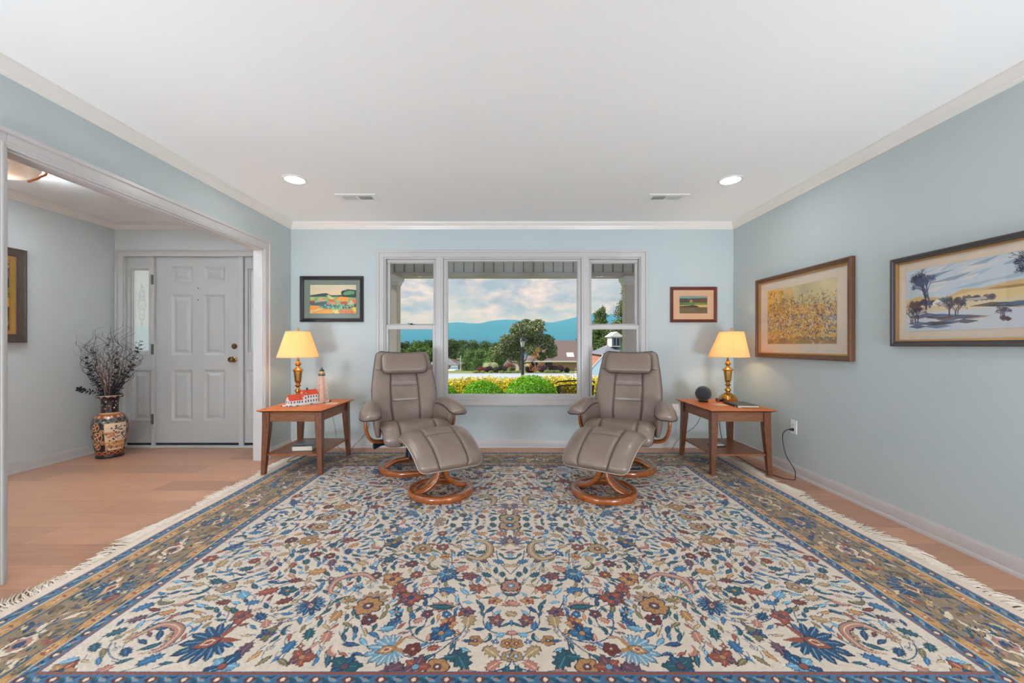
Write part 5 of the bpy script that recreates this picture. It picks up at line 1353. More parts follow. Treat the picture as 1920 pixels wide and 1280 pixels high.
cord([(1.72, YB-0.12, 0.005), (1.755, YB-0.16, 0.10), (1.84, YB-0.18, 0.19), (1.93, YB-0.20, 0.27), (1.97, YB-0.22, 0.36), (2.0, YB-0.24, 0.48), (1.96, 4.02, 0.55)], 0.0022, 'dark speaker cord rising behind the right end table')
cord([(-1.97, 4.03, 0.50), (-1.965, 4.05, 0.42), (-1.93, 4.06, 0.30), (-1.925, 4.05, 0.15), (-1.95, 4.03, 0.03), (-1.99, 3.98, 0.024), (-2.06, 3.8, 0.024), (-2.02, 3.66, 0.024), (-1.98, 3.74, 0.024), (-1.94, 3.95, 0.024)], 0.0028, 'black lamp cord hanging behind the left end table toward the partition wall')
cord([(-1.52, 4.24, 0.50), (-1.53, 4.23, 0.40), (-1.49, 4.22, 0.31), (-1.47, 4.22, 0.24), (-1.53, 4.20, 0.13), (-1.60, 4.15, 0.05), (-1.62, 4.12, 0.006)], 0.0022, 'dark curved cord on the back wall behind the left end table near the recliner')
cord([(-1.83, 4.10, 0.50), (-1.81, 4.12, 0.36), (-1.79, 4.14, 0.22), (-1.76, 4.12, 0.06), (-1.66, 4.05, 0.020)], 0.0018, 'thin dark cord seen between the legs of the left end table')

# ================================================================ PICTURES
def framed(name, W, H, loc, rz, label, fw, fcol, mat_c, img, lip=None, depth=0.028, mat_w=0.05, fprof=None, inner_m=None, gl=True, gscale=1.0):
    """local: x along the wall, z up, -y out of the wall"""
    r = empty(name, loc, rz, label=label, cat='picture')
    prof = fprof or [(0, 0), (0, depth*0.85), (fw*0.15, depth), (fw*0.45, depth*0.9), (fw*0.55, depth*0.75), (fw*0.85, depth*0.7), (fw, depth*0.5), (fw, 0)]
    def ring(o, d): return [(-W/2+o, -d, -H/2+o), (W/2-o, -d, -H/2+o), (W/2-o, -d, H/2-o), (-W/2+o, -d, H/2-o)]
    m = MB(); rings = [ring(o, d) for o, d in prof]; m.loft([[rings[i][k] for i in range(len(prof))] for k in (0, 1, 2, 3, 0)], cap=False)
    o = m.build('frame', fcol, r); fixn(o)
    if lip is not None:
        m = MB(); a = fw; b_ = fw+lip[1]
        rr2 = [ring(a-0.002, depth*0.62), ring(b_, depth*0.5), ring(b_, 0.002), ring(a-0.002, 0.002)]
        m.loft([[rr2[i][k] for i in range(4)] for k in (0, 1, 2, 3, 0)], cap=False); fixn(m.build('gilt_lip', lip[0], r))
    if mat_c is not None:
        m = MB(); m.box(-W/2+fw*0.5, -0.006, -H/2+fw*0.5, W/2-fw*0.5, -0.002, H/2-fw*0.5); m.build('mat_board', mat_c, r)
    img.mesh('artwork', lambda X, Y: (X-img.w/2+img.ox, 0*X-0.0075, Y-img.h/2+img.oz), canvas_mat('painted_surface', 0.6), r, False)
    if gl:
        m = MB(); m.quad((-W/2+fw*0.8, -depth*0.55, -H/2+fw*0.8), (W/2-fw*0.8, -depth*0.55, -H/2+fw*0.8), (W/2-fw*0.8, -depth*0.55, H/2-fw*0.8), (-W/2+fw*0.8, -depth*0.55, H/2-fw*0.8))
        m.build('glass', glass('picture_glass', (0.99, 0.99, 0.99, 1), scale=1.0), r)
    return r
M_fblack = mat('black_walnut_frame', rgb(34, 26, 30), 0.35, var=0.2, vscale=20, coat=0.2)
M_fmah = mat('mahogany_frame', rgb(104, 46, 34), 0.3, var=0.2, vscale=25, coat=0.3)
M_fbrown = wood('brown_frame_wood', rgb(66, 40, 26), rgb(120, 76, 46), 0.3, 14, 'X', 0.3)
M_gilt = mat('gilt', rgb(196, 146, 78), 0.35, metal=0.6, var=0.15, vscale=60)
M_fsilver = mat('pewter_frame', rgb(84, 78, 78), 0.35, metal=0.3, var=0.15, vscale=40)
M_frustic = wood('rustic_frame_wood', rgb(48, 38, 36), rgb(104, 84, 74), 0.55, 18, 'Z', 0.05)
M_matg = mat('grey_green_mat', rgb(124, 138, 128), 0.8, var=0.04); M_matp = mat('peach_mat', rgb(222, 176, 140), 0.8, var=0.03)
M_matc = mat('cream_mat', rgb(224, 206, 186), 0.8, var=0.03)

# 1: small landscape with red roofs, back wall left
W1, H1 = 118/174.0, 85/174.0
im = Canvas(86.5/174, 54.3/174, 400, 250, rgb(232, 206, 168)); im.ox = 2/174; im.oz = 0.0
def U(a, b_): return (a/925*im.w, (1-b_/578)*im.h)     # painted in fractions of the picture
def pl(pts, c, mix=1.0): im.poly([U(*p) for p in pts], c, mix)
pl([(0, 0), (925, 0), (925, 110), (500, 90), (0, 130)], rgb(206, 208, 180), 0.6)
pl([(0, 215), (110, 200), (240, 178), (330, 172), (380, 200), (430, 215), (560, 215), (625, 205), (640, 250), (0, 260)], rgb(40, 74, 76))
pl([(0, 240), (925, 240), (925, 578), (0, 578)], rgb(150, 170, 110))
pl([(0, 245), (60, 250), (100, 270), (60, 310), (0, 300)], rgb(188, 196, 110)); pl([(120, 250), (200, 235), (160, 300), (90, 320)], rgb(120, 170, 120)); pl([(180, 255), (260, 250), (230, 290), (330, 300), (300, 330), (140, 320)], rgb(222, 170, 110))
pl([(620, 150), (640, 125), (760, 95), (925, 110), (925, 260), (640, 240)], rgb(32, 66, 60)); pl([(700, 140), (800, 120), (900, 140), (880, 190), (720, 210), (650, 200)], rgb(96, 158, 104)); pl([(745, 85), (755, 80), (760, 120), (742, 120)], rgb(110, 70, 60))
pl([(510, 300), (600, 235), (780, 250), (760, 330), (560, 325)], rgb(240, 160, 50)); pl([(330, 215), (380, 205), (500, 290), (420, 300)], rgb(206, 200, 110))
pl([(0, 320), (90, 325), (100, 370), (0, 380)], rgb(150, 70, 60)); pl([(0, 380), (240, 340), (330, 330), (400, 420), (300, 440), (0, 400)], rgb(52, 92, 104)); pl([(90, 320), (190, 325), (180, 355), (120, 350)], rgb(130, 178, 150))
pl([(360, 300), (470, 295), (500, 340), (400, 350)], rgb(232, 100, 56)); pl([(440, 350), (500, 345), (520, 390), (460, 385)], rgb(240, 140, 80)); pl([(320, 360), (400, 355), (400, 400), (340, 400)], rgb(214, 110, 100))
pl([(600, 360), (640, 340), (740, 340), (740, 390), (620, 390)], rgb(200, 70, 60)); pl([(830, 300), (925, 295), (925, 390), (880, 360)], rgb(236, 100, 54)); pl([(790, 350), (830, 300), (870, 350), (860, 395), (750, 395)], rgb(206, 190, 160))
for k in range(60):
    q = random.Random(k); x = q.uniform(250, 925); y = q.uniform(400, 470); c = q.choice([rgb(46, 92, 100), rgb(60, 130, 110), rgb(120, 190, 150), rgb(36, 66, 78)])
    im.disc(*U(x, y), 0.010*q.uniform(0.6, 1.4), c, 1.0, n=7)
pl([(0, 410), (200, 420), (180, 470), (60, 520), (0, 520)], rgb(244, 160, 60)); pl([(60, 560), (320, 480), (400, 490), (500, 520), (440, 578), (0, 578)], rgb(242, 162, 52)); pl([(0, 520), (180, 470), (300, 480), (60, 560), (0, 578)], rgb(238, 190, 110))
pl([(420, 500), (560, 500), (640, 578), (500, 578)], rgb(232, 212, 110)); pl([(560, 530), (680, 490), (860, 500), (925, 560), (925, 578), (600, 578)], rgb(232, 140, 80)); pl([(860, 450), (925, 450), (925, 560), (840, 510)], rgb(238, 204, 70))
for a in range(40):
    q = random.Random(a+99); x = q.uniform(580, 860); im.line([U(x, 575), U(x+q.uniform(-12, 12), 520)], 0.0012, rgb(150, 70, 50))
for seg in ([(0, 215), (240, 178), (330, 172), (430, 215), (640, 205)], [(640, 125), (760, 95), (925, 110)], [(0, 410), (200, 420), (60, 530)], [(60, 560), (320, 480), (520, 525)], [(560, 530), (680, 490), (880, 505)], [(0, 380), (240, 345), (400, 420)], [(500, 300), (600, 235), (780, 250)], [(360, 300), (470, 295), (520, 390)]):
    im.line([U(*p) for p in seg], 0.0024, rgb(30, 34, 50))
im.line([U(0, 0), U(925, 0), U(925, 578), U(0, 578), U(0, 0)], 0.004, rgb(90, 40, 34)); im.noise(0.08, 0.006, 2)
pp = at(622, 560.5, YB-0.015)
framed('framed_picture', W1, H1, (pp.x, YB-0.001, pp.z), 0, 'small framed village landscape with orange fields and green mat left of the window', 0.038, M_fblack, M_matg, im)
# 2: small meadow, back wall right
im2 = Canvas(52/174, 32.5/174, 220, 140, rgb(96, 112, 60)); im2.ox = 0.0; im2.oz = 0.0
def U2(a, b_): return (a/655*im2.w, (1-b_/405)*im2.h)
def p2(pts, c, mix=1.0): im2.poly([U2(*p) for p in pts], c, mix)
p2([(0, 0), (655, 0), (655, 60), (0, 70)], rgb(120, 156, 150)); p2([(0, 55), (100, 50), (200, 60), (655, 40), (655, 160), (0, 160)], rgb(96, 66, 50))
p2([(0, 70), (180, 60), (230, 150), (0, 160)], rgb(54, 66, 50)); p2([(230, 90), (300, 85), (310, 150), (240, 160)], rgb(180, 150, 70)); p2([(0, 150), (655, 150), (655, 215), (0, 215)], rgb(84, 116, 60)); p2([(350, 170), (655, 175), (655, 195), (380, 195)], rgb(150, 140, 60))
p2([(0, 215), (655, 205), (655, 265), (0, 250)], rgb(216, 180, 110)); p2([(0, 235), (200, 225), (300, 210), (380, 220), (450, 240), (450, 265), (0, 265)], rgb(60, 46, 44))
p2([(0, 262), (655, 262), (655, 405), (0, 405)], rgb(104, 84, 54))
for k in range(260):
    q = random.Random(k); x = q.uniform(0, 655); y = q.uniform(275, 400); im2.line([U2(x, y), U2(x+q.uniform(-6, 6), y-16)], 0.0014, q.choice([rgb(86, 100, 50), rgb(150, 120, 80), rgb(70, 60, 40), rgb(110, 120, 70), rgb(150, 96, 70)]))
for k in range(120):
    q = random.Random(k+500); im2.disc(*U2(q.uniform(0, 655), q.uniform(50, 145)), 0.003, q.choice([rgb(70, 50, 40), rgb(110, 70, 50), rgb(50, 70, 50), rgb(130, 90, 60)]), n=6)
pp = at(1300.5, 571, YB-0.012)
framed('framed_picture', 87/174, 66/174, (pp.x, YB-0.001, pp.z), 0, 'smallest framed meadow painting with peach mat and mahogany frame right of the window', 0.032, M_fmah, M_matp, im2, depth=0.024)
# 3: golden flower print on the right wall, between the lamp and the winter landscape
im3 = Canvas(0.776, 0.49, 320, 200, rgb(206, 160, 84)); im3.ox = 0.0; im3.oz = 0.0
im3.poly([(0, 0.20), (0, 0.49), (0.20, 0.49), (0.22, 0.36), (0.14, 0.22)], rgb(222, 160, 62)); im3.poly([(0.2, 0.37), (0.2, 0.49), (0.776, 0.49), (0.776, 0.28), (0.64, 0.30), (0.42, 0.34)], rgb(196, 180, 136))
[im3.disc(random.Random(k).uniform(0.05, 0.30), random.Random(k+90).uniform(0.18, 0.47), random.Random(k+7).uniform(0.02, 0.05), rgb(218, 164, 74) if k % 2 else rgb(206, 172, 104), 0.35) for k in range(90)]
im3.noise(0.2, 0.12, 5); im3.poly([(0, 0), (0.776, 0), (0.776, 0.05), (0.4, 0.06), (0, 0.04)], rgb(110, 84, 44), 0.6)
q = random.Random(11)
for k in range(2400):
    x = q.uniform(0, 0.776); y = q.gauss(0.20, 0.095)
    if x < 0.24 and q.random() < 0.5: y = q.uniform(0.02, 0.48)
    if not (0 < y < (0.48 if x < 0.24 else 0.43)): continue
    blue = x > 0.62 and y < 0.22
    c = q.choice([rgb(60, 84, 108), rgb(70, 96, 130), rgb(176, 190, 192), rgb(90, 110, 120), rgb(196, 190, 150)]) if blue and q.random() < 0.7 else q.choice([rgb(190, 140, 50), rgb(214, 160, 70), rgb(120, 96, 60), rgb(104, 84, 104), rgb(206, 200, 190), rgb(84, 78, 92), rgb(92, 78, 86), rgb(226, 196, 130), rgb(160, 118, 50), rgb(206, 150, 60)])
    a = q.uniform(0, 6.28); l = q.uniform(0.006, 0.022); im3.poly(rot([(-0.5, 0), (0, 0.22), (0.5, 0), (0, -0.22)], a, x, y, l*1.6), c, 0.85)
for k in range(22):
    x, y = q.uniform(0.08, 0.70), q.uniform(0.10, 0.32)
    for j_ in range(8): im3.poly(rot([(0, 0), (0.5, 0.16), (1, 0), (0.5, -0.16)], j_*PI/4, x, y, q.uniform(0.016, 0.026)), rgb(216, 160, 72))
    im3.disc(x, y, 0.006, rgb(110, 50, 40))
for k in range(9):
    x = 0.25+0.05*k+q.uniform(-0.01, 0.01); im3.line([(x, 0.24), (x+0.01, 0.34), (x+q.uniform(-0.03, 0.03), 0.40+q.uniform(-0.03, 0.02))], 0.003, rgb(130, 112, 60))
    for j_ in range(5): im3.poly(rot([(0, 0), (0.5, 0.2), (1, 0), (0.5, -0.2)], q.uniform(0, 3.1), x, 0.30+0.02*j_, 0.026), rgb(150, 120, 50))
im3.a[:] = np.clip(im3.a*1.15, 0, 1)
framed('framed_picture', 1.073, 0.740, (XR-0.001, 3.3165, 1.356), -PI/2, 'framed golden flower print with cream mat on the right wall, beside the lit lamp', 0.040, M_fbrown, M_matc, im3, lip=(M_gilt, 0.008), depth=0.034)
# 4: winter landscape on the right wall
im4 = Canvas(1.20, 0.364, 760, 230, rgb(196, 208, 216)); im4.ox = 0.0; im4.oz = 0.0
q = random.Random(4)
def p4(pts, c, mix=1.0): im4.poly([(x*1.0, (1-y)*0.364) for x, y in pts], c, mix)   # x in metres from the left, y 0..1 from the top
im4.noise(0.08, 0.15, 6)
for k in range(36):
    x, y = q.uniform(0, 1.1), q.uniform(0.02, 0.36); l = q.uniform(0.08, 0.25); c = q.choice([rgb(132, 160, 184), rgb(222, 214, 212), rgb(160, 184, 200), rgb(96, 134, 164), rgb(232, 222, 214)])
    p4([(x, y+0.05), (x+l*0.5, y), (x+l, y-0.03), (x+l*0.6, y+0.05)], c, 0.7)
p4([(0, 0.50), (0.06, 0.44), (0.14, 0.47), (0.22, 0.50), (0.30, 0.40), (0.38, 0.42), (0.48, 0.38), (0.60, 0.35), (0.80, 0.40), (1.2, 0.36), (1.2, 0.60), (0, 0.60)], rgb(214, 182, 124))
p4([(0.20, 0.52), (0.34, 0.45), (0.50, 0.47), (0.70, 0.42), (1.2, 0.46), (1.2, 0.62), (0.2, 0.62)], rgb(228, 206, 152), 0.8)
for k in range(10): p4([(0.40+k*0.06, 0.44), (0.46+k*0.06, 0.42), (0.56+k*0.06, 0.46), (0.45+k*0.06, 0.46)], rgb(140, 92, 74), 0.5)
p4([(0, 0.60), (1.2, 0.58), (1.2, 1.0), (0, 1.0)], rgb(204, 210, 218)); p4([(0, 0.60), (0.5, 0.58), (1.2, 0.60), (1.2, 0.68), (0.6, 0.70), (0, 0.70)], rgb(226, 204, 156), 0.8)
for k in range(60):
    x = q.uniform(0, 0.46) if k < 36 else q.uniform(0.6, 1.15); im4.disc(x, (1-q.uniform(0.53, 0.58))*0.364, q.uniform(0.010, 0.018), q.choice([rgb(70, 66, 92), rgb(96, 84, 104), rgb(60, 64, 84)]), 0.8, n=8)
p4([(0.15, 0.56), (0.175, 0.51), (0.20, 0.56), (0.20, 0.61), (0.15, 0.61)], rgb(236, 232, 226)); p4([(0.175, 0.51), (0.235, 0.51), (0.25, 0.56), (0.20, 0.56)], rgb(72, 120, 134)); p4([(0.20, 0.56), (0.245, 0.56), (0.245, 0.61), (0.20, 0.61)], rgb(180, 190, 196))
p4([(0.31, 0.55), (0.40, 0.545), (0.41, 0.58), (0.33, 0.59)], rgb(190, 176, 170))
for (a, b_, c, d_) in ((0, 0.74, 0.34, 0.80), (0.3, 0.66, 0.8, 0.72), (0.14, 0.80, 0.42, 0.88), (0.0, 0.86, 0.30, 0.94), (0.55, 0.90, 0.95, 1.0), (0.45, 0.84, 0.52, 0.88), (0.8, 0.8, 1.2, 0.9)):
    for k in range(5):
        y = b_+(d_-b_)*q.random(); x = a+(c-a)*q.random()*0.5; l = (c-a)*q.uniform(0.3, 0.6)
        p4([(x, y), (x+l*0.4, y-0.035), (x+l, y+0.005), (x+l*0.5, y+0.035)], q.choice([rgb(58, 48, 58), rgb(96, 66, 60), rgb(70, 84, 116), rgb(160, 116, 84), rgb(92, 112, 146)]), 0.85)
def tree4(x, y0, h, sp, n, col):
    def br(x, y, a, l, w, d):
        x2, y2 = x+l*math.cos(a), y+l*math.sin(a); im4.line([(x, y), (x2, y2)], w, col, 0.92)
        if d == 0: return
        for k in range(3 if d > 1 else 2): br(x2, y2, a+q.uniform(-0.62, 0.62)*sp, l*q.uniform(0.62, 0.88), max(0.0016, w*0.56), d-1)
    br(x, (1-y0)*0.364, PI/2+q.uniform(-0.12, 0.12), h*0.30, 0.013 if h > 0.15 else 0.004, 6 if h > 0.15 else 4)
tree4(0.115, 0.66, 0.19, 0.9, 5, rgb(58, 56, 78)); tree4(0.135, 0.64, 0.17, 0.9, 5, rgb(70, 84, 120)); tree4(0.625, 0.66, 0.24, 1.0, 5, rgb(36, 52, 76)); tree4(0.675, 0.65, 0.26, 1.0, 5, rgb(40, 50, 74)); tree4(0.74, 0.60, 0.16, 0.9, 4, rgb(60, 60, 84)); tree4(0.95, 0.62, 0.20, 1.0, 5, rgb(50, 56, 80))
for (x, y, h) in ((0.03, 0.88, 0.13), (0.06, 0.86, 0.10), (0.24, 0.80, 0.12), (0.27, 0.80, 0.10), (0.47, 0.86, 0.06), (0.68, 0.78, 0.07), (0.72, 0.78, 0.06)):
    for k in range(4): tree4(x+q.uniform(-0.01, 0.01), y, h, 1.3, 3, q.choice([rgb(70, 50, 50), rgb(110, 80, 60), rgb(60, 60, 90)]))
framed('framed_picture', 1.37, 0.542, (XR-0.001, 2.503-0.685, 1.3645), -PI/2, 'wide framed winter river landscape with bare trees on the right wall', 0.034, M_fsilver, M_matc, im4, lip=(M_gilt, 0.006), depth=0.03)
# 5: mountain valley painting in the foyer
im5 = Canvas(0.58, 0.60, 140, 150, rgb(120, 120, 110)); im5.ox = 0; im5.oz = 0
def p5(pts, c, mix=1.0): im5.poly([(x*0.58, (1-y)*0.60) for x, y in pts], c, mix)
p5([(0, 0), (1, 0), (1, 0.24), (0, 0.24)], rgb(128, 112, 116))
for k in range(12): p5([(-0.1+0.1*k, 0.03+0.17*((k*5) % 7)/7), (0.2+0.1*k, 0.0+0.17*((k*5) % 7)/7), (0.4+0.1*k, 0.05+0.17*((k*5) % 7)/7)], rgb(214, 168, 130) if k % 2 else rgb(84, 86, 100), 0.8)
p5([(0, 0.26), (0.3, 0.20), (0.55, 0.24), (0.75, 0.19), (1, 0.26), (1, 0.42), (0, 0.42)], rgb(48, 66, 82)); p5([(0.68, 0.24), (0.75, 0.19), (0.85, 0.25), (0.78, 0.24)], rgb(200, 206, 212)); p5([(0.6, 0.36), (0.8, 0.28), (0.95, 0.38)], rgb(70, 96, 116), 0.7)
p5([(0, 0.40), (1, 0.39), (1, 0.54), (0, 0.54)], rgb(120, 130, 56)); p5([(0, 0.46), (1, 0.47), (1, 0.49), (0, 0.49)], rgb(46, 66, 40)); p5([(0, 0.54), (1, 0.55), (1, 0.66), (0, 0.68)], rgb(198, 146, 44)); p5([(0, 0.66), (1, 0.66), (1, 0.74), (0, 0.74)], rgb(64, 60, 30)); p5([(0, 0.73), (1, 0.74), (1, 0.82), (0, 0.82)], rgb(60, 92, 50)); p5([(0.6, 0.79), (0.9, 0.78), (0.85, 0.82), (0.6, 0.82)], rgb(120, 70, 60)); p5([(0, 0.82), (1, 0.82), (1, 1), (0, 1)], rgb(96, 86, 46))
for k in range(240):
    q = random.Random(k); x, y = q.uniform(0, 1), q.uniform(0.82, 1.0); p5([(x, y+0.03), (x+0.008, y-0.03), (x+0.014, y+0.03)], q.choice([rgb(196, 166, 110), rgb(90, 96, 50), rgb(150, 120, 70)]))
im5.noise(0.1, 0.01, 3)
framed('framed_picture', 0.78, 0.80, (XF+0.001, 3.47-0.39, 1.524), PI/2, 'rustic wood and gilt framed mountain valley painting on the foyer wall', 0.070, M_frustic, None, im5, lip=(M_gilt, 0.032), depth=0.04,
       fprof=[(0, 0), (0, 0.038), (0.004, 0.042), (0.012, 0.042), (0.016, 0.034), (0.058, 0.026), (0.064, 0.030), (0.070, 0.028), (0.070, 0)], gl=False)

# ================================================================ VASE WITH DRIED BRANCHES
vz = empty('floor_vase', (-3.935, 3.935, 0), label='tall painted porcelain floor vase in the foyer corner', cat='vase')
VP = [(0.120, 0.0), (0.134, 0.004), (0.134, 0.022), (0.126, 0.030), (0.135, 0.06), (0.150, 0.12), (0.166, 0.20), (0.174, 0.27), (0.172, 0.33), (0.158, 0.375), (0.128, 0.412), (0.096, 0.432), (0.086, 0.445), (0.084, 0.47), (0.084, 0.53), (0.090, 0.565), (0.108, 0.583), (0.128, 0.588), (0.128, 0.612), (0.120, 0.615), (0.108, 0.606), (0.080, 0.56)]
VP = [(a*0.78, b_) for a, b_ in VP]
VPc = catmull([(a, b_, 0) for a, b_ in VP], 150); vs_ = [0]
for i in range(1, 150): vs_.append(vs_[-1]+float(np.linalg.norm(VPc[i]-VPc[i-1])))
cv = Canvas(1.0, vs_[-1], 420, 300, rgb(38, 30, 34))
zz_of = np.interp(cv.ys, vs_, [p[1] for p in VPc])
def S(z): return float(np.interp(z, [p[1] for p in VPc[:128]], vs_[:128]))
q = random.Random(9)
def band(z0, z1, c): cv.poly([(0, S(z0)), (1, S(z0)), (1, S(z1)), (0, S(z1))], c)
band(0, 0.03, rgb(26, 20, 24)); band(0.03, 0.075, rgb(92, 46, 34)); band(0.365, 0.425, rgb(150, 84, 62)); band(0.425, 0.44, rgb(196, 140, 84)); band(0.583, 0.600, rgb(70, 60, 52)); band(0.600, 0.614, rgb(170, 160, 140))
for k in range(26):   # beads of the rim, scallops on the shoulder, lotus petals at the foot
    cv.poly([((k+0.1)/26, S(0.586)), ((k+0.7)/26, S(0.586)), ((k+0.7)/26, S(0.604)), ((k+0.1)/26, S(0.604))], [rgb(30, 26, 30), rgb(190, 110, 70)][k % 2])
for k in range(14):
    c_ = (k+0.5)/14; cv.disc(c_, S(0.372), 0.037, rgb(120, 116, 100), ry=0.030); cv.disc(c_, S(0.374), 0.028, rgb(60, 60, 58), ry=0.020); cv.disc(c_, S(0.405), 0.022, rgb(206, 110, 80), ry=0.016); cv.disc(c_, S(0.405), 0.010, rgb(230, 190, 150), ry=0.008)
    cv.disc(c_, S(0.052), 0.034, rgb(190, 130, 90), ry=0.022); cv.disc(c_, S(0.050), 0.024, rgb(130, 50, 40), ry=0.015)
for k in range(46):
    x, z = q.random(), q.uniform(0.45, 0.575); cv.disc(x, S(z), q.uniform(0.010, 0.020), q.choice([rgb(196, 96, 60), rgb(206, 170, 130), rgb(150, 140, 120), rgb(120, 70, 60)]), n=7, ry=0.008); cv.disc(x, S(z), 0.005, rgb(226, 206, 170), n=6)
def rondel(x, z, r_):
    cv.disc(x, S(z), r_, rgb(206, 170, 120), ry=r_*1.0); cv.disc(x, S(z), r_*0.86, rgb(150, 70, 46), ry=r_*0.86)
    for k in range(9): a = 2*PI*k/9; cv.disc(x+r_*0.55*math.cos(a), S(z)+r_*0.55*math.sin(a), r_*0.2, rgb(226, 180, 130) if k % 2 else rgb(60, 50, 60), n=7)
    cv.disc(x, S(z), r_*0.28, rgb(214, 110, 70)); cv.disc(x, S(z), r_*0.12, rgb(240, 226, 190))
for base_x in (0.0, 0.5):
    for x, z, r_ in ((0.10, 0.31, 0.042), (0.12, 0.215, 0.048), (0.10, 0.125, 0.040), (0.04, 0.26, 0.03), (0.045, 0.165, 0.03), (0.16, 0.265, 0.022), (0.16, 0.16, 0.022), (0.42, 0.30, 0.03), (0.43, 0.20, 0.034), (0.42, 0.11, 0.03)):
        rondel(base_x+x, z, r_)
    a, b_ = base_x+0.185, base_x+0.39   # scenic panel
    cv.poly([(a, S(0.075)), (b_, S(0.075)), (b_+0.005, S(0.345)), (a-0.005, S(0.345))], rgb(196, 140, 90)); cv.poly([(a+0.005, S(0.08)), (b_-0.005, S(0.08)), (b_, S(0.34)), (a, S(0.34))], rgb(236, 204, 168))
    cv.poly([(a, S(0.26)), (b_, S(0.25)), (b_, S(0.23)), (a, S(0.235))], rgb(190, 120, 60), 0.8); cv.poly([(a, S(0.16)), (b_, S(0.17)), (b_, S(0.14)), (a, S(0.13))], rgb(214, 146, 78)); cv.poly([(a, S(0.13)), (b_, S(0.13)), (b_, S(0.10)), (a, S(0.10))], rgb(190, 120, 66), 0.8)
    cv.disc(a+0.06, S(0.295), 0.010, rgb(150, 60, 40))
    for k in range(60):
        x, z = q.uniform(a+0.07, b_-0.005), q.uniform(0.18, 0.32); cv.poly(rot([(-0.5, 0), (0, 0.25), (0.5, 0), (0, -0.25)], q.uniform(-0.6, 0.6), x, S(z), 0.026), q.choice([rgb(40, 42, 58), rgb(236, 232, 226), rgb(90, 98, 120), rgb(238, 226, 206), rgb(60, 60, 76)]))
    for k in range(16):
        cv.disc(q.uniform(a+0.01, a+0.10), S(q.uniform(0.20, 0.24)), 0.009, q.choice([rgb(206, 96, 60), rgb(110, 106, 140), rgb(226, 150, 110)]), n=6); cv.disc(q.uniform(a+0.01, b_-0.01), S(q.uniform(0.085, 0.19)), 0.009, q.choice([rgb(60, 66, 84), rgb(196, 90, 60), rgb(226, 190, 140), rgb(84, 84, 96)]), n=6)
for k in range(700):
    x, z = q.random(), q.uniform(0.03, 0.43); cv.disc(x, S(z), 0.0022, q.choice([rgb(206, 170, 110), rgb(150, 90, 60)]), 0.75, n=5)
def vase_place(X, Y):
    r_ = np.interp(Y, vs_, [p[0] for p in VPc]); z = np.interp(Y, vs_, [p[1] for p in VPc]); a = X*2*PI+math.radians(232)
    return r_*np.cos(a), r_*np.sin(a), z
cv.mesh('vase_body', vase_place, mat('glazed_porcelain', (1, 1, 1, 1), 0.18, attr=True, coat=0.5, bump=0.02, bscale=60), vz)
m = MB(); m.lathe([(0.090, 0.0005), (0.090, 0.004)], 40); m.build('foot', M_black, vz)
M_twig = mat('dark_willow_twig', rgb(70, 60, 56), 0.7, var=0.25, vscale=30); M_reed = mat('brown_reed', rgb(128, 84, 58), 0.7, var=0.25, vscale=20); M_pale = mat('pale_willow', rgb(170, 156, 142), 0.65, var=0.15, vscale=20); M_euc = mat('dried_eucalyptus', rgb(44, 44, 50), 0.7, var=0.3, vscale=25)
bq = empty('dried_arrangement', (0, 0, 0), label='dried arrangement of curly willow, brown reeds and eucalyptus standing in the floor vase', cat='dried flowers')
def branch(name, mt, pts, r0, r1, label, curly=0.0, twigs=0, leaves=0, seed=0, grp=None):
    q = random.Random(seed); cx, cy = -3.935, 3.935
    P_ = catmull(pts, 46); L = []
    f1, f2 = q.uniform(0, 6), q.uniform(0, 6)
    for i, p in enumerate(P_):
        u = i/45; w_ = curly*(max(0, u-0.35))*1.5
        L.append((min(max(cx+p[0]+w_*math.sin(u*30+f1), -4.20), 0), min(cy+p[1]+w_*math.cos(u*27+f2), 4.235), p[2]))
    m = MB(); m.tube(L, [r0+(r1-r0)*i/45 for i in range(46)], 6)
    for k in range(twigs):
        i = q.randint(22, 43); s = L[i]; a = q.uniform(0, 2*PI); T = []
        l = q.uniform(0.05, 0.14)
        for j_ in range(14):
            v = j_/13; T.append((min(max(s[0]+l*v*math.cos(a)*0.7+0.012*math.sin(v*11+k)*v, -4.21), 0), min(s[1]+l*v*math.sin(a)*0.7, 4.24), s[2]+l*v*0.9+0.015*math.sin(v*9+k)*v))
        m.tube(T, [max(0.0006, r1*0.8*(1-v/16)) for v in range(14)], 4)
    o = m.build(name, mt, bq, smooth=True)
    if leaves:
        mb = MB()
        for k in range(leaves):
            i = 12+int(33*k/leaves); s = L[min(45, i)]; t = Vector(L[min(45, i+1)])-Vector(L[max(0, i-1)]); t.normalize()
            a = k*2.4; e1 = t.orthogonal().normalized(); e2 = t.cross(e1); dr = (e1*math.cos(a)+e2*math.sin(a)+t*0.3).normalized(); sd = dr.cross(t).normalized(); z_ = Vector(s); l = q.uniform(0.024, 0.038)
            c0 = z_+dr*l*0.5; up = t*0.004
            if c0.x < -4.20: continue
            mb.add([z_, z_+dr*l*0.4+sd*l*0.42, z_+dr*l*0.85+sd*l*0.30, z_+dr*l+up, z_+dr*l*0.85-sd*l*0.30, z_+dr*l*0.4-sd*l*0.42], [(0, 1, 2, 3), (0, 3, 4, 5)])
        ob = mb.build('leaves', M_euc, o); ob['kind'] = 'stuff'
    return o
def tip(px, py, Yo=0.0): v = at(px, py, 3.935+Yo); return (v.x+3.935, Yo, v.z)
q = random.Random(21)
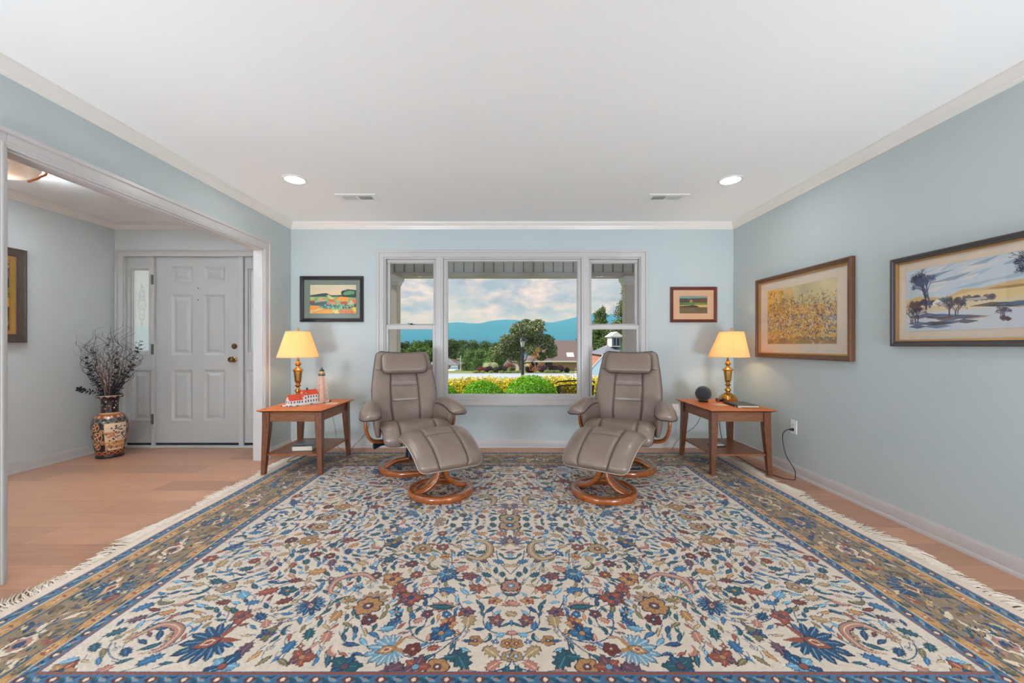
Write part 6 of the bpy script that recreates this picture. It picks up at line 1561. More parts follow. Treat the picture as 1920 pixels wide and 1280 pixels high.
def stem_pts(px, py, Yo, bow=0.04):
    t = tip(px, py, Yo); b0 = (q.uniform(-0.04, 0.04), q.uniform(-0.04, 0.04), 0.30)
    k = max(-0.05, min(0.05, t[0]*0.32)); nx = (k, max(-0.045, min(0.045, Yo*0.4)), 0.60)
    mid = (nx[0]+(t[0]-nx[0])*0.55+bow*math.copysign(1, t[0]), nx[1]+(t[1]-nx[1])*0.5, nx[2]+(t[2]-nx[2])*0.5)
    return [b0, nx, mid, t]
G = 'dried stems standing in the floor vase'
wl_ = [(143, 638, 0.02), (152, 632, 0.08), (160, 645, -0.06), (190, 612, 0.06), (200, 622, 0.0), (214, 606, 0.04), (232, 610, -0.04), (222, 625, 0.10), (255, 640, 0.02), (266, 645, -0.05), (262, 655, 0.08), (172, 640, 0.0)]
for k, (a, b_, c) in enumerate(wl_): branch('willow_branch', M_twig, stem_pts(a, b_, c), 0.0030, 0.0011, 'curly dark willow twig rising from the floor vase', 0.05, 5, 0, k, 'curly willow twigs in the floor vase')
for k, (a, b_) in enumerate([(148, 650), (156, 640), (166, 628), (178, 620), (206, 612), (240, 622), (248, 634), (258, 650), (222, 618), (196, 632), (184, 642), (236, 648)]): branch('willow_branch', M_twig, stem_pts(a, b_, q.uniform(-0.1, 0.1)), 0.0032, 0.0012, '', 0.045, 4, 0, 200+k)
for k in range(16):
    a = 185+k*3.2+q.uniform(-5, 5); branch('dried_reed', M_reed, stem_pts((a-210)*1.25+208, 655+q.uniform(-10, 30), q.uniform(-0.08, 0.08), 0.01), 0.0032, 0.0016, 'straight brown dried reed in the floor vase', 0.004, 3, 0, 60+k, 'brown reeds in the floor vase')
for k in range(12):
    a = 176+k*6; branch('pale_branch', M_pale, stem_pts(a, 655+q.uniform(-15, 35), q.uniform(-0.08, 0.08), 0.03), 0.0028, 0.0012, 'pale curved willow stem in the floor vase', 0.02, 3, 0, 90+k, 'pale willow stems in the floor vase')
for k, (a, b_, c, n_) in enumerate([(160, 668, 0.0, 34), (176, 655, 0.05, 34), (205, 634, 0.03, 36), (218, 645, -0.05, 32), (264, 637, -0.02, 40), (245, 670, 0.05, 30), (168, 690, -0.08, 26), (235, 690, -0.09, 28), (214, 672, -0.09, 30)]):
    branch('eucalyptus_stem', M_euc, stem_pts(a, b_, c, 0.02), 0.0026, 0.0012, 'dried eucalyptus stem with dark round leaves in the floor vase', 0.01, 0, n_, 120+k, 'eucalyptus stems in the floor vase')
t = tip(146, 728, -0.10)
branch('eucalyptus_stem', M_euc, [(0.02, 0, 0.35), (-0.05, -0.04, 0.615), (-0.14, -0.09, 0.655), t], 0.0026, 0.0012, 'eucalyptus sprig drooping out sideways over the left rim of the floor vase', 0.0, 0, 34, 140)

# ================================================================ OUTSIDE THE WINDOW
# porch: floor, ceiling over it, front beam with vertical boards, two columns
b = MB(); b.box(-2.15, YB+0.15, -0.25, 2.3, 6.55, -0.15); structure(b.build('porch_floor', mat('porch_concrete', rgb(168, 164, 158), 0.8, var=0.08, vscale=4)))
b = MB(); b.box(-2.1, YB+0.15, 2.50, 2.25, 6.6, 2.62); structure(b.build('porch_ceiling', M_siding))
b = MB(); b.box(XF-0.15, YB+0.15, 2.3, XR+0.15, YB+0.155, 2.5); structure(b.build('wall_exterior', M_siding))
m = MB(); PY = 6.3
m.box(-2.0, PY, 2.245, 2.15, PY+0.2, 2.5)
o = m.build('porch_beam', mat('beam_board', rgb(186, 184, 180), 0.6, var=0.03, vscale=3)); structure(o)
m = MB()
for k in range(-7, 19): x = -0.8445+0.1577*k; m.box(x-0.006, PY-0.010, 2.25, x+0.006, PY+0.01, 2.50)
m.build('batten', mat('beam_batten', rgb(120, 118, 116), 0.6, var=0.03), o)
m = MB(); m.box(-2.0, PY-0.015, 2.19, 2.15, PY+0.215, 2.25); m.box(-2.0, PY-0.02, 2.237, 2.15, PY, 2.252); m.build('beam_trim', mat('beam_trim_paint', rgb(176, 168, 164), 0.5, var=0.02), o)
def column(x, name):
    m = MB(); m.box(x-0.10, PY+0.0, -0.15, x+0.10, PY+0.2, 2.19); o = structure(m.build(name, M_col, bevel=0.008))
    m = MB(); m.loft([[(x+sx*a, PY+0.1+sy*a, z) for sx, sy in ((-1, -1), (1, -1), (1, 1), (-1, 1))] for a, z in ((0.105, 2.06), (0.118, 2.09), (0.118, 2.11), (0.145, 2.15), (0.150, 2.19))]); m.build('capital', M_trim, o)
    m = MB(); m.box(x-0.13, PY-0.03, -0.15, x+0.13, PY+0.23, -0.02); m.build('plinth', M_col, o, bevel=0.01)
column(-1.843, 'porch_column'); column(1.980, 'porch_column')

# ---- terrain
def ground_z(x, y):
    near = np.interp(y, [4.4, 8, 22, 27, 36, 50, 70, 115, 260, 1000, 2000], [-0.40, -0.45, -1.32, -1.50, -1.50, -2.15, -3.4, -7.4, -16, -40, -42])
    return float(near)
m = MB()
xs = [-900, -300, -120, -60, -30, -15, 0, 15, 30, 60, 120, 300, 900]; ys = [6.55, 8, 12, 17, 22, 27, 36, 43, 50, 60, 75, 95, 115, 150, 200, 400, 900, 1900]
vs = [(x, y, ground_z(x, y)) for y in ys for x in xs]; nx_ = len(xs)
fs = [(j*nx_+i, j*nx_+i+1, (j+1)*nx_+i+1, (j+1)*nx_+i) for j in range(len(ys)-1) for i in range(nx_-1)]
M_grass = mat('grass_lawn', rgb(112, 134, 62), 0.9, var=0.25, vscale=1.2, bump=0.4, bscale=20)
structure(mesh_obj('ground', vs, fs, M_grass))
m = MB(); m.box(-60, 27.0, -1.6, 60, 35.5, -1.485); structure(m.build('street', mat('asphalt_street', rgb(178, 192, 212), 0.75, var=0.1, vscale=0.6)))
m = MB(); m.box(-60, 35.5, -1.6, 60, 35.9, -1.43); m.box(-60, 26.6, -1.6, 60, 27.0, -1.43); structure(m.build('kerb', mat('kerb_concrete', rgb(206, 200, 190), 0.8, var=0.05)))
m = MB(); m.box(2.6, 9.5, -1.25, 5.6, 27, -1.2)
vs = [(2.4, 9.5, -0.50), (8.2, 9.5, -0.50), (2.4, 22, -1.27), (8.2, 22, -1.27), (2.4, 27, -1.46), (8.2, 27, -1.46)]; structure(mesh_obj('driveway', vs, [(0, 1, 3, 2), (2, 3, 5, 4)], mat('driveway_concrete', rgb(178, 176, 174), 0.8, var=0.08)))

# ---- foliage
def leaf_mat(name, c, c2, trans=0.25, rough=0.6):
    m = bpy.data.materials.new(name); m.use_nodes = True; t = m.node_tree; t.nodes.clear()
    a = N(t, 'ShaderNodeVertexColor'); a.layer_name = 'Col'
    d = N(t, 'ShaderNodeBsdfDiffuse'); t.links.new(a.outputs[0], d.inputs[0])
    tl = N(t, 'ShaderNodeBsdfTranslucent'); t.links.new(a.outputs[0], tl.inputs[0])
    mx = N(t, 'ShaderNodeMixShader'); mx.inputs[0].default_value = trans
    t.links.new(d.outputs[0], mx.inputs[1]); t.links.new(tl.outputs[0], mx.inputs[2])
    o = N(t, 'ShaderNodeOutputMaterial'); t.links.new(mx.outputs[0], o.inputs[0]); return m
M_leaf = leaf_mat('leaf', None, None)
def leaves(name, parent, blobs, n, size, cols, seed=0, shell=0.75, flat=0.0, jitter=0.0, up=0.0):
    """blobs: (x, y, z, rx, ry, rz); leaves scattered in the outer shell of the blobs; natural colour variation per leaf"""
    rs = np.random.RandomState(seed); B = np.array(blobs, float)
    wgt = (B[:, 3]*B[:, 4]+B[:, 4]*B[:, 5]+B[:, 3]*B[:, 5]); wgt /= wgt.sum()
    k = rs.choice(len(B), n, p=wgt); d = rs.normal(size=(n, 3)); d /= np.linalg.norm(d, axis=1)[:, None]
    rad = shell+(1.06-shell)*rs.rand(n)**0.6
    lump = 1+jitter*np.sin(d[:, 0]*7+k)*np.sin(d[:, 1]*6+k*2)*np.sin(d[:, 2]*8+k*3)
    c = B[k, :3]+d*B[k, 3:6]*(rad*lump)[:, None]
    nrm = d*0.6+rs.normal(size=(n, 3))*0.6+np.array([0, 0, up]); nrm /= np.linalg.norm(nrm, axis=1)[:, None]
    t = np.cross(nrm, rs.normal(size=(n, 3))); t /= np.linalg.norm(t, axis=1)[:, None]; b_ = np.cross(nrm, t)
    s = size*(0.6+0.8*rs.rand(n))[:, None]
    V = np.stack([c-t*s, c+b_*s*0.5, c+t*s, c-b_*s*0.5], 1).reshape(-1, 3).astype(np.float32)
    me = bpy.data.meshes.new(name); me.vertices.add(4*n); me.vertices.foreach_set('co', V.ravel())
    me.loops.add(4*n); me.loops.foreach_set('vertex_index', np.arange(4*n, dtype=np.int32))
    me.polygons.add(n); me.polygons.foreach_set('loop_start', np.arange(0, 4*n, 4, dtype=np.int32))
    try: me.polygons.foreach_set('loop_total', np.full(n, 4, np.int32))
    except Exception: pass
    me.update(calc_edges=True)
    cc = np.array([c_[:3] for c_ in cols]); ci = rs.randint(0, len(cc), n); col = cc[ci]*(0.8+0.4*rs.rand(n))[:, None]
    ca = me.color_attributes.new('Col', 'FLOAT_COLOR', 'POINT'); A = np.ones((4*n, 4), np.float32); A[:, :3] = np.repeat(col, 4, 0); ca.data.foreach_set('color', A.ravel())
    me.materials.append(M_leaf); o = bpy.data.objects.new(name, me); C.objects.link(o)
    if parent is not None: o.parent = parent
    return o
M_bark = mat('tree_bark', rgb(150, 118, 98), 0.85, var=0.25, vscale=6); M_barkd = mat('dark_bark', rgb(84, 70, 58), 0.9, var=0.25, vscale=3)
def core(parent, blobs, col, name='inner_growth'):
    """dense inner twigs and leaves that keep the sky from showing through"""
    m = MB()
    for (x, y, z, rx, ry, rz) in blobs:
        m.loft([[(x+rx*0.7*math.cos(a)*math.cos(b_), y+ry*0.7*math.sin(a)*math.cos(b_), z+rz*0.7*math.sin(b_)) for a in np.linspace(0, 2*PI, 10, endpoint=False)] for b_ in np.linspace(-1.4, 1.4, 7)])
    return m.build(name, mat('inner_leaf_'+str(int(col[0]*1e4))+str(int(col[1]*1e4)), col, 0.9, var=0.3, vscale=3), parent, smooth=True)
def bush(name, px, ptop, Y, rpx, cols, n, size, label, cat='shrub', group=None, rz=None, seed=0, gz=None):
    c = at(px, ptop, Y); r_ = rpx*Y/FPX; gz = ground_z(0, Y) if gz is None else gz
    r = empty(name, (c.x, Y, gz), label=label, cat=cat, group=group)
    h = c.z-gz; zc_ = max(h-r_, h*0.5); B = [(0, 0, zc_, r_, r_, h-zc_), (0, 0, zc_*0.6, r_*0.92, r_*0.92, zc_*0.6)]
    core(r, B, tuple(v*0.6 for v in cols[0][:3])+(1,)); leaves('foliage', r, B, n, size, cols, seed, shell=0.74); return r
BOX = [rgb(98, 164, 48), rgb(130, 200, 62), rgb(74, 132, 42), rgb(156, 216, 84)]
bush('boxwood_shrub', 905, 714.5, 7.25, 42, BOX, 20000, 0.016, 'rounded bright green boxwood in the middle left below the picture window', group='clipped boxwoods by the porch', seed=1)
bush('boxwood_shrub', 996, 705, 7.7, 51, BOX, 26000, 0.016, 'largest rounded green boxwood directly before the lamp post', group='clipped boxwoods by the porch', seed=2)
bush('boxwood_shrub', 830, 721, 7.5, 29, BOX, 10000, 0.016, 'small green boxwood cut off by the left edge of the picture window', group='clipped boxwoods by the porch', seed=3)
# yellow hedge
hd = empty('golden_hedge', (0, 9.0, -0.52), label='long golden yellow hedge behind the green boxwoods', cat='hedge')
q = random.Random(5); B = []
for k in range(26):
    x = -2.1+k*0.19; top = at(951, 709-3.5*k/26+q.uniform(-1.2, 1.2), 9.0).z+0.52
    B.append((x, q.uniform(-0.1, 0.1), top-0.28, 0.26, 0.34, 0.30)); B.append((x, 0, 0.30, 0.25, 0.33, 0.34))
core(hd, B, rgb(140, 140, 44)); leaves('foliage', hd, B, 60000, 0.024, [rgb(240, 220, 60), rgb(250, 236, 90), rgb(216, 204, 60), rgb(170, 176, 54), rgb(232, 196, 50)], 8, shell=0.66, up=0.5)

# black wire patio chair
pcx = 1.045; pc_ = empty('patio_chair', (pcx, 6.0, -0.15), label='black wire mesh patio chair on the porch beside the hedge', cat='chair')
m = MB(); TH = np.linspace(PI*1.02, -0.02*PI, 40)
def rimp(a, z, R_=0.29, d_=0.25): return (R_*math.cos(a), -d_*math.sin(a)*-1*-1, z)
def rz_(a, z0): return z0+0.0*a+0.055*math.sin(a)
m.tube([(0.29*math.cos(a), -0.26*math.sin(a)+0.1, rz_(a, 0.675)) for a in TH], 0.011, 8); m.tube([(0.285*math.cos(a), -0.255*math.sin(a)+0.1, rz_(a, 0.615)) for a in TH], 0.007, 6)
m.tube([(0.25*math.cos(a), -0.23*math.sin(a)+0.1, 0.42) for a in np.linspace(0, 2*PI, 40)], 0.010, 8)
m.build('backrest_rim', M_black, pc_, smooth=True)
m = MB()
for k in range(64):
    a = PI*k/63
    for s in (-1, 1):
        a2 = min(PI, max(0, a+s*0.22)); m.tube([(0.285*math.cos(a), -0.255*math.sin(a)+0.1, rz_(a, 0.615)), (0.255*math.cos(a2), -0.235*math.sin(a2)+0.1, 0.43)], 0.0022, 4)
m.build('wire_mesh', M_black, pc_)
m = MB(); m.lathe([(0.245, 0.415), (0.245, 0.425), (0.002, 0.420)], 36, c=(0, 0.1, 0)); m.build('seat', M_black, pc_)
for sx in (-1, 1):
    for sy in (-1, 1):
        m = MB(); m.tube([tuple(p) for p in catmull([(sx*0.2, 0.1+sy*0.17, 0.42), (sx*0.23, 0.1+sy*0.2, 0.2), (sx*0.27, 0.1+sy*0.24, 0.0)], 10)], 0.010, 6); m.build('leg', M_black, pc_, smooth=True)

# lamp post
v = at(980, 650, 22.0); lp = empty('lamp_post', (v.x, 22.0, ground_z(0, 22)), label='dark lamp post with glass lantern standing beyond the hedge', cat='lamp post')
hz_ = v.z-ground_z(0, 22)
M_post = mat('post_dark_blue', rgb(34, 34, 60), 0.4, metal=0.2, var=0.08)
m = MB(); m.cyl((0, 0, 0), (0, 0, hz_-0.12), 0.080, n=16); m.lathe([(0.11, 0), (0.11, 0.12), (0.08, 0.2)], 16); m.lathe([(0.08, hz_-0.45), (0.085, hz_-0.42), (0.06, hz_-0.2), (0.04, hz_-0.16), (0.07, hz_-0.06), (0.08, hz_)], 16); m.build('post', M_post, lp, angle=40)
m = MB(); m.lathe([(0.08, hz_), (0.145, hz_+0.32)], 6); m.build('lantern_glass', mat('lantern_pane', rgb(206, 206, 204), 0.25, var=0.05), lp)
m = MB()
for k in range(6): a = 2*PI*k/6; m.tube([(0.082*math.cos(a), 0.082*math.sin(a), hz_), (0.15*math.cos(a), 0.15*math.sin(a), hz_+0.32)], 0.010, 5)
m.lathe([(0.19, hz_+0.32), (0.185, hz_+0.35), (0.13, hz_+0.47), (0.05, hz_+0.54), (0.02, hz_+0.56), (0.03, hz_+0.59), (0.004, hz_+0.63)], 12); m.build('lantern_frame', M_post, lp)

# crape myrtle in bloom
TY = 39.8; v = at(978, 699, TY); gz = ground_z(0, TY)
cm = empty('crape_myrtle', (v.x, TY, gz), label='white-blooming crape myrtle with several bare trunks behind the lamp post', cat='tree')
s_ = TY/FPX; B = []; q = random.Random(12)
for (px, py, r_) in ((940, 660, 13), (955, 640, 17), (930, 670, 9), (975, 620, 18), (1000, 618, 18), (1020, 640, 17), (1032, 662, 11), (990, 645, 22), (965, 665, 14), (1015, 668, 10), (987, 606, 10), (1010, 606, 10), (1000, 655, 14), (945, 650, 12), (1035, 652, 8), (926, 656, 8)):
    w = at(px, py, TY); B.append((w.x-v.x, q.uniform(-1.0, 1.0), w.z-gz, r_*s_, r_*s_*1.1, r_*s_*0.75))
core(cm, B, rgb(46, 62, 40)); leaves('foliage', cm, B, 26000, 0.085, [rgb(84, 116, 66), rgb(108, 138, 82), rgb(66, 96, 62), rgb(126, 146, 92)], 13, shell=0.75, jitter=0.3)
leaves('blossom', cm, B, 4600, 0.06, [rgb(236, 222, 206), rgb(246, 236, 226), rgb(226, 190, 150), rgb(214, 150, 110)], 14, shell=0.98, jitter=0.3)
for k, (dx, top) in enumerate(((-0.9, (948, 668)), (-0.4, (962, 660)), (0.0, (978, 655)), (0.3, (990, 660)), (0.7, (1006, 668)))):
    w = at(top[0], top[1], TY); m = MB(); P_ = catmull([(dx*0.15, 0, 0), (dx*0.35, 0.1*k, 0.9), ((w.x-v.x)*0.75, 0, (w.z-gz)*0.7), (w.x-v.x, 0, w.z-gz+0.4)], 14)
    m.tube([tuple(p) for p in P_], [0.10-0.005*i for i in range(14)], 7); m.build('trunk', M_bark, cm, smooth=True)
# second small tree right of it: sparse copper-leaved
v = at(1003, 699, 36.3); sm = empty('sapling', (v.x, 36.3, ground_z(0, 36.3)), label='thin copper-leaved sapling right of the lamp post', cat='tree')
m = MB(); m.tube([(0, 0, 0), (0.1, 0, 0.5), (-0.05, 0, 1.1), (0.25, 0, 2.1)], [0.05, 0.04, 0.035, 0.015], 6); m.tube([(0.02, 0, 0.6), (0.6, 0, 1.0)], 0.02, 5); m.tube([(0.02, 0, 0.5), (-0.5, 0, 0.95)], 0.02, 5); m.build('trunk', M_bark, sm)
leaves('foliage', sm, [(0, 0, 0.45, 0.5, 0.3, 0.25), (0.6, 0, 0.9, 0.25, 0.2, 0.2), (0.1, 0, 1.7, 0.35, 0.25, 0.4), (-0.5, 0, 0.8, 0.22, 0.2, 0.2), (0.3, 0, 2.2, 0.25, 0.2, 0.3)], 420, 0.06, [rgb(206, 140, 90), rgb(190, 160, 90), rgb(170, 110, 76)], 15, shell=0.3)

# shrub row across the street
PUR = [rgb(88, 60, 74), rgb(110, 74, 84), rgb(70, 56, 72)]; DGR = [rgb(60, 66, 60), rgb(78, 84, 70), rgb(56, 58, 66)]; RED = [rgb(124, 60, 62), rgb(150, 80, 76)]; PG = [rgb(140, 160, 92), rgb(170, 186, 120), rgb(120, 140, 76)]; WH = [rgb(206, 214, 176), rgb(176, 192, 140), rgb(226, 226, 206)]
G2 = 'shrub bed across the street'
for i, (px, top, r_, cols, Y, lab) in enumerate([
    (902, 687, 10, RED, 41, 'reddish shrub at the left end of the bed across the street'), (917, 687, 8, PUR, 41, 'low purple shrub next to the reddish end shrub across the street'), (933, 687.5, 9, DGR, 41, 'dark round shrub left of the crape myrtle trunks'),
    (947, 688, 8, DGR, 41.5, 'dark green round shrub just left of the crape myrtle trunks'), (959, 688, 8, PG, 42, 'green round shrub against the crape myrtle trunks'), (956, 680, 11, RED, 44, 'tall red-leaved shrub behind the crape myrtle trunks'),
    (994, 684.5, 10, PUR, 42, 'dark purple shrub right of the lamp post'), (1017, 683, 10, PUR, 42, 'second dark purple shrub right of the lamp post'), (1038, 684, 10, PUR, 42.5, 'dark purple shrub before the brick house wall'), (1050, 684.5, 8, PUR, 42.5, 'outermost purple shrub before the brick house wall'),
    (1063, 689, 5, DGR, 42, 'small spiky dark shrub before the brick house wall'), (915, 678, 11, WH, 46, 'pale flowering bush behind the reddish shrub across the street'), (926, 679, 9, WH, 49, 'smaller pale flowering bush behind the dark round shrubs')]):
    bush('shrub', px, top, Y+(1.3 if i % 2 else -0.6), r_*0.95, cols, 900, 0.06, lab, group=G2, seed=30+i)
for i, (px, r_) in enumerate(((892, 6), (905, 5), (921, 5), (940, 6), (953, 7), (966, 7), (975, 6), (1025, 5), (1035, 6), (1045, 6))):
    bush('ground_plant', px, 694.5 if px < 980 else 693, 38.5, r_, PG, 260, 0.05, 'low light green plant edging the shrub bed across the street', cat='plant', group='low plants edging the bed', seed=60+i)

# brick house with a long brown roof
M_shing = mat('brown_shingles', rgb(114, 98, 96), 0.85, var=0.15, vscale=1.5, stretch=(3, 3, 8), bump=0.2, bscale=10)
def brick(name, c1, c2):
    m = bpy.data.materials.new(name); m.use_nodes = True; t = m.node_tree; p = t.nodes['Principled BSDF']; p.inputs['Roughness'].default_value = 0.85
    tc = N(t, 'ShaderNodeTexCoord'); sp_ = N(t, 'ShaderNodeSeparateXYZ'); cb = N(t, 'ShaderNodeCombineXYZ'); t.links.new(tc.outputs['Object'], sp_.inputs[0]); t.links.new(sp_.outputs[0], cb.inputs[0]); t.links.new(sp_.outputs[2], cb.inputs[1])
    br = N(t, 'ShaderNodeTexBrick', Scale=1.0); br.inputs['Color1'].default_value = c1; br.inputs['Color2'].default_value = c2; br.inputs['Mortar'].default_value = rgb(190, 176, 160); br.inputs['Mortar Size'].default_value = 0.012
    br.inputs['Brick Width'].default_value = 0.24; br.inputs['Row Height'].default_value = 0.08; t.links.new(cb.outputs[0], br.inputs['Vector']); t.links.new(br.outputs[0], p.inputs['Base Color']); return m
M_brick = brick('tan_brick', rgb(176, 132, 104), rgb(196, 158, 124)); M_rbrick = brick('red_brick', rgb(170, 86, 66), rgb(190, 104, 80))
HY = 50.0; hs = empty('brick_house', (0, 0, 0), label='low tan brick house with long brown shingled roof across the street', cat='house')
def W_(px, py, Y=HY): w = at(px, py, Y); return w
e0, e1, r0, r1 = W_(986, 677), W_(1122, 677), W_(1036, 638, HY+4.5), W_(1106, 638, HY+4.5)
gz = ground_z(0, HY)
m = MB(); m.box(e0.x+0.5, HY+0.5, gz-1, e1.x-0.5, HY+9, e0.z+0.05); m.build('wall', M_brick, hs)
m = MB(); a, b_, c, d_ = (e0.x, HY, e0.z), (e1.x, HY, e0.z), (e1.x, HY+9.5, e0.z), (e0.x, HY+9.5, e0.z); ra, rb_ = (r0.x, HY+4.75, r0.z), (r1.x, HY+4.75, r1.z)
m.add([a, b_, c, d_, ra, rb_], [(0, 1, 5, 4), (1, 2, 5), (2, 3, 4, 5), (3, 0, 4), (0, 3, 2, 1)]); m.build('roof', M_shing, hs)
m = MB(); m.box(e0.x, HY-0.06, e0.z-0.12, e1.x, HY+0.02, e0.z+0.06); m.build('gutter', M_white, hs)
w = W_(1070, 667, HY+1.0); m = MB(); m.hexa([(w.x-0.45, HY+0.9, w.z-0.30), (w.x+0.45, HY+0.9, w.z-0.30), (w.x+0.45, HY+1.7, w.z+0.22), (w.x-0.45, HY+1.7, w.z+0.22)], [(w.x-0.45, HY+0.85, w.z-0.1), (w.x+0.45, HY+0.85, w.z-0.1), (w.x+0.45, HY+1.65, w.z+0.42), (w.x-0.45, HY+1.65, w.z+0.42)]); m.build('skylight', M_white, hs)
for px in (1029, 1001): w = W_(px, 681, HY+0.5); m = MB(); m.box(w.x-0.45, HY+0.42, w.z-0.5, w.x+0.45, HY+0.5, w.z+0.3); m.build('window', mat('dark_window', rgb(40, 50, 70), 0.2, var=0.1), hs)
# front gable of the wing on the left
g0, g1, gt = W_(944, 686, HY-2), W_(972, 686, HY-2), W_(961, 671, HY-2)
gb = empty('garage', (0, 0, 0), label='small white-gabled garage with brown roof left of the brick house', cat='building')
m = MB(); m.add([(g1.x-1.3, HY-2, gz-0.5), (g1.x+0.3, HY-2, gz-0.5), (g1.x+0.3, HY-2, g0.z), (g1.x-0.5, HY-2, gt.z), (g1.x-1.3, HY-2, g0.z), (g1.x-1.3, HY+2, gz-0.5), (g1.x+0.3, HY+2, gz-0.5), (g1.x+0.3, HY+2, g0.z), (g1.x-0.5, HY+2, gt.z), (g1.x-1.3, HY+2, g0.z)],
      [(0, 1, 2, 3, 4), (9, 8, 7, 6, 5), (0, 4, 9, 5), (1, 6, 7, 2)]); m.box(g0.x+0.2, HY-1.6, gz-0.5, g1.x-1.0, HY+2, g0.z); m.build('wall', M_white, gb)
m = MB(); m.add([(g1.x-0.5, HY-2.1, gt.z+0.05), (g1.x+0.45, HY-2.1, g0.z-0.1), (g1.x+0.45, HY+2.1, g0.z-0.1), (g1.x-0.5, HY+2.1, gt.z+0.05), (g1.x-1.4, HY-2.1, g0.z-0.1), (g1.x-1.4, HY+2.1, g0.z-0.1)], [(0, 1, 2, 3), (0, 3, 5, 4)])
m.add([(g0.x, HY-1.8, g0.z), (g1.x-0.9, HY-1.8, g0.z), (g1.x-0.5, HY, gt.z+0.05), (g0.x+0.7, HY, gt.z+0.05), (g0.x, HY+2, g0.z), (g1.x-0.9, HY+2, g0.z)], [(0, 1, 2, 3), (3, 2, 5, 4), (0, 3, 4)]); m.build('roof', M_shing, gb)

# far red brick house with grey roof, truck and street light
Y2 = 95.0; fh = empty('red_brick_house', (0, 0, 0), label='distant red brick house with grey hipped roof and a brick chimney', cat='house')
c0, c1, ct = W_(800, 684, Y2), W_(858, 684, Y2), W_(838, 673, Y2)
m = MB(); m.box(c0.x, Y2, -9, c1.x-0.3, Y2+10, c0.z); m.build('wall', M_rbrick, fh)
m = MB(); m.add([(c0.x-0.5, Y2-0.6, c0.z), (c1.x+0.4, Y2-0.6, c0.z), (c1.x+0.4, Y2+10.6, c0.z), (c0.x-0.5, Y2+10.6, c0.z), (c0.x+3, Y2+5, ct.z+0.2), (c1.x-3.2, Y2+5, ct.z+0.2)], [(0, 1, 5, 4), (1, 2, 5), (2, 3, 4, 5), (3, 0, 4), (0, 3, 2, 1)]); m.build('roof', mat('grey_shingles', rgb(120, 124, 136), 0.85, var=0.1), fh)
w = W_(851.5, 676, Y2+2); m = MB(); m.box(w.x-0.4, Y2+2, w.z-2, w.x+0.4, Y2+3, w.z+0.3); m.build('chimney', M_rbrick, fh)
for px in (844, 852):
    for py in (687.5, 694):
        w = W_(px, py, Y2); m = MB(); m.box(w.x-0.35, Y2-0.05, w.z-0.4, w.x+0.35, Y2+0.02, w.z+0.4); o = m.build('window', M_white, fh); m = MB(); m.box(w.x-0.18, Y2-0.07, w.z-0.32, w.x+0.18, Y2-0.05, w.z+0.32); m.build('pane', MATS['dark_window'], o)
w = W_(864, 672.5, 80.0); sl = empty('street_light', (w.x, 80, -5), label='tall pale street light with curved arm beside the red brick house', cat='street light')
m = MB(); m.tube([tuple(p) for p in catmull([(0, 0, 0), (0, 0, 4), (0, 0, w.z+5-0.5), (-0.12, 0, w.z+5-0.1), (-0.5, 0, w.z+5)], 24)], 0.06, 6); m.build('pole', M_white, sl, smooth=True)
m = MB(); m.box(-0.85, -0.08, w.z+5-0.06, -0.45, 0.08, w.z+5+0.04); m.build('lamp_head', M_white, sl)
